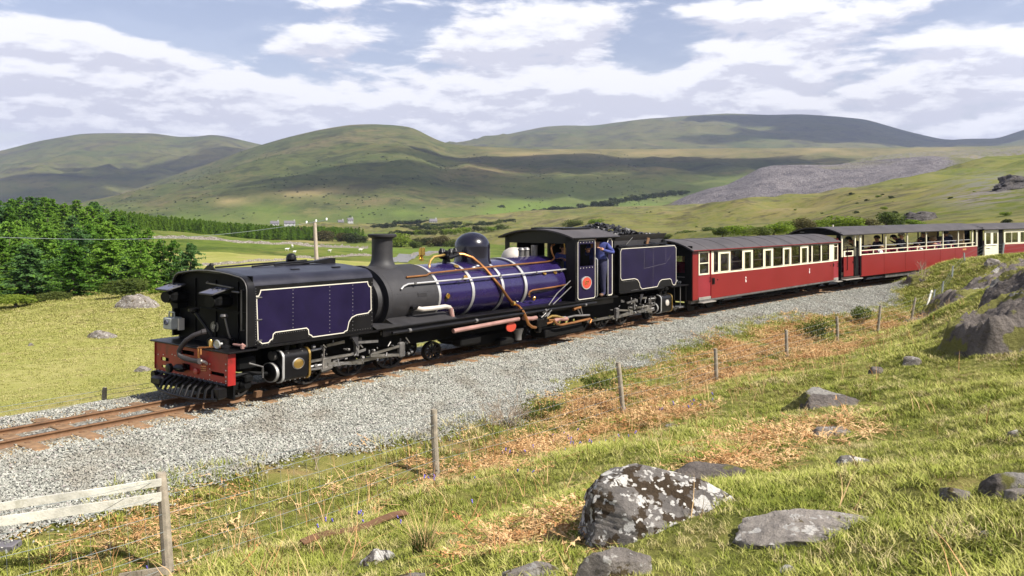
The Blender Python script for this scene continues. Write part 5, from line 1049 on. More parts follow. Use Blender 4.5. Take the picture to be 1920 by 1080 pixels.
def person(label, loc, face, pose, dress, hair='dark_hair', k=1.0, parent_rot=0, group=None, cap=False, fingers=False):
    J = POSES[pose]; names = list(J); me = bpy.data.meshes.new('person'); me.from_pydata([J[n][1] for n in names], [(names.index(J[n][0]), i) for i, n in enumerate(names) if J[n][0]], [])
    ob = bpy.data.objects.new('person', me); COL.objects.link(ob); sm = ob.modifiers.new('skin', 'SKIN'); ob.modifiers.new('smooth', 'SUBSURF').levels = 1 if not fingers else 2
    for i, n in enumerate(names): sv = me.skin_vertices[0].data[i]; r = J[n][2]; sv.radius = (r, r*(1.15 if n in ('pelvis', 'waist', 'chest') else 1)); sv.use_root = n == 'pelvis'
    dg = bpy.context.evaluated_depsgraph_get(); dg.update(); m2 = bpy.data.meshes.new_from_object(ob.evaluated_get(dg)); COL.objects.unlink(ob); bpy.data.objects.remove(ob)
    mats = ['top', 'leg', 'skin', 'boot']; m2.materials.clear(); [m2.materials.append(MATS[dress.get(x, {'skin': 'skin', 'boot': 'brown_boot'}.get(x))]) for x in mats]
    P = np.array([J[n][1] for n in names]); dr = [J[n][3] for n in names]
    bone = [(names.index(J[n][0]), i) for i, n in enumerate(names) if J[n][0]]
    for f in m2.polygons:
        c = np.array(f.center); d = [np.linalg.norm(c-(P[a]+(P[b]-P[a])*min(1, max(0, np.dot(c-P[a], P[b]-P[a])/np.dot(P[b]-P[a], P[b]-P[a]))))) for a, b in bone]; i = bone[int(np.argmin(d))]; a, b = i
        tt = np.dot(c-P[a], P[b]-P[a])/np.dot(P[b]-P[a], P[b]-P[a]); f.material_index = mats.index(dr[b] if tt > .45 else dr[a])
    m2.shade_smooth()
    o = link('person', m2, None, loc, face); o.scale = (k, k, .75*k); tag(o, label, 'person', group)
    hd = Vector(J['head'][1]); nk = (hd-Vector(J['chin'][1])).normalized()
    hm = bmesh.new(); bmesh.ops.create_icosphere(hm, subdivisions=3, radius=.128); bmesh.ops.delete(hm, geom=[v for v in hm.verts if v.co.z < -.01-.0*v.co.x and v.co.x > -.02 or v.co.z < -.09], context='VERTS')
    me3 = bpy.data.meshes.new('hair'); hm.to_mesh(me3); hm.free(); me3.shade_smooth(); me3.materials.append(MATS[hair]); h = link('cap' if cap else 'hair', me3, o, hd+nk*.015); h.rotation_euler = (0, .15, 0); h.scale = (1, .92, 1.05)
    fm = MB(); fm.flip = 1                   # face: nose, ears, brows, eyes, mouth
    fx = hd+Vector((.10, 0, -.02)); fm.tube([fx+Vector((-.005, 0, .03)), fx+Vector((.028, 0, -.02)), fx+Vector((0, 0, -.028))], [.010, .018, .008], 6); [fm.lathe([(.001, -.03), (.022, -.02), (.026, .01), (.012, .03)], hd+Vector((-.005, s*.105, -.03)), 'z', 8) for s in (1, -1)]; fm.build('nose_and_ears', 'skin', o)
    em = MB(); em.flip = 1; [em.lathe([(.001, -.008), (.011, 0), (.001, .008)], hd+Vector((.093, s*.036, .008)), 'z', 8) for s in (1, -1)]; em.tube([hd+Vector((.088, -.028, -.078)), hd+Vector((.097, 0, -.08)), hd+Vector((.088, .028, -.078))], .006, 5); em.build('eyes_and_mouth', 'dark_hair', o)
    if fingers or True:
        for s in ('l', 'r'):
            a, b = Vector(J[s+'w'][1]), Vector(J[s+'h'][1]); d = (b-a).normalized(); sd = d.cross(Vector((0, 0, 1))).normalized(); up = sd.cross(d)
            g = MB(); g.flip = 1
            for i, ln in enumerate((.060, .070, .066, .050)):
                p = b+sd*((i-1.5)*.019)+d*.02; g.tube([p, p+d*ln*.5+up*.012, p+d*ln*.85-up*.008], [.011, .0095, .008], 6)
            p = b+sd*(-.035 if s == 'l' else .035)+d*-.01; g.tube([p, p+(sd*(-.03 if s == 'l' else .03))+d*.03+up*.01, p+(sd*(-.03 if s == 'l' else .03))+d*.06], [.012, .011, .008], 6); g.build('finger_group', 'skin', o)
    return o
def on(veh, u, v, z): bpy.context.view_layer.update(); return tuple(veh.matrix_world @ Vector((u, -v, z)))
lrz = LOCO.rotation_euler.z; c2z = C2.rotation_euler.z
bo_ = dict(top='blue_overall', leg='navy_trousers')
person('engine driver in blue overalls in the open cab doorway, hand on the cab side', on(LOCO, 9.83, .80, .845), lrz+math.pi, 'door', bo_, k=1.12, cap=True, fingers=True)
person('fireman in faded blue overalls standing inside the cab behind the side window', on(LOCO, 9.12, .35, .845), lrz+math.pi+.3, 'stand', dict(top='blue_overall', leg='blue_overall'), k=.92)
G2 = 'passengers in the semi open carriage'; cz = .44
PS = [('passenger in a dark coat stooping beside the first cream post of the open carriage', 3.55, .15, 2.2, 'lean', 'dark_coat', 'dark_hair', .98), ('child in a white shirt behind the rail of the first open bay', 4.15, .66, -1.3, 'stand', 'white_shirt', 'fair_hair', .70), ('passenger in a black coat standing between the stooping man and the grey haired man', 5.35, .0, 2.6, 'stand', 'dark_coat', 'dark_hair', .93),
 ('grey haired man in a dark suit holding a camera to his chest', 6.25, .55, -1.5, 'chest', 'dark_coat', 'grey_hair', 1.0), ('passenger in a dark coat leaning over the seats in the third open bay', 7.6, .1, 2.4, 'lean', 'dark_coat', 'dark_hair', .98), ('seated passenger in a pale jumper in the third open bay', 7.75, .58, .2, 'sit', 'pale_jumper', 'dark_hair', .95),
 ('seated passenger with a ruddy face in the fourth open bay', 9.55, .55, .25, 'sit', 'plum_coat', 'fair_hair', 1.12), ('smaller seated passenger right beside the ruddy faced one', 10.1, .55, -.2, 'sit', 'dark_coat', 'dark_hair', 1.08), ('tall passenger in black standing at the back of the fourth open bay', 10.05, .0, 2.8, 'stand', 'dark_coat', 'dark_hair', 1.0), ('passenger in a navy coat standing at the post of the fifth open bay', 10.95, .55, .3, 'stand', 'navy_trousers', 'dark_hair', 1.0),
 ('white haired passenger seated low in the fifth open bay', 11.45, .50, .2, 'sit', 'dark_coat', 'grey_hair', 1.15)]
for lab, u, v, fa, ps, top, hair, kk in PS:
    person(lab, on(C2, u-.25, v, cz), c2z+fa, ps, dict(top=top, leg='navy_trousers'), hair, kk*1.15, group=G2)
# ------------------------------------------------------------------ fences
class WB(MB):
    def __init__(s): super().__init__(); s.flip = 1
rf_ = random.Random(21)
fence = empty('wire_fence', (0, 0, 0)); tag(fence, 'stock fence of weathered posts and thin wires between the ballast and the grassy bank', 'fence')
# (foot px, foot py, top px, top py, track lateral, material, radius)
FPX = [(-210, 1190, -222, 985, 4.2, 'post_wood', .05), (319, 1082, 292, 893, 4.2, 'post_wood', .048), (819, 890, 813, 769, 4.2, 'post_wood', .042), (1171, 793, 1161, 682, 4.2, 'post_wood', .040), (1344, 722, 1342, 654, 4.2, 'post_wood', .038), (1476, 682, 1475, 619, 4.2, 'post_wood', .038), (1571, 652, 1570, 594, 4.2, 'post_wood', .036), (1645, 634, 1648, 572, 4.2, 'post_wood', .038), (1706, 610, 1711, 557, 4.2, 'post_wood', .036),
       (1742, 598, 1747, 542, 4.1, 'galvanised', .022), (1762, 572, 1765, 527, 4.0, 'galvanised', .022), (1782, 548, 1784, 498, 3.9, 'galvanised', .022), (1811, 518, 1809, 474, 3.7, 'galvanised', .022), (1840, 494, 1843, 457, 3.4, 'post_wood', .025), (1878, 489, 1880, 455, 3.3, 'galvanised', .025), (1950, 486, 1952, 440, 3.2, 'galvanised', .025)]
tops = []
def lat_point(px, py, lat):
    lo, hi = -15., 60.
    for _ in range(50):
        m_ = (lo+hi)/2; x, y, z = tw(m_, lat)
        if 960+1610*x/y < px: lo = m_
        else: hi = m_
    x, y, _z = tw(lo, lat); return Vector((float(x), float(y), HC-(py-406)/1610*float(y)))
for a, b, c, d, lat, mt, r in FPX:
    f = lat_point(a, b, lat); tp = lat_point(c, d, lat); f.z = min(f.z, gz(f.x, f.y))-.12; tp = Vector((f.x+(tp.x-f.x), f.y+(tp.y-f.y)*.0+.0, tp.z)); tops.append((f, tp))
    m = WB()
    if mt == 'post_wood':
        pts = [f, f.lerp(tp, .3)+Vector((rf_.uniform(-1, 1), rf_.uniform(-1, 1), 0))*.008, f.lerp(tp, .7)+Vector((rf_.uniform(-1, 1), rf_.uniform(-1, 1), 0))*.006, tp-Vector((0, 0, .01)), tp]; m.tube(pts, [r*1.06, r*1.03, r, r*.97, r*.86], 10)
    else:
        for q in ((0, 0, r*2, .006), (0, 0, .006, r*2)): m.loft([[(p.x+q[0], p.y+q[1], p.z), (p.x+q[2], p.y+q[1], p.z), (p.x+q[2], p.y+q[3], p.z), (p.x+q[0], p.y+q[3], p.z)] for p in (f, tp)], True, True)
    m.build('post', mt, fence)
s_ = WB(); a = lat_point(1730, 602, 4.25); b = lat_point(1747, 545, 4.1); s_.tube([a, b], .035, 8); s_.build('strainer_post', 'board_white', fence, label='pale leaning strut against the first metal post')
for hgt in (.10, .27, .44, .61, .78, .93):
    m = WB(); pts = []
    for (f0, t0), (f1, t1) in zip(tops, tops[1:]):
        for q in np.linspace(0, 1, 7)[:-1]:
            p0 = f0.lerp(t0, .12+hgt*.88); p1 = f1.lerp(t1, .12+hgt*.88); p = p0.lerp(p1, q); p.z -= .03*math.sin(math.pi*q)*(1.3-hgt); p += Vector((rf_.uniform(-1, 1), rf_.uniform(-1, 1), rf_.uniform(-1, 1)))*.004; p.y -= .045; pts.append(p)
    m.tube(pts, .0022, 5); m.build('wire', 'wire_grey', fence)
m = WB()                                    # upright wires of the mesh, nearest bays only
for (f0, t0), (f1, t1) in list(zip(tops, tops[1:]))[:6]:
    n = int((f1-f0).length/.16)
    for i in range(1, n): p = f0.lerp(f1, i/n); q = t0.lerp(t1, i/n); a = p.lerp(q, .2); b = p.lerp(q, .80); a.y -= .045; b.y -= .045; a.z -= .02; m.tube([a, b], .0012, 4)
m.build('mesh_wire', 'wire_grey', fence, kind='stuff')
# hurdle of two whitewashed boards nailed to the nearest post
hu = empty('board_hurdle', tuple(tops[1][0])); tag(hu, 'two whitewashed boards nailed across the nearest fence post', 'hurdle')
def board(pts, th, name='board', mat='board_white', t=.028):
    m = WB(); rg = []
    for p in pts: rg.append([(p.x, p.y-t, p.z-th/2), (p.x, p.y, p.z-th/2), (p.x, p.y, p.z+th/2), (p.x, p.y-t, p.z+th/2)])
    m.loft(rg, True, True); o = m.build(name, mat, hu, smooth=0); o.location = -Vector(hu.location); return o
Yp = tops[1][1].y
def pY(px, py, Y): return Vector(px2w(px, py, Y))
for (a, b, c, d, th, dy) in ((-160, 976, 303, 902, .066, -.05), (-160, 1003, 303, 930, .080, -.05)):
    p0 = pY(a, b, Yp-.75+dy); p1 = pY(c, d, Yp+dy); pts = [p0.lerp(p1, q)+Vector((0, 0, rf_.uniform(-.006, .006))) for q in np.linspace(0, 1, 9)]; board(pts, th)
p0 = hit(225, 1085)+Vector((0, 0, .02)); p1 = Vector((tops[1][0].x, tops[1][0].y-.06, 0)); p1.z = gz(p1.x, p1.y)+.07; board([p0, p0.lerp(p1, .5), p1], .07, 'kick_board', 'post_wood')
# low fence beyond the rails
ff = empty('wire_fence', (0, 0, 0)); tag(ff, 'low wire fence along the far side of the rails by the field', 'fence'); ft_ = []
for i, t in enumerate(np.arange(-9.1, 12, 3.05)):
    x, y, _ = tw(t, -2.75); z = gz(float(x), float(y)); m = WB(); m.tube([(x, y, z-.15), (x+.01, y, z+.28), (x+.015, y, z+.34)], [.045, .042, .036], 8); m.build('post', 'post_wood', ff); ft_.append(Vector((float(x), float(y), z)))
for h in (.06, .14, .22, .30):
    m = WB(); m.tube([p+Vector((0, -.045, h)) for p in ft_], .0032, 4); m.build('wire', 'wire_grey', ff)

# ------------------------------------------------------------------ rocks
def rock_mesh(seed, n=4, cuts=10, rough=.06, flat=.8, top=(((.1, -.25, 1), .62),)):
    rng = np.random.default_rng(seed); bm = bmesh.new(); bmesh.ops.create_icosphere(bm, subdivisions=n, radius=1); V = np.array([v.co for v in bm.verts]); F = np.array([[v.index for v in f.verts] for f in bm.faces]); bm.free()
    lo = V[:, 2] < 0; rr = np.maximum(1e-6, np.hypot(V[:, 0], V[:, 1])); k = np.where(lo, np.minimum(1/rr, 1.9), 1); V[:, 0] *= k; V[:, 1] *= k; V[:, 2] = np.where(lo, V[:, 2]*1.3, V[:, 2])
    for i in range(cuts):
        d = rng.normal(size=3); d[2] = abs(d[2])*.9+.05; d /= np.linalg.norm(d); h = rng.uniform(flat-.2, flat+.1); q = V@d; V = V-np.maximum(0, q-h)[:, None]*d[None, :]*.97
    if top: 
        for d, h in top: d = np.array(d, float); d /= np.linalg.norm(d); q = V@d; V = V-np.maximum(0, q-h)[:, None]*d[None, :]*.97
    o = rng.random()*60
    nz = fbm(V[:, 0]*1.5+o, V[:, 1]*1.5+V[:, 2]*1.3, 6, .55)*rough*2.0+fbm(V[:, 2]*5+o, V[:, 0]*3.4+V[:, 1]*3.4, 5, .6)*rough*1.2
    V = V*(1+nz[:, None]); V[:, :2] /= np.abs(V[:, :2]).max(0); V[:, 2] /= V[:, 2].max(); return V, F
def put_rock(name, label, px0, px1, top, bot, seed, mat='grey_rock', depth=.8, n=5, cuts=10, rz=0., sink=.3, flat=.8, group=None, rough=.06, tilt=0., topc=(((.1, -.25, 1), .62),)):
    c = hit((px0+px1)/2, bot); w = (px1-px0)/1610*c.y; D = w*depth; x, y = c.x, c.y+D*.36; g = gz(x, y); h = max(.03, (1 if w > .9 else .72)*(HC-(top-406)/1610*(c.y+D*.45)-g))
    V, F = rock_mesh(seed, n, cuts, rough, flat, topc); V = V*np.array([w/2, D/2, 1]); V[:, 2] = np.where(V[:, 2] > 0, V[:, 2]*h, V[:, 2]*max(.12, h*.6)); V[:, 2] += tilt*V[:, 0]*(V[:, 2] > -.02)
    me = npmesh(name, V, F, mat); me.set_sharp_from_angle(angle=R(48)); return tag(link(name, me, None, (x, y, g), rz), label, 'rock', group)
put_rock('boulder', 'large boulder blotched with white lichen and brown moss in the foreground grass', 1066, 1428, 880, 994, 4, 'lichen_rock', .60, 6, 7, -.08, .45, .97, rough=.05, tilt=-.10, topc=(((.22, -.55, 1), .52), ((-1, -.1, .12), .78), ((.3, -1, .25), .80)))
put_rock('rock', 'long flat grey slab low in the grass at the right foot of the lichen boulder', 1390, 1712, 962, 1008, 9, 'pale_rock', .5, 5, 12, -.12, 1.3, .8)
put_rock('rock', 'pale brown rock cut by the bottom edge of the picture below the lichen boulder', 1075, 1255, 1006, 1092, 15, 'grey_rock', .6, 5, 12, .3, .8, .75)
put_rock('rock', 'dark rock half buried under dead bracken just behind the lichen boulder', 1265, 1415, 862, 905, 22, 'crag_rock', .6, 5, 12, .2, .9)
put_rock('rock', 'rough grey outcrop in the middle of the bank above the bracken heap', 1480, 1640, 728, 764, 31, 'crag_rock', .8, 5, 12, .1, 1.2, .85)
put_rock('rock', 'small dark stone lying alone on the upper bank', 1630, 1664, 682, 698, 12, 'crag_rock', .7, 3)
put_rock('rock', 'flat pale slab sunk in the turf of the upper bank', 1690, 1745, 663, 684, 17, 'grey_rock', .8, 4, flat=.6)
put_rock('rock', 'whitish stone among the bracken stalks at the top of the brown heap', 1530, 1620, 792, 822, 18, 'grey_rock', .7, 4)
put_rock('rock', 'narrow white topped ledge in the grass below the bracken heap', 1560, 1640, 848, 872, 19, 'lichen_rock', .4, 4, rz=-.15)
put_rock('rock', 'brown forked rock at the right edge of the picture in the foreground', 1850, 1975, 872, 915, 27, 'crag_rock', .6, 5, flat=.65)
put_rock('rock', 'pale rock low in the grass under the forked brown rock', 1880, 1950, 908, 930, 28, 'grey_rock', .6, 4)
put_rock('rock', 'flat brownish stone left of the forked brown rock', 1760, 1850, 902, 930, 29, 'grey_rock', .8, 4, flat=.6)
put_rock('rock', 'small stone at the right edge midway up the bank', 1890, 1935, 802, 820, 33, 'grey_rock', .7, 4)
put_rock('rock', 'mossy stone with a white patch beside the rush clump', 655, 745, 1018, 1058, 35, 'lichen_rock', .7, 4, flat=.66)
put_rock('rock', 'long low stone at the bottom edge right of the rush clump', 935, 1085, 1040, 1078, 37, 'grey_rock', .35, 4, rz=.15, flat=.6)
put_rock('rock', 'whitish stone cut by the bottom edge near the rush clump', 735, 815, 1066, 1100, 38, 'grey_rock', .7, 4)
put_rock('rock', 'small white flecked stone at the bottom right between grass tufts', 1835, 1885, 1000, 1018, 39, 'lichen_rock', .7, 3)
put_rock('rock', 'small whitish stone at the bottom edge below the flat slab', 1455, 1505, 1060, 1082, 44, 'grey_rock', .7, 3)
put_rock('rock', 'small pale stone on the slope left of the bracken heap', 1247, 1278, 795, 804, 45, 'grey_rock', .7, 3)
# crag at the right: tilted beds of dark rock breaking out of the bank
def bed(label, a, b, w0, w1, h, seed, steep=.3):
    A, B = hit(*a), hit(*b); L = (B-A).length; ns, nc = 90, 56; rows = []; d = (B-A).normalized(); n2 = Vector((d.y, -d.x, 0)).normalized()
    for i in range(ns):
        q = i/(ns-1); c = A.lerp(B, q); w = w0+(w1-w0)*q; r = []
        e = np.linspace(-1, 1, nc); x = c.x+n2.x*e*w; y = c.y+n2.y*e*w; wob = fbm(np.full(nc, q*L*.9+seed), e*1.2, 3)
        prof = sstep(-1.05+.3*wob, -1.05+.3*wob+2*steep, e)*sstep(1.05, .55, e)*sstep(0, .12, q+.05*wob)*sstep(1, .86, q+.05*wob)
        st = np.floor((e*3.2+wob*2.2+q*.8)*1.6)/1.6; fine = fbm(np.full(nc, q*L*1.3+seed*3), e*7+q*2, 5)
        z = ground(x, y)-.09+prof*(h*(1+.5*wob)+.09)+prof*(((e*3.2+wob*2.2+q*.8)-st)*.09*h/.4+fine*.12+fbm(x*6, y*6, 3)*.05+fbm(x*11+3, y*11, 3)*.045)
        rows.append(np.stack([x, y, z], 1))
    V = np.array(rows).reshape(-1, 3); me = npmesh('crag', V, grid_faces(ns, nc), 'crag_rock'); me.set_sharp_from_angle(angle=R(42)); return tag(link('crag', me), label, 'rock')
bed('lowest dark bed of the crag above the open grass', (2060, 575), (1785, 668), 1.5, .75, .50, 3)
bed('broad upper bed of the dark crag by the metal fence posts', (2060, 470), (1735, 600), 1.7, 1.0, .55, 8)
bed('steep middle bed of the crag at the right edge', (2060, 515), (1825, 600), 1.0, .6, .45, 14)
bed('flat grey ledge at the foot of the crag next to the pale fence strut', (1800, 562), (1690, 606), .35, .25, .06, 19)
put_rock('rock', 'rock poking out of the cutting slope below the open carriage', 1698, 1752, 512, 530, 58, 'crag_rock', .8, 4, rz=.6)
put_rock('rock', 'pale rock in the grass below the cream carriage door', 1850, 1885, 478, 500, 59, 'grey_rock', .7, 4)
# outcrops in the field beyond the line
for lab, px0, px1, top, bot, sd in [('wide pale outcrop below the trees beyond the line', 182, 318, 551, 580, 61), ('low cracked outcrop in the middle of the field beyond the line', 148, 218, 619, 636, 62), ('pale stones in the field close behind the buffer beam', 228, 300, 682, 698, 63), ('small pale stone flat in the field at the left', 44, 66, 641, 649, 64)]:
    put_rock('outcrop', lab, px0, px1, top, bot, sd, 'grey_rock', .5, 5, 14, .05, .5, .62, rough=.09)
for lab, px0, px1, top, bot, Y, sd in [('long dark outcrop on the pasture above the last carriage', 1768, 1890, 352, 386, 330, 71), ('craggy dark outcrop at the right edge under the skyline', 1850, 1990, 326, 354, 430, 72), ('low stony patch on the pasture left of the long dark outcrop', 1700, 1770, 392, 412, 200, 73), ('flat rocks on the slope between the round trees and the last bays', 1690, 1750, 396, 416, 190, 74)]:
    w = (px1-px0)/1610*Y; h = (bot-top)/1610*Y; V, F = rock_mesh(sd, 5, 14, .16, .8); V = V*np.array([w/2, w*.3, 1]); V[:, 2] = np.where(V[:, 2] > 0, V[:, 2]*h, V[:, 2]*h*.8); q_ = HILLS['near_hill'].reshape(-1, 3); i_ = int(np.argmin(np.where(q_[:, 1] > 50, (960+1610*q_[:, 0]/q_[:, 1]-(px0+px1)/2)**2+4*(406+1610*(HC-q_[:, 2])/q_[:, 1]-bot)**2, 1e9))); x, y, z = (float(v) for v in q_[i_]); V = V*(y/Y)*np.array([1.15, 1, .85]); me = npmesh('outcrop', V, F, 'far_rock'); me.set_sharp_from_angle(angle=R(45)); tag(link('outcrop', me, None, (x, y, z), .25), lab, 'rock')
# rusty strip lying in the grass
p0 = hit(566, 1028); p1 = hit(762, 968); d = (p1-p0).normalized(); sd = d.cross(Vector((0, 0, 1))).normalized(); m = WB(); m.loft([[tuple(p+sd*.045+Vector((0, 0, .05))), tuple(p+sd*.045+Vector((0, 0, .035))), tuple(p-sd*.045+Vector((0, 0, .02))), tuple(p-sd*.045+Vector((0, 0, .06)))] for p in [p0.lerp(p1, q)+Vector((0, 0, .02*math.sin(9*q))) for q in np.linspace(0, 1, 9)]], True, True)
tag(m.build('rusty_rail', 'rail_rust'), 'rusty iron strip lying in the grass near the bottom edge', 'iron strip')
p0 = hit(8, 1030); m = WB(); m.bbox(p0.x-.12, p0.x+.10, p0.y-.05, p0.y+.12, p0.z-.02, p0.z+.05, .01); tag(m.build('slate_block', 'house_slate'), 'dark slate block on the ballast under the whitewashed boards', 'slate')

# ------------------------------------------------------------------ scattering: points made here, instanced by a node group
def scatter(name, P, protos, rot, scl, idx, label, cat, kind='stuff'):
    P = np.asarray(P, np.float32); me = bpy.data.meshes.new(name); me.vertices.add(len(P)); me.vertices.foreach_set('co', P.ravel())
    for a, tp, v in (('rot', 'FLOAT_VECTOR', rot), ('scl', 'FLOAT_VECTOR', scl)): me.attributes.new(a, tp, 'POINT').data.foreach_set('vector', np.asarray(v, np.float32).ravel())
    me.attributes.new('pick', 'INT', 'POINT').data.foreach_set('value', np.asarray(idx, np.int32))
    col = bpy.data.collections.new(name+'_kinds')
    for i, pm in enumerate(protos): col.objects.link(bpy.data.objects.new('%s_%02d' % (name, i), pm))
    g = bpy.data.node_groups.new(name, 'GeometryNodeTree'); g.interface.new_socket('Geometry', in_out='INPUT', socket_type='NodeSocketGeometry'); g.interface.new_socket('Geometry', in_out='OUTPUT', socket_type='NodeSocketGeometry')
    gi = g.nodes.new('NodeGroupInput'); go = g.nodes.new('NodeGroupOutput'); ci = g.nodes.new('GeometryNodeCollectionInfo'); ci.inputs[0].default_value = col; ci.inputs[1].default_value = True; ci.inputs[2].default_value = True
    ip = g.nodes.new('GeometryNodeInstanceOnPoints'); g.links.new(gi.outputs[0], ip.inputs['Points']); g.links.new(ci.outputs[0], ip.inputs['Instance']); ip.inputs['Pick Instance'].default_value = True
    def na(nm, tp):
        n = g.nodes.new('GeometryNodeInputNamedAttribute'); n.data_type = tp; n.inputs[0].default_value = nm; return n.outputs[0]
    g.links.new(na('pick', 'INT'), ip.inputs['Instance Index']); e2r = g.nodes.new('FunctionNodeEulerToRotation'); g.links.new(na('rot', 'FLOAT_VECTOR'), e2r.inputs[0]); g.links.new(e2r.outputs[0], ip.inputs['Rotation']); g.links.new(na('scl', 'FLOAT_VECTOR'), ip.inputs['Scale'])
    g.links.new(ip.outputs[0], go.inputs[0]); o = link(name, me); md = o.modifiers.new('scatter', 'NODES'); md.node_group = g
    return tag(o, label, cat, kind=kind)
RG = np.random.default_rng(5)
def blades(n, h, spread, lean, w, mat, seed, droop=.5, segs=3, zs=1.):
    r = np.random.default_rng(seed); V = []; F = []
    for i in range(n):
        a = r.random()*6.283; rr = spread*math.sqrt(r.random()); x, y = rr*math.cos(a), rr*math.sin(a); hh = h*r.uniform(.5, 1.15); b = r.random()*6.283; ln = lean*r.uniform(.2, 1.3); sx, sy = -math.sin(b), math.cos(b); o = len(V)
        for k in range(segs+1):
            q = k/segs; d = ln*hh*q**1.8; z = hh*q*(1-droop*.5*q*ln); ww = w*(1-q**1.5)*.5*r.uniform(.9, 1.1)
            V += [(x+math.cos(b)*d-sx*ww, y+math.sin(b)*d-sy*ww, z*zs), (x+math.cos(b)*d+sx*ww, y+math.sin(b)*d+sy*ww, z*zs)]
        F += [(o+2*k, o+2*k+1, o+2*k+3, o+2*k+2) for k in range(segs)]
    return npmesh('blades', V, F, mat)
def stalks(n, L, spread, mat, seed, up=.35, r0=.003, fr=True):
    r = np.random.default_rng(seed); m = MB(); m.flip = 1
    for i in range(n):
        a = r.random()*6.283; p = Vector((r.normal()*spread, r.normal()*spread, r.random()*.03)); d = Vector((math.cos(a), math.sin(a), r.uniform(-.15, up))).normalized(); pts = [p]; l = L*r.uniform(.4, 1.1)
        for k in range(3): d = (d+Vector((r.normal()*.22, r.normal()*.22, -.10+r.normal()*.12))).normalized(); p = p+d*l/3; p.z = max(p.z, .004); pts.append(p.copy())
        m.tube(pts, [r0, r0*.9, r0*.7, r0*.35], 3, False)
        if fr and r.random() < .7:
            for k in range(7):
                q = pts[1].lerp(pts[3], r.random()); e = Vector((r.normal(), r.normal(), r.normal()*.5)).normalized()*l*r.uniform(.06, .16); f = e.cross(Vector((0, 0, 1))).normalized()*.008; m.add([tuple(q-f), tuple(q+f), tuple(q+e+f*.3), tuple(q+e-f*.3)], [(0, 1, 2, 3)])
    return npmesh('stalks', m.v, [f if len(f) == 4 else f+(f[0],) for f in m.f if len(f) == 4], mat, False)
def eul(n, tilt=.15): return np.stack([RG.normal(0, tilt, n), RG.normal(0, tilt, n), RG.random(n)*6.283], 1)
def uni(n, a, b, sz=1.): s = RG.uniform(a, b, n); return np.stack([s, s, s*sz], 1)
# visible ground points: sampled evenly over the land (not over the picture), then thinned with distance
def land(n, x0, x1, y0, y1, keep):
    X = RG.uniform(x0, x1, n); Y = RG.uniform(y0, y1, n); vis = (np.abs(X) < .68*Y+3.2) & (np.hypot(X, Y) > 2.2); X, Y = X[vis], Y[vis]; t, l = track_coords(X, Y); k = keep(X, Y, t, l); X, Y, t, l = X[k], Y[k], t[k], l[k]; return X, Y, ground(X, Y), t, l
toe_at = lambda t: np.interp(t, _toe_t, _toe_l)
# foreground grass
X, Y, Z, t, l = land(235000, -8, 18, 1.0, 24, lambda X, Y, t, l: (l > toe_at(t)+.15+.45*RG.random(len(l))) & (fbm(X*1.1, Y*1.1, 3) > -.8))
near = Y < 9; keep = near | (RG.random(len(X)) < .75); X, Y, Z = X[keep], Y[keep], Z[keep]; n = len(X)
gp = [blades(20, .066, .055, .9, .0060, 'grass_blade', s) for s in range(5)]+[blades(12, .10, .06, 1.3, .005, 'grass_blade', 9), blades(10, .12, .05, 1.2, .004, 'grass_blade', 10)]
tall = fbm(X*.9+30, Y*.9, 4); sc_ = RG.uniform(.5, 1.1, n)*(1+.9*np.clip(tall, -.4, .6)); s3 = np.stack([sc_*1.25, sc_*1.25, sc_*RG.uniform(.7, 1.1, n)], 1)
scatter('grass', np.stack([X, Y, Z-.005], 1), gp, eul(n, .12), s3, np.where(RG.random(n) < .12, 5+RG.integers(0, 2, n), RG.integers(0, 5, n)), 'short green and straw coloured grass on the near bank', 'grass')
X, Y, Z, t, l = land(60000, 4, 30, 22, 46, lambda X, Y, t, l: (l > toe_at(t)+.1) & (l < 30)); n = len(X); sc_ = RG.uniform(.9, 1.7, n)
scatter('bank_grass', np.stack([X, Y, Z-.005], 1), gp[:5], eul(n, .12), np.stack([sc_*1.6, sc_*1.6, sc_], 1), RG.integers(0, 5, n), 'rough grass on the high bank by the metal fence posts', 'grass')
# field grass beyond the rails
X, Y, Z, t, l = land(170000, -46, 6, 9, 62, lambda X, Y, t, l: (l < -1.75-.3*RG.random(len(l))) & (RG.random(len(l)) < np.clip(26/Y, .35, 1)))
n = len(X); sc_ = RG.uniform(.8, 1.4, n)*np.clip(Y/22, .8, 2.6); fpz = [blades(16, .038, .085, 1.0, .010, 'field_blade', 40+s) for s in range(4)]
scatter('field_grass', np.stack([X, Y, Z-.005], 1), fpz, eul(n, .12), np.stack([sc_*1.2, sc_*1.2, sc_*.8], 1), RG.integers(0, 4, n), 'yellow green grass of the field beyond the rails', 'grass')
# grass and weeds creeping into the edge of the ballast
X, Y, Z, t, l = land(60000, -6, 16, 5, 36, lambda X, Y, t, l: (np.abs(l-toe_at(t)-.05) < .42) & (fbm(X*.8+3, Y*.8, 3) > -.08)); n = len(X); sc_ = RG.uniform(.8, 1.6, n)
scatter('weeds', np.stack([X, Y, Z+.03], 1), [blades(14, .085, .06, .9, .007, 'grass_blade', 60+s) for s in range(3)], eul(n, .1), np.stack([sc_, sc_, sc_], 1), RG.integers(0, 3, n), 'green weeds growing into the edge of the ballast', 'weeds')
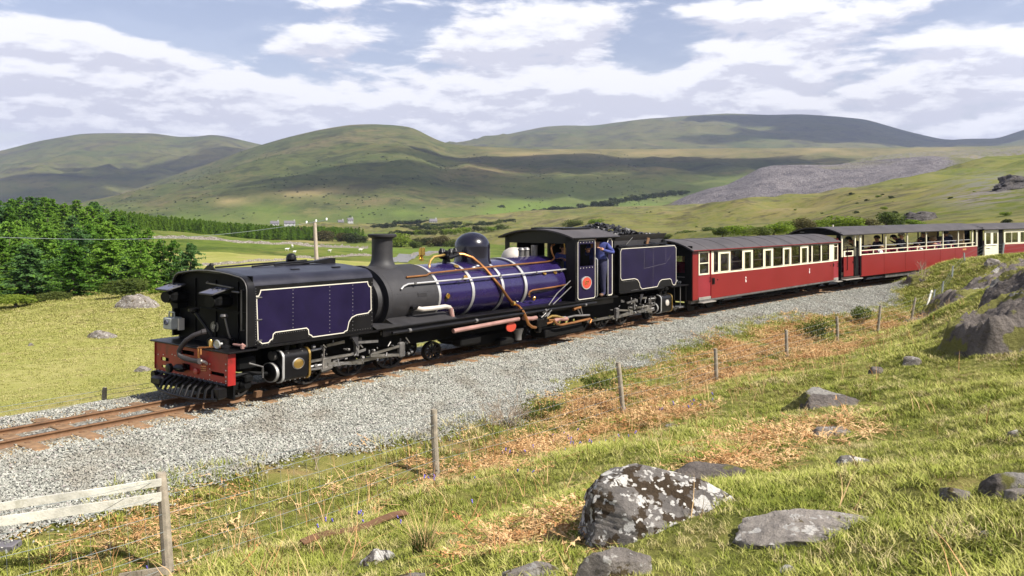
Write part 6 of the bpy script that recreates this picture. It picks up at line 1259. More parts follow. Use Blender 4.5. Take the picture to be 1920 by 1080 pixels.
# dead bracken: a band along the fence and some heaps
heaps = [(hit(1460, 835), .62), (hit(1400, 868), .35), (hit(1085, 985), .42), (hit(1250, 780), .45), (hit(1540, 800), .35), (hit(985, 1020), .38)]
def brk(X, Y, t, l):
    w = np.exp(-((l-toe_at(t)-1.0-.35*np.sin(t*.9))/.70)**2)*np.clip(.55+2.4*fbm(X*.7, Y*.7, 4), 0, 1)*np.clip(1.15-.045*np.maximum(0, t-10), .15, 1)*np.clip(.25+.12*(t+1), .2, 1)*(t < 24)
    w = w+1.0*np.exp(-((l-4.9)/.55)**2-((t-8.5)/5.0)**2)*np.clip(.5+2.5*fbm(X*.9+4, Y*.9, 3), 0, 1.2)
    for p, r in heaps: w = w+1.1*np.exp(-((X-p.x)**2+(Y-p.y)**2)/(r*r))
    return RG.random(len(X)) < w
X, Y, Z, t, l = land(75000, -6, 14, 3.5, 30, brk); n = len(X); sc_ = RG.uniform(.7, 1.3, n)
scatter('dead_bracken', np.stack([X, Y, Z+.01], 1), [stalks(9, .30, .06, 'dead_stalk', 70+s) for s in range(5)], eul(n, .2), np.stack([sc_, sc_, sc_*np.clip(.85+.07*(t-3), .8, 1.5)], 1), RG.integers(0, 5, n), 'tangle of orange brown dead bracken along the fence', 'bracken')
X, Y, Z, t, l = land(5200, -6, 14, 3, 30, lambda X, Y, t, l: (l > toe_at(t)+.2) & (RG.random(len(l)) < np.clip(1.2-np.abs(l-4.8)/3, .12, 1))); n = len(X); sc_ = RG.uniform(.7, 1.4, n)
scatter('dry_stems', np.stack([X, Y, Z], 1), [blades(3, .30, .05, .9, .006, 'dead_stalk', 80+s, .2) for s in range(4)], eul(n, .2), np.stack([sc_, sc_, sc_], 1), RG.integers(0, 4, n), 'single dry straw stems sticking up from the bank', 'dry stems')
# bluebells by the fence
X, Y, Z, t, l = land(9000, -4, 6, 5, 15, lambda X, Y, t, l: (np.abs(l-4.9) < .9) & (t < 7) & (fbm(X*1.3, Y*1.3+7, 3) > .12)); n = min(len(X), 75); X, Y, Z = X[:n], Y[:n], Z[:n]
bbm = WB(); bbm.lathe([(.001, .0), (.012, .012), (.010, .03), (.001, .035)], (0, 0, .07), 'z', 5); bbm.lathe([(.001, .0), (.010, .01), (.008, .025), (.001, .03)], (.012, .005, .05), 'z', 5)
scatter('bluebells', np.stack([X, Y, Z+.04], 1), [npmesh('bell', bbm.v, [f for f in bbm.f if len(f) == 4], 'bluebell_flower')], eul(n, .2), uni(n, .55, .9), np.zeros(n), 'few small bluebells in the grass along the fence', 'flowers')
# ballast stones
def stone(seed, mat):
    r = np.random.default_rng(seed); bm = bmesh.new(); [bm.verts.new(tuple((lambda v: v/np.linalg.norm(v)*r.uniform(.7, 1.1)*np.array([1, .85, .62]))(r.normal(size=3)))) for _ in range(11)]
    bmesh.ops.convex_hull(bm, input=bm.verts); [bm.verts.remove(v) for v in [v for v in bm.verts if not v.link_faces]]; me = bpy.data.meshes.new('stone'); bm.to_mesh(me); bm.free(); me.materials.append(MATS[mat]); return me
def balls(n, l0, l1, t0, t1, extra=None):
    t = RG.uniform(t0, t1, n); l = RG.uniform(l0, l1, n); toe = toe_at(t)+fbm(t*.9, t*0+3, 3)*.5; k = (l < toe-.02+RG.normal(0, .12, n))
    t, l = t[k], l[k]; x, y, z = tw(t, l); g = np.where(np.abs(l) < .95, -.085+zt(t), ground(x, y, False)+.045+fbm(x*2.2, y*2.2, 3)*.03); return x, y, g, t, l
xs = [balls(125000, .55, 3.7, -5, 8), balls(70000, .5, 3.6, 8, 20), balls(36000, .45, 3.3, 20, 32), balls(16000, -1.8, -.5, -6, 3), balls(12000, -.95, .95, -6, 32)]
x, y, z, t, l = (np.concatenate(a) for a in zip(*xs)); n = len(x); rusty = np.exp(-((np.abs(l)-.45)/.38)**2)*.5 > RG.random(n); onsl = (np.abs(((t+15)/.66+.5)%1-.5)*.66 < .085) & (np.abs(l) < .84); sc_ = RG.uniform(.0095, .0215, n)*np.where(rusty, .8, 1)*np.where(onsl & (RG.random(n) < .8), .18, 1)
rt3 = np.stack([RG.normal(0, .5, n), RG.normal(0, .5, n), RG.random(n)*6.283], 1)
scatter('ballast_stones', np.stack([x, y, z+.004+RG.uniform(-.004, .012, n)], 1), [stone(s, 'ballast_stone') for s in range(6)]+[stone(s+20, 'rusty_stone') for s in range(3)], rt3, np.stack([sc_*1.2, sc_*1.2, sc_], 1), np.where(rusty, 6+RG.integers(0, 3, n), RG.integers(0, 6, n)), 'loose light grey ballast stones spread beside the rails', 'ballast')
# rush clump, twiggy shrubs and leafy shrubs
def clump(name, label, cat, px, py, parts_):
    c = hit(px, py); o = empty(name, tuple(c)); tag(o, label, cat)
    for nm, me in parts_: link(nm, me, o)
    return o
clump('rush_clump', 'tall green and straw rush tuft standing alone in the foreground', 'rushes', 792, 1040, [('reed_blades', blades(190, .27, .085, .75, .006, 'reed_stalk', 91, .25, 4)), ('dead_blades', blades(90, .34, .08, 1.0, .005, 'dead_stalk', 92, .2, 4))])
def twigs(n, h, seed, sp=.6, r0=.006):
    r = np.random.default_rng(seed); m = WB()
    def grow(p, d, l, rad, lv):
        q = p+d*l; m.tube([p, p.lerp(q, .5)+Vector((r.normal(), r.normal(), r.normal()))*l*.04, q], [rad, rad*.85, rad*.6], 4, False)
        if lv:
            for _ in range(3): e = (d+Vector((r.normal()*.45, r.normal()*.45, r.normal()*.3+.12))).normalized(); grow(p.lerp(q, r.uniform(.5, 1)), e, l*r.uniform(.5, .8), rad*.6, lv-1)
    for i in range(n): grow(Vector((r.normal()*.06, r.normal()*.06, -.02)), Vector((r.normal()*sp, r.normal()*sp, 1)).normalized(), h*r.uniform(.3, .55), r0, 3)
    return npmesh('twigs', m.v, [f for f in m.f if len(f) == 4], 'twig')
def leaves(n, dims, size, mat, seed, blobs_=6, hang=0., surf=.55):
    r = np.random.default_rng(seed); V = np.empty((n, 4, 3)); C = r.uniform(-.62, .62, (blobs_, 3)); C[:, 2] = np.abs(C[:, 2])*1.2-.25; rad_ = r.uniform(.33, .55, blobs_); k = r.integers(0, blobs_, n); d = r.normal(size=(n, 3)); d /= np.linalg.norm(d, axis=1)[:, None]
    P = C[k]+d*(rad_[k]*(surf+(1-surf)*r.random(n)**.5))[:, None]; P = P*np.array(dims)/2*1.1; P[:, 2] += dims[2]/2; P[:, 2] = np.maximum(P[:, 2], .02*dims[2])
    nrm = d+r.normal(size=(n, 3))*.7; nrm /= np.linalg.norm(nrm, axis=1)[:, None]; a = np.cross(nrm, r.normal(size=(n, 3))); a /= np.linalg.norm(a, axis=1)[:, None]; b = np.cross(nrm, a); s = size*r.uniform(.6, 1.3, n)[:, None]
    V[:, 0] = P-a*s*.5; V[:, 1] = P+b*s*.32; V[:, 2] = P+a*s*.5; V[:, 3] = P-b*s*.32; V[:, 2, 2] -= hang*size; return npmesh('leaves', V.reshape(-1, 3), np.arange(4*n).reshape(n, 4), mat, False)
clump('bare_shrub', 'leafless twiggy shrub on the fence line in front of the wide ballast', 'shrub', 945, 805, [('twigs', twigs(16, .62, 95, .75))])
clump('bare_shrub', 'thin bare sapling by the second post from the left', 'shrub', 600, 880, [('twigs', twigs(3, .45, 96, .25))])
clump('bare_shrub', 'dry twigs in front of the open carriage where the bank meets the ballast', 'shrub', 1722, 528, [('twigs', twigs(7, .85, 97, .6, .012))])
clump('leafy_shrub', 'small fresh green shrub at the ballast edge below the closed carriage', 'shrub', 1613, 610, [('twigs', twigs(5, .5, 98, .4)), ('leaves', leaves(900, (.6, .6, .75), .05, 'mid_leaves', 99, 7))])
clump('leafy_shrub', 'wider yellow green shrub among the dead bracken by the middle posts', 'shrub', 1525, 640, [('twigs', twigs(5, .5, 100, .5)), ('leaves', leaves(1300, (1.0, .7, .62), .05, 'mid_leaves', 101, 8))])
clump('leafy_shrub', 'low green growth at the ballast edge right of the bare shrub', 'shrub', 1010, 790, [('leaves', leaves(500, (.7, .4, .32), .045, 'mid_leaves', 102, 6))])
clump('leafy_shrub', 'low green patch against the ballast below the third post', 'shrub', 1130, 735, [('leaves', leaves(600, (.9, .4, .30), .045, 'mid_leaves', 103, 6))])

# ------------------------------------------------------------------ trees
def conifer(seed, h=1., r=.30, lev=26, dens=26, top=.97, bare=.03, sz=.042):
    g = np.random.default_rng(seed); V = []; F = []; m = WB(); bend = g.normal(size=2)*.012
    m.tube([(0, 0, -.03), (bend[0], bend[1], .4*h), (bend[0]*1.5, bend[1]*1.5, top*h)], [.016*h, .011*h, .002*h], 6, False)
    for i in range(lev):
        q = bare+(1-bare)*(i+g.random()*.6)/lev; z = q*h*top; rr = r*h*((1-q)**.62*min(1, .62+1.3*q)+.03)*g.uniform(.6, 1.2)
        for k in range(g.integers(2, 5)):
            a = g.random()*6.283; L = rr*g.uniform(.55, 1.15); dz = L*g.uniform(-.38, .30); sx, sy = math.cos(a), math.sin(a)
            m.tube([(0, 0, z), (sx*L*.55, sy*L*.55, z+dz*.35), (sx*L, sy*L, z+dz)], [.0035*h, .002*h, .0006*h], 3, False)
            for j in range(dens):
                s = (j+g.random())/dens; 
                if s < .12: continue
                p = np.array([sx*L*s, sy*L*s, z+dz*s*s]); w = sz*h*g.uniform(.6, 1.2)*(1.1-.5*s); b = a+g.choice([-1, 1])*g.uniform(.3, 1.3); d = np.array([math.cos(b), math.sin(b), g.uniform(-.9, .35)])*w; e = np.array([-math.sin(b), math.cos(b), g.normal()*1.3])*w*.36; o = len(V)
                V += [p-e*.6, p+d*.5+e, p+d, p+d*.5-e]; F.append((o, o+1, o+2, o+3))
    tr = npmesh('trunk', m.v, [f for f in m.f if len(f) == 4], 'bark'); return tr, npmesh('crown', np.array(V), np.array(F), None, False)
CONI = [conifer(s, 1., r_, lv, 26) for s, r_, lv in ((1, .36, 44), (2, .42, 40), (3, .33, 46), (4, .39, 42))]
CROWN = {}
def crown_of(me, mat, tag_):
    if (tag_, mat) not in CROWN: c = me.copy(); c.materials.clear(); c.materials.append(MATS[mat]); CROWN[(tag_, mat)] = c
    return CROWN[(tag_, mat)]
rtree = random.Random(44)
def put_conifer(x, y, h, label, k=None, mat='larch_needles', wide=1., group=None, z=None):
    k = rtree.randrange(4) if k is None else k; o = empty('larch_tree', (x, y, (gz(x, y) if z is None else z)-.05), rtree.random()*6.28); tag(o, label, 'tree', group); s = (h*wide, h*wide, h); o.rotation_euler.x = rtree.gauss(0, .03); o.rotation_euler.y = rtree.gauss(0, .03)
    a = link('trunk', CONI[k][0], o); b = link('crown', crown_of(CONI[k][1], mat, k), o); a.scale = s; b.scale = s; return o
# trees of the wood beyond the field, single trees in front first: (base px, base py, top py, width factor, kind)
single = [(52, 566, 455, 1.35, 'broad larch at the left edge of the wood, branches down to the grass'), (140, 560, 452, 1.2, 'blue green larch second along the front of the wood'), (205, 553, 445, 1.25, 'tall dense larch above the wide pale outcrop'), (262, 548, 452, 1.0, 'dark larch behind the yellow green thicket'), (300, 540, 446, .85, 'slim upright larch left of the two spiky ones'), (324, 545, 447, .75, 'spiky thin crowned larch near the end of the wood'), (355, 536, 452, .95, 'last larch at the right end of the wood with open spreading branches'), (5, 575, 470, 1.2, 'larch cut by the left picture edge at the front of the wood'), (95, 572, 490, 1.2, 'short bushy larch in front of the blue green one'), (232, 556, 490, 1.1, 'short dark larch at the right of the tall dense one')]
for px, py, top, w, lab in single:
    Y = 50+rtree.uniform(-2, 4); x = (px-960)/1610*Y; z = gz(x, Y); h = (HC-z)-(top-406)/1610*Y; put_conifer(x, Y, h, lab, None, rtree.choice(['larch_needles', 'larch_light', 'larch_blue']), w*1.6, None)
cnt = 0
WROW = ['larch close behind the front trees of the wood', 'larch in the second row back of the wood', 'larch low in the middle of the wood', 'larch in the middle of the wood', 'larch high in the middle of the wood', 'larch two rows below the top of the wood', 'larch just below the top of the wood', 'larch on the skyline along the top of the wood']
for row, (Y, x0, x1, n) in enumerate([(57, -42, -23, 13), (63, -47, -27, 15), (70, -53, -31, 17), (78, -58, -35, 19), (87, -65, -39, 21), (97, -73, -44, 23), (108, -82, -50, 25), (119, -90, -56, 27)]):
    for i in range(n):
        x = x0+(x1-x0)*(i+rtree.uniform(.1, .9))/n; y = Y+rtree.uniform(-4, 4); put_conifer(x, y, rtree.uniform(2.9, 4.6), WROW[row], None, rtree.choice(['larch_needles', 'larch_needles', 'larch_light', 'larch_light', 'larch_blue']), rtree.uniform(1.35, 2.0), 'larches of the wood on the slope, row '+'abcdefgh'[row]); cnt += 1
# young plantation running along the ridge: too many to count
n = 1500; q = RG.random(n); py_ = RG.random(n)
pl = []
for i in range(n):
    s = q[i]; px = 205+s*450; Y = 175+95*s+py_[i]*(105-45*s); x = (px-960)/1610*Y+RG.normal()*2; pl.append((x, Y, gz(x, Y)-.1))
pcr = []
for k_ in range(3):
    me = CONI[k_][1].copy(); me.materials.clear(); me.materials.append(MATS['plantation_needles']); pcr.append(me)
h_ = RG.uniform(3.3, 5.0, n)*np.clip(1.15-.35*q, .7, 1.2); scatter('conifer_plantation', pl, pcr, np.stack([np.zeros(n), np.zeros(n), RG.random(n)*6.28], 1), np.stack([h_*.95, h_*.95, h_], 1), RG.integers(0, 3, n), 'even young conifer plantation running along the ridge above the bright field', 'plantation')
# broadleaved trees and bushes: crown of leaf clumps on a short trunk
LEAF = [leaves(2300, (1, 1, .92), .075, None, 200+s, 11+s, surf=.5) for s in range(3)]; SPARSE = [leaves(800, (1, 1, .9), .11, None, 210+s, 8, surf=.45) for s in range(2)]
tm = WB(); tm.tube([(0, 0, -.08), (.02, .01, .25), (.0, .02, .6)], [.05, .035, .012], 6, False); tm.tube([(.02, .01, .22), (.2, .1, .6)], [.025, .008], 5, False); tm.tube([(.02, .01, .2), (-.2, -.06, .55)], [.025, .008], 5, False); TRUNK = npmesh('trunk', tm.v, [f for f in tm.f if len(f) == 4], 'bark')
def put_tree(name, label, x, y, z, w, h, mat, cat='tree', group=None, small=False, k=None):
    k = rtree.randrange(2 if small else 3) if k is None else k; src = (SPARSE if small else LEAF)[k]; o = empty(name, (x, y, z), rtree.random()*6.28); tag(o, label, cat, group)
    b = link('crown', crown_of(src, mat, ('s' if small else 'l')+str(k)), o); b.scale = (w, w, h)
    if not small: a = link('trunk', TRUNK, o); a.scale = (w*.8, w*.8, h)
    return o
def tree_px(name, label, px, base, top, width, Y, mat, cat='tree', group=None, small=False):
    x = (px-960)/1610*Y; z = HC-(base-406)/1610*Y; return put_tree(name, label, x, Y, z, width/1610*Y, (base-top)/1610*Y, mat, cat, group, small)
# thicket and bracken in front of the wood
for px, base, top, w, Y, mat, lab in [(250, 556, 520, 95, 46, 'mid_leaves', 'yellow green thicket over the wide pale outcrop'), (300, 560, 532, 60, 46, 'bright_leaves', 'bright green bushes between the outcrop and the engine'), (30, 574, 548, 90, 44, 'bright_leaves', 'fresh green bush at the left edge under the wood'), (110, 570, 545, 70, 46, 'mid_leaves', 'dull green bush under the front larches')]: tree_px('bush', lab, px, base, top, w, Y, mat, 'bush')
# copse and trees behind the engine
for px, base, top, w, Y, mat, lab in [
    (560, 452, 424, 46, 262, 'brown_leaves', 'brown tinged tree just left of the telegraph pole'), (612, 458, 430, 46, 250, 'brown_leaves', 'brown tree at the right of the telegraph pole'), (640, 461, 434, 36, 245, 'brown_leaves', 'second brown tree right of the telegraph pole'), (662, 463, 430, 34, 235, 'dark_leaves', 'dark evergreen tree midway between the pole and the chimney'), (680, 462, 440, 28, 240, 'dark_leaves', 'small dark tree touching the chimney on its left'), (535, 448, 430, 40, 270, 'dark_leaves', 'dark tree at the end of the young plantation'),
    (752, 468, 434, 52, 210, 'bright_leaves', 'bright green round tree right behind the chimney'), (792, 466, 440, 44, 215, 'dark_leaves', 'dark tree between the chimney and the steam dome'), (825, 468, 440, 44, 205, 'brown_leaves', 'brownish tree beside the steam dome'), (848, 470, 446, 30, 205, 'mid_leaves', 'pale green tree half hidden by the steam dome'), (775, 470, 450, 30, 200, 'mid_leaves', 'low green bush right of the bright round tree'),
    (622, 492, 476, 40, 130, 'bright_leaves', 'bright bush over the front tank roof right of the pole'), (655, 486, 474, 30, 140, 'mid_leaves', 'green bush between pole and chimney in the pasture'), (700, 487, 478, 30, 130, 'mid_leaves', 'low bush at the foot of the chimney'), (480, 486, 474, 34, 120, 'mid_leaves', 'small bush at the near edge of the bright field'),
    (1010, 436, 424, 30, 210, 'mid_leaves', 'small bush above the cab roof'), (1075, 428, 410, 40, 230, 'mid_leaves', 'green bush behind the coal heap'), (1120, 426, 408, 34, 230, 'bright_leaves', 'light green bush right over the coal heap'),
    (1288, 448, 428, 42, 150, 'mid_leaves', 'green bush above the start of the closed carriage'), (1330, 446, 424, 44, 150, 'mid_leaves', 'grey green bush above the first windows'), (1250, 450, 438, 30, 150, 'mid_leaves', 'small bush over the rear of the bunker'),
    (1395, 445, 417, 66, 80, 'bright_leaves', 'bright green bush behind the middle of the closed carriage'), (1450, 444, 414, 72, 80, 'bright_leaves', 'long bright bush behind the rear of the closed carriage'), (1505, 440, 405, 52, 84, 'brown_leaves', 'dull bush behind the gap between the first two carriages'), (1580, 436, 401, 82, 84, 'bright_leaves', 'large round fresh green bush above the open carriage'), (1662, 432, 394, 58, 82, 'mid_leaves', 'dark green round tree above the open carriage'), (1625, 430, 404, 46, 90, 'brown_leaves', 'brown hawthorn between the two round trees'), (1712, 428, 410, 40, 88, 'bright_leaves', 'small fresh bush right of the dark round tree'),
    (1800, 424, 402, 60, 130, 'bright_leaves', 'pale spreading tree above the last open bays'), (1880, 424, 402, 80, 110, 'bright_leaves', 'green bush mass above the last carriage'), (1845, 410, 392, 50, 170, 'bright_leaves', 'loose pale tree on the slope under the rocks'), (1540, 432, 410, 50, 95, 'bright_leaves', 'light bush left of the large round one'), (1425, 446, 420, 60, 74, 'mid_leaves', 'grey green bush in front of the long bright one'), (1355, 446, 420, 50, 90, 'mid_leaves', 'pale thorn bush left of the bright green one'), (1475, 440, 408, 64, 90, 'bright_leaves', 'tall bright bush near the end of the closed carriage roof'), (1920, 426, 404, 60, 100, 'mid_leaves', 'green bush at the right edge above the last carriage'), (1760, 428, 412, 50, 120, 'brown_leaves', 'brown rough thicket above the rear of the open carriage')]: tree_px('bush' if base-top < 26 else 'round_tree', lab, px, base, top, w, Y, mat, 'bush' if base-top < 26 else 'tree')
# hedge lines and single trees far out on the valley floor
def hedge(label, pts, step, h0, h1, w0, w1, mat, group):
    p = np.array(pts, float); d = np.concatenate([[0], np.cumsum(np.hypot(np.diff(p[:, 0]), np.diff(p[:, 1])))]); s = 0
    while s < d[-1]:
        px = np.interp(s, d, p[:, 0])+rtree.uniform(-2, 2); py = np.interp(s, d, p[:, 1])+rtree.uniform(-1, 1.5); Y = np.interp(s, d, p[:, 2]); h = rtree.uniform(h0, h1); tree_px('hedge_tree', label, px, py+1.5, py-h, rtree.uniform(w0, w1), Y, rtree.choice(mat), 'tree', group, True); s += step*rtree.uniform(.7, 1.3)
DK = ['dark_leaves', 'dark_leaves', 'mid_leaves']
hedge('tree in the long dark belt climbing across the valley behind the cab', [(880, 421, 690), (960, 411, 690), (1010, 403, 690), (1080, 395, 680), (1150, 387, 670)], 8.5, 8, 17, 16, 28, ['dark_leaves'], 'trees of the belt behind the cab')
hedge('tree in the upper dark belt below the slate tip', [(1130, 386, 690), (1180, 378, 760), (1240, 371, 800), (1290, 364, 830)], 8, 8, 14, 14, 24, ['dark_leaves'], 'trees of the belt below the slate tip')
hedge('hedgerow tree on the flat valley floor behind the steam dome', [(740, 421, 640), (800, 420, 620), (880, 415, 620), (930, 408, 640)], 10, 6, 11, 12, 22, DK, 'hedgerow trees behind the dome')
hedge('hedgerow tree on the lower line left of the cab', [(760, 432, 420), (830, 430, 400), (900, 424, 420), (960, 416, 480)], 11, 6, 11, 12, 24, DK, 'hedgerow trees left of the cab')
hedge('green tree in the nearer hedge left of the cab roof', [(745, 441, 300), (850, 441, 290), (945, 432, 310)], 13, 9, 16, 16, 30, ['mid_leaves', 'bright_leaves', 'dark_leaves'], 'trees of the nearer hedge left of the cab')
hedge('tree in the upper hedge on the valley floor right of the chimney', [(700, 428, 520), (790, 427, 500), (870, 421, 520)], 11, 6, 11, 12, 22, DK, 'trees of the upper hedge right of the chimney')
hedge('tree in the dim row at the foot of the hill behind the telegraph pole', [(590, 424, 640), (660, 425, 640), (740, 424, 640)], 9, 5, 9, 10, 20, ['dark_leaves'], 'trees at the foot of the hill')
hedge('tree of the small hillside copse above the plantation', [(318, 407, 1100), (345, 405, 1100), (366, 406, 1100)], 8, 6, 14, 10, 18, ['dark_leaves'], 'trees of the hillside copse')
hedge('tree of the short hedge on the hill foot above the farm', [(443, 404, 1050), (478, 401, 1050)], 9, 3, 6, 8, 14, DK, 'trees of the short hedge above the farm')
for px, base, top, w, Y, lab in [(528, 404, 394, 16, 1050, 'lone dark round tree on the hill foot above the farm'), (625, 400, 392, 14, 1050, 'dark bush on the hill foot right of the pole'), (640, 402, 396, 40, 1050, 'long dark hedge on the hill foot'), (365, 388, 382, 8, 1250, 'tiny dark tree on the hillside above the copse'), (940, 391, 383, 14, 800, 'dark bush on the shaded valley side above the cab'), (1345, 392, 386, 12, 560, 'single dark bush below the slate tip'), (1430, 388, 381, 14, 520, 'round bush on the pasture below the slate tip'), (1480, 378, 373, 9, 560, 'small bush at the lower edge of the slate tip')]: tree_px('lone_tree', lab, px, base, top, w, Y, 'dark_leaves', 'tree', None, True)
# scattered scrub on the hills
def on_hill(key, n, rng, box):
    V = HILLS[key]; out = []
    while len(out) < n:
        i = rng.integers(2, V.shape[0]-6); j = rng.integers(0, V.shape[1]-1); p = V[i, j]+(V[i+1, j]-V[i, j])*rng.random()+(V[i, j+1]-V[i, j])*rng.random(); px = 960+1610*p[0]/p[1]; py = 406+1610*(HC-p[2])/p[1]
        if box[0] < px < box[1] and box[2] < py < box[3] and fbm(np.array([px*.02]), np.array([py*.05]), 3)[0] > .03: out.append(p)
    return np.array(out)
# the 'hillside' sheets share a key: the last built under it is the near right hillside
rg2 = np.random.default_rng(12)
for key, n, box, smin, smax, lab in (('valley_hill', 1100, (150, 1250, 285, 412), .55, 2.0, 'scattered dark scrub on the green hillside'), ('near_hill', 110, (1100, 1960, 345, 438), .25, .85, 'scattered low scrub on the rough pasture at the right')):
    P = on_hill(key, n, rg2, box); s = rg2.uniform(smin, smax, n)**1; me = [crown_of(SPARSE[0], 'dark_leaves', 's0'), crown_of(SPARSE[1], 'mid_leaves' if key != 'near_hill' else 'bright_leaves', 's1')]
    P[:, 2] -= .28*s; scatter('hill_scrub', P, me, np.stack([np.zeros(n), np.zeros(n), rg2.random(n)*6.28], 1), np.stack([s*1.6, s*1.6, s], 1), rg2.integers(0, 2, n), lab, 'scrub')
# telegraph pole with insulators, and its wire
def at(px, py, Y): return Vector(px2w(px, py, Y))
pol = empty('telegraph_pole', tuple(at(593, 492, 62))); tag(pol, 'bare wooden telegraph pole with a crossarm behind the front tank', 'telegraph pole'); base = Vector(pol.location)
a = at(594, 500, 62)-base; b = at(590, 415, 62)-base; m = WB(); m.tube([a, a.lerp(b, .5), b], [.15, .135, .12], 10); m.build('pole', 'pole_wood', pol)
m = WB(); c0 = at(574, 419, 62)-base; c1 = at(613, 413, 61)-base; m.tube([c0, c1], .035, 6); m.build('crossarm', 'galvanised', pol)
for q in (.02, .48, .98):
    p = c0.lerp(c1, q); m = WB(); m.lathe([(.03, 0), (.07, .02), (.05, .08), (.075, .10), (.05, .17), (.001, .18)], p, 'z', 10); m.build('insulator', 'insulator_white', pol)
w0 = at(-60, 443, 40); w1 = c0+base; pts = [w0.lerp(w1, q)-Vector((0, 0, .55*math.sin(math.pi*q))) for q in np.linspace(0, 1, 30)]; m = WB(); m.tube(pts, .013, 5); tag(m.build('overhead_wire', 'wire_grey'), 'pale overhead wire crossing in front of the wood at the left', 'wire')
pts = [(c1+base).lerp(at(905, 392, 250), q)-Vector((0, 0, 1.2*math.sin(math.pi*q))) for q in np.linspace(0, 1, 16)]
# sheep in the bright field
def sheep_mesh():
    m = WB(); m.loft([[(x, r*math.cos(k*.785), .42+.8*r*math.sin(k*.785)) for k in range(8)] for x, r in ((-.45, .06), (-.38, .20), (-.15, .25), (.15, .25), (.36, .19), (.44, .08))], True, True); m.tube([(.38, 0, .50), (.52, 0, .60), (.66, 0, .52)], [.10, .085, .05], 7)
    for x in (-.3, .28):
        for y in (-.12, .12): m.tube([(x, y, .32), (x-.02, y, .18), (x, y, 0)], [.06, .035, .03], 5)
    m.tube([(-.44, 0, .48), (-.52, 0, .36)], .03, 5); [m.tube([(.50, s*.06, .64), (.48, s*.15, .60)], .02, 4) for s in (1, -1)]; return m
sm0 = sheep_mesh().build('sheep', 'sheep_wool'); sm_me = sm0.data; bpy.data.objects.remove(sm0)
for px, py, rz, lab in ((538, 467, .4, 'nearer white sheep in the bright field left of the telegraph pole'), (548, 461, 2., 'white sheep by the wall line left of the telegraph pole'), (552, 472, 1., 'white sheep lowest in the bright field by the pole'), (618, 470, -.4, 'white sheep just right of the telegraph pole'), (676, 468, .2, 'white sheep left of the chimney')):
    Y = 150.; p = hit(px, py+3) ; p = p if p.y > 60 else at(px, py+3, Y); o = link('sheep', sm_me, None, p, rz); q_ = 9.5/1610*p.y/1.2; o.scale = (q_, q_, q_); tag(o, lab, 'sheep', 'sheep in the bright field')
# dry stone walls round the bright field
def stone_wall(label, pts, h, n=60):
    p = np.array([tuple(hit(a, b)) for a, b in pts]); d = np.concatenate([[0], np.cumsum(np.hypot(np.diff(p[:, 0]), np.diff(p[:, 1])))]); m = WB(); rw = random.Random(len(pts)*7); L = d[-1]; s = np.linspace(0, L, n*2); xs = np.interp(s, d, p[:, 0]); ys = np.interp(s, d, p[:, 1]); zs = ground(xs, ys); rings = []
    for i in range(len(s)): hh = h*ys[i]/170*rw.uniform(.6, 1.15); rings.append([(xs[i], ys[i]-.25, zs[i]-.2), (xs[i], ys[i]-.18, zs[i]+hh), (xs[i], ys[i]+.18, zs[i]+hh*rw.uniform(.9, 1.1)), (xs[i], ys[i]+.25, zs[i]-.2)])
    m.loft(rings, True, True); tag(m.build('stone_wall', 'grey_rock', None, smooth=0, weld=False), label, 'wall')
stone_wall('low dry stone wall along the near edge of the bright field', [(380, 497), (450, 493), (540, 487), (640, 482), (700, 480)], .45)
stone_wall('pale dry stone wall running between the plantation and the chimney', [(235, 446), (330, 447), (420, 452), (520, 459), (600, 464), (690, 466)], .55)
stone_wall('short stone wall behind the boiler beside the lane', [(770, 482), (810, 477), (850, 474)], .5)
# lane behind the boiler
ln = [hit(742, 492), hit(760, 484), hit(790, 477), hit(815, 471)]; V = []
for i, q in enumerate(np.linspace(0, 3, 24)):
    k_ = min(2, int(q)); p = ln[k_].lerp(ln[k_+1], q-k_)
    for s in (-1.3, 1.3): x, y = p.x+s, p.y; V.append((x, y, gz(x, y)+.06))
k = MT('lane_tarmac'); k.done(k.ramp(k.noise(3), [(.3, (.12, .12, .12)), (.7, (.19, .185, .18))]), .9); tag(link('lane', npmesh('lane', V, grid_faces(24, 2), 'lane_tarmac')), kind='structure')
# farm buildings under the hill
def house(label, px, py, Y, w, d, h, name='farmhouse'):
    p = at(px, py, Y); o = empty(name, tuple(p), .3); tag(o, label, 'house'); m = WB(); m.box(-w/2, w/2, -d/2, d/2, -1, h); m.prism_uz([(0, 0)], 0, 0) if False else None
    m.loft([[(-w/2, -d/2, h), (-w/2, d/2, h), (-w/2, 0, h+d*.42)], [(w/2, -d/2, h), (w/2, d/2, h), (w/2, 0, h+d*.42)]], True, True); m.build('wall', 'house_wall', o, smooth=0)
    m = WB(); e = .25
    for s in (-1, 1): m.loft([[(-w/2-e, s*(d/2+e), h-.15), (-w/2-e, 0, h+d*.42+.12), (-w/2-e, 0, h+d*.42+.28), (-w/2-e, s*(d/2+e), h+.02)], [(w/2+e, s*(d/2+e), h-.15), (w/2+e, 0, h+d*.42+.12), (w/2+e, 0, h+d*.42+.28), (w/2+e, s*(d/2+e), h+.02)]], True, True)
    r_ = m.build('roof', 'house_slate', o, smooth=0); m = WB(); m.box(w/2-.9, w/2-.2, -.4, .4, h+d*.3, h+d*.42+1); m.build('chimney', 'house_wall', r_, smooth=0)
    for i in range(3):
        m = WB(); u = -w/2+w*(i+.5)/3; m.box(u-.4, u+.4, -d/2-.04, -d/2+.02, h*.35, h*.75); m.build('window', 'house_slate', o, smooth=0)
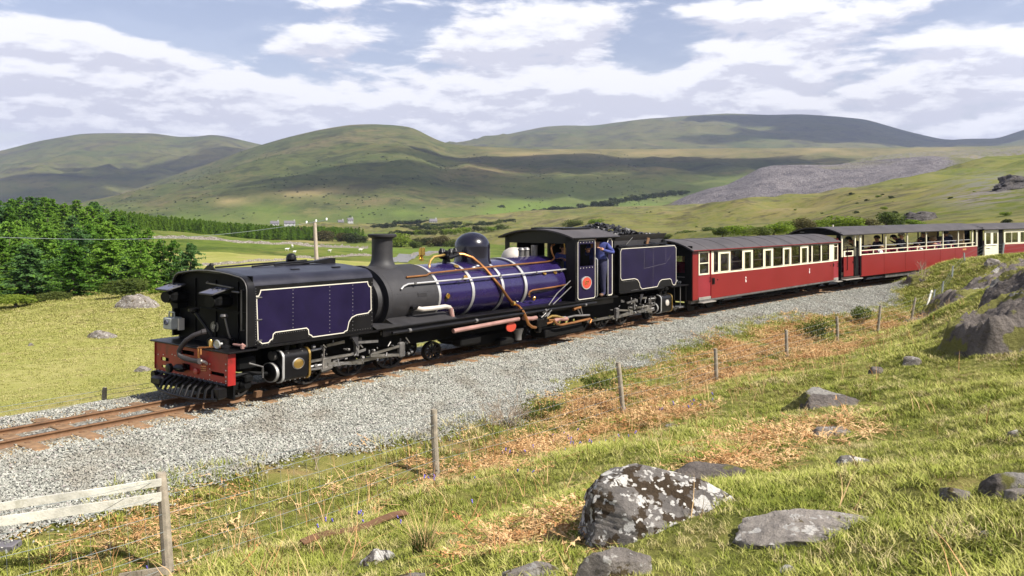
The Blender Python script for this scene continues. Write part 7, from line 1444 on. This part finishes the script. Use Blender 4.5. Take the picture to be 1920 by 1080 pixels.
house('white farmhouse at the foot of the hill above the plantation', 515, 423, 640, 6, 4, 1.6); house('low grey white barn right of the farmhouse', 543, 422, 650, 8, 4, 1.4, 'barn'); house('tiny white cottage on the valley floor right of the pole', 639, 420, 640, 4, 3, 1.6, 'cottage'); house('tiny white cottage further right of the pole under the hill', 657, 417, 660, 4, 3, 2, 'cottage'); house('small pale cottage by the hedgerow behind the dome', 812, 419, 600, 5, 3.5, 1.6, 'cottage')
# ------------------------------------------------------------------ clouds that throw the shadows lying on the hills, and the haze
k = MT('cloud_white'); cv = k.node('ShaderNodeVolumePrincipled'); cv.inputs['Color'].default_value = (.95, .95, .97, 1); cv.inputs['Density'].default_value = .014; k.n.remove(k.b); k.l.new(cv.outputs[0], k.n['Material Output'].inputs['Volume']); MATS['cloud_white'] = k.m
def cloud(target, alt, rx, ry, seed, rz=0.):
    p = Vector(target); s = (alt-p.z)/SUN.z; c = p+SUN*s; r = np.random.default_rng(seed); bm = bmesh.new()
    bmesh.ops.create_icosphere(bm, subdivisions=5, radius=1); V = np.array([v.co for v in bm.verts]); F = np.array([[v.index for v in f.verts] for f in bm.faces]); bm.free()
    a = fbm(V[:, 0]*1.7+seed, V[:, 1]*1.7+V[:, 2], 5); V = V*(1+.8*a[:, None]); V[:, 2] = np.where(V[:, 2] < 0, V[:, 2]*.35, V[:, 2]); V *= np.array([rx, ry, min(rx, ry)*.75]); return tag(link('cloud', npmesh('cloud', V, F, 'cloud_white'), None, c, rz), kind='structure')
for (px, py, Y), alt, rx, ry, sd, rz in [((20, 388, 1850), 900, 260, 110, 1, .2), ((110, 370, 2050), 900, 240, 110, 2, .3), ((215, 352, 2200), 900, 230, 110, 8, .4), ((310, 330, 2350), 900, 210, 100, 9, .4), ((390, 308, 2450), 900, 190, 90, 10, .4), ((455, 288, 2600), 900, 150, 80, 11, .4),  ((1150, 345, 1450), 820, 520, 200, 3, .1), ((880, 378, 1150), 820, 330, 110, 4, .3), ((1640, 238, 3350), 1200, 540, 400, 5, -.25), ((1700, 262, 3000), 1200, 520, 330, 6, 0), ((1440, 268, 2750), 1200, 330, 90, 7, 0)]:
    cloud(px2w(px, py, Y), alt, rx, ry, sd, rz)
k = MT('haze_air'); pv = k.node('ShaderNodeVolumePrincipled'); pv.inputs['Color'].default_value = (.66, .75, 1.0, 1); pv.inputs['Density'].default_value = 1.35e-4; pv.inputs['Anisotropy'].default_value = .3
k.n.remove(k.b); k.l.new(pv.outputs[0], k.n['Material Output'].inputs['Volume']); MATS['haze_air'] = k.m
m = WB(); m.box(-6000, 6500, -120, 9500, -330, 520); hz_ = m.build('haze', 'haze_air', None, smooth=0); tag(hz_, 'thin pale summer haze filling the valley in front of the hills', 'haze', kind='stuff')
sc.cycles.use_denoising = True; sc.cycles.max_bounces = 8; sc.cycles.transparent_max_bounces = 16; sc.cycles.volume_bounces = 0
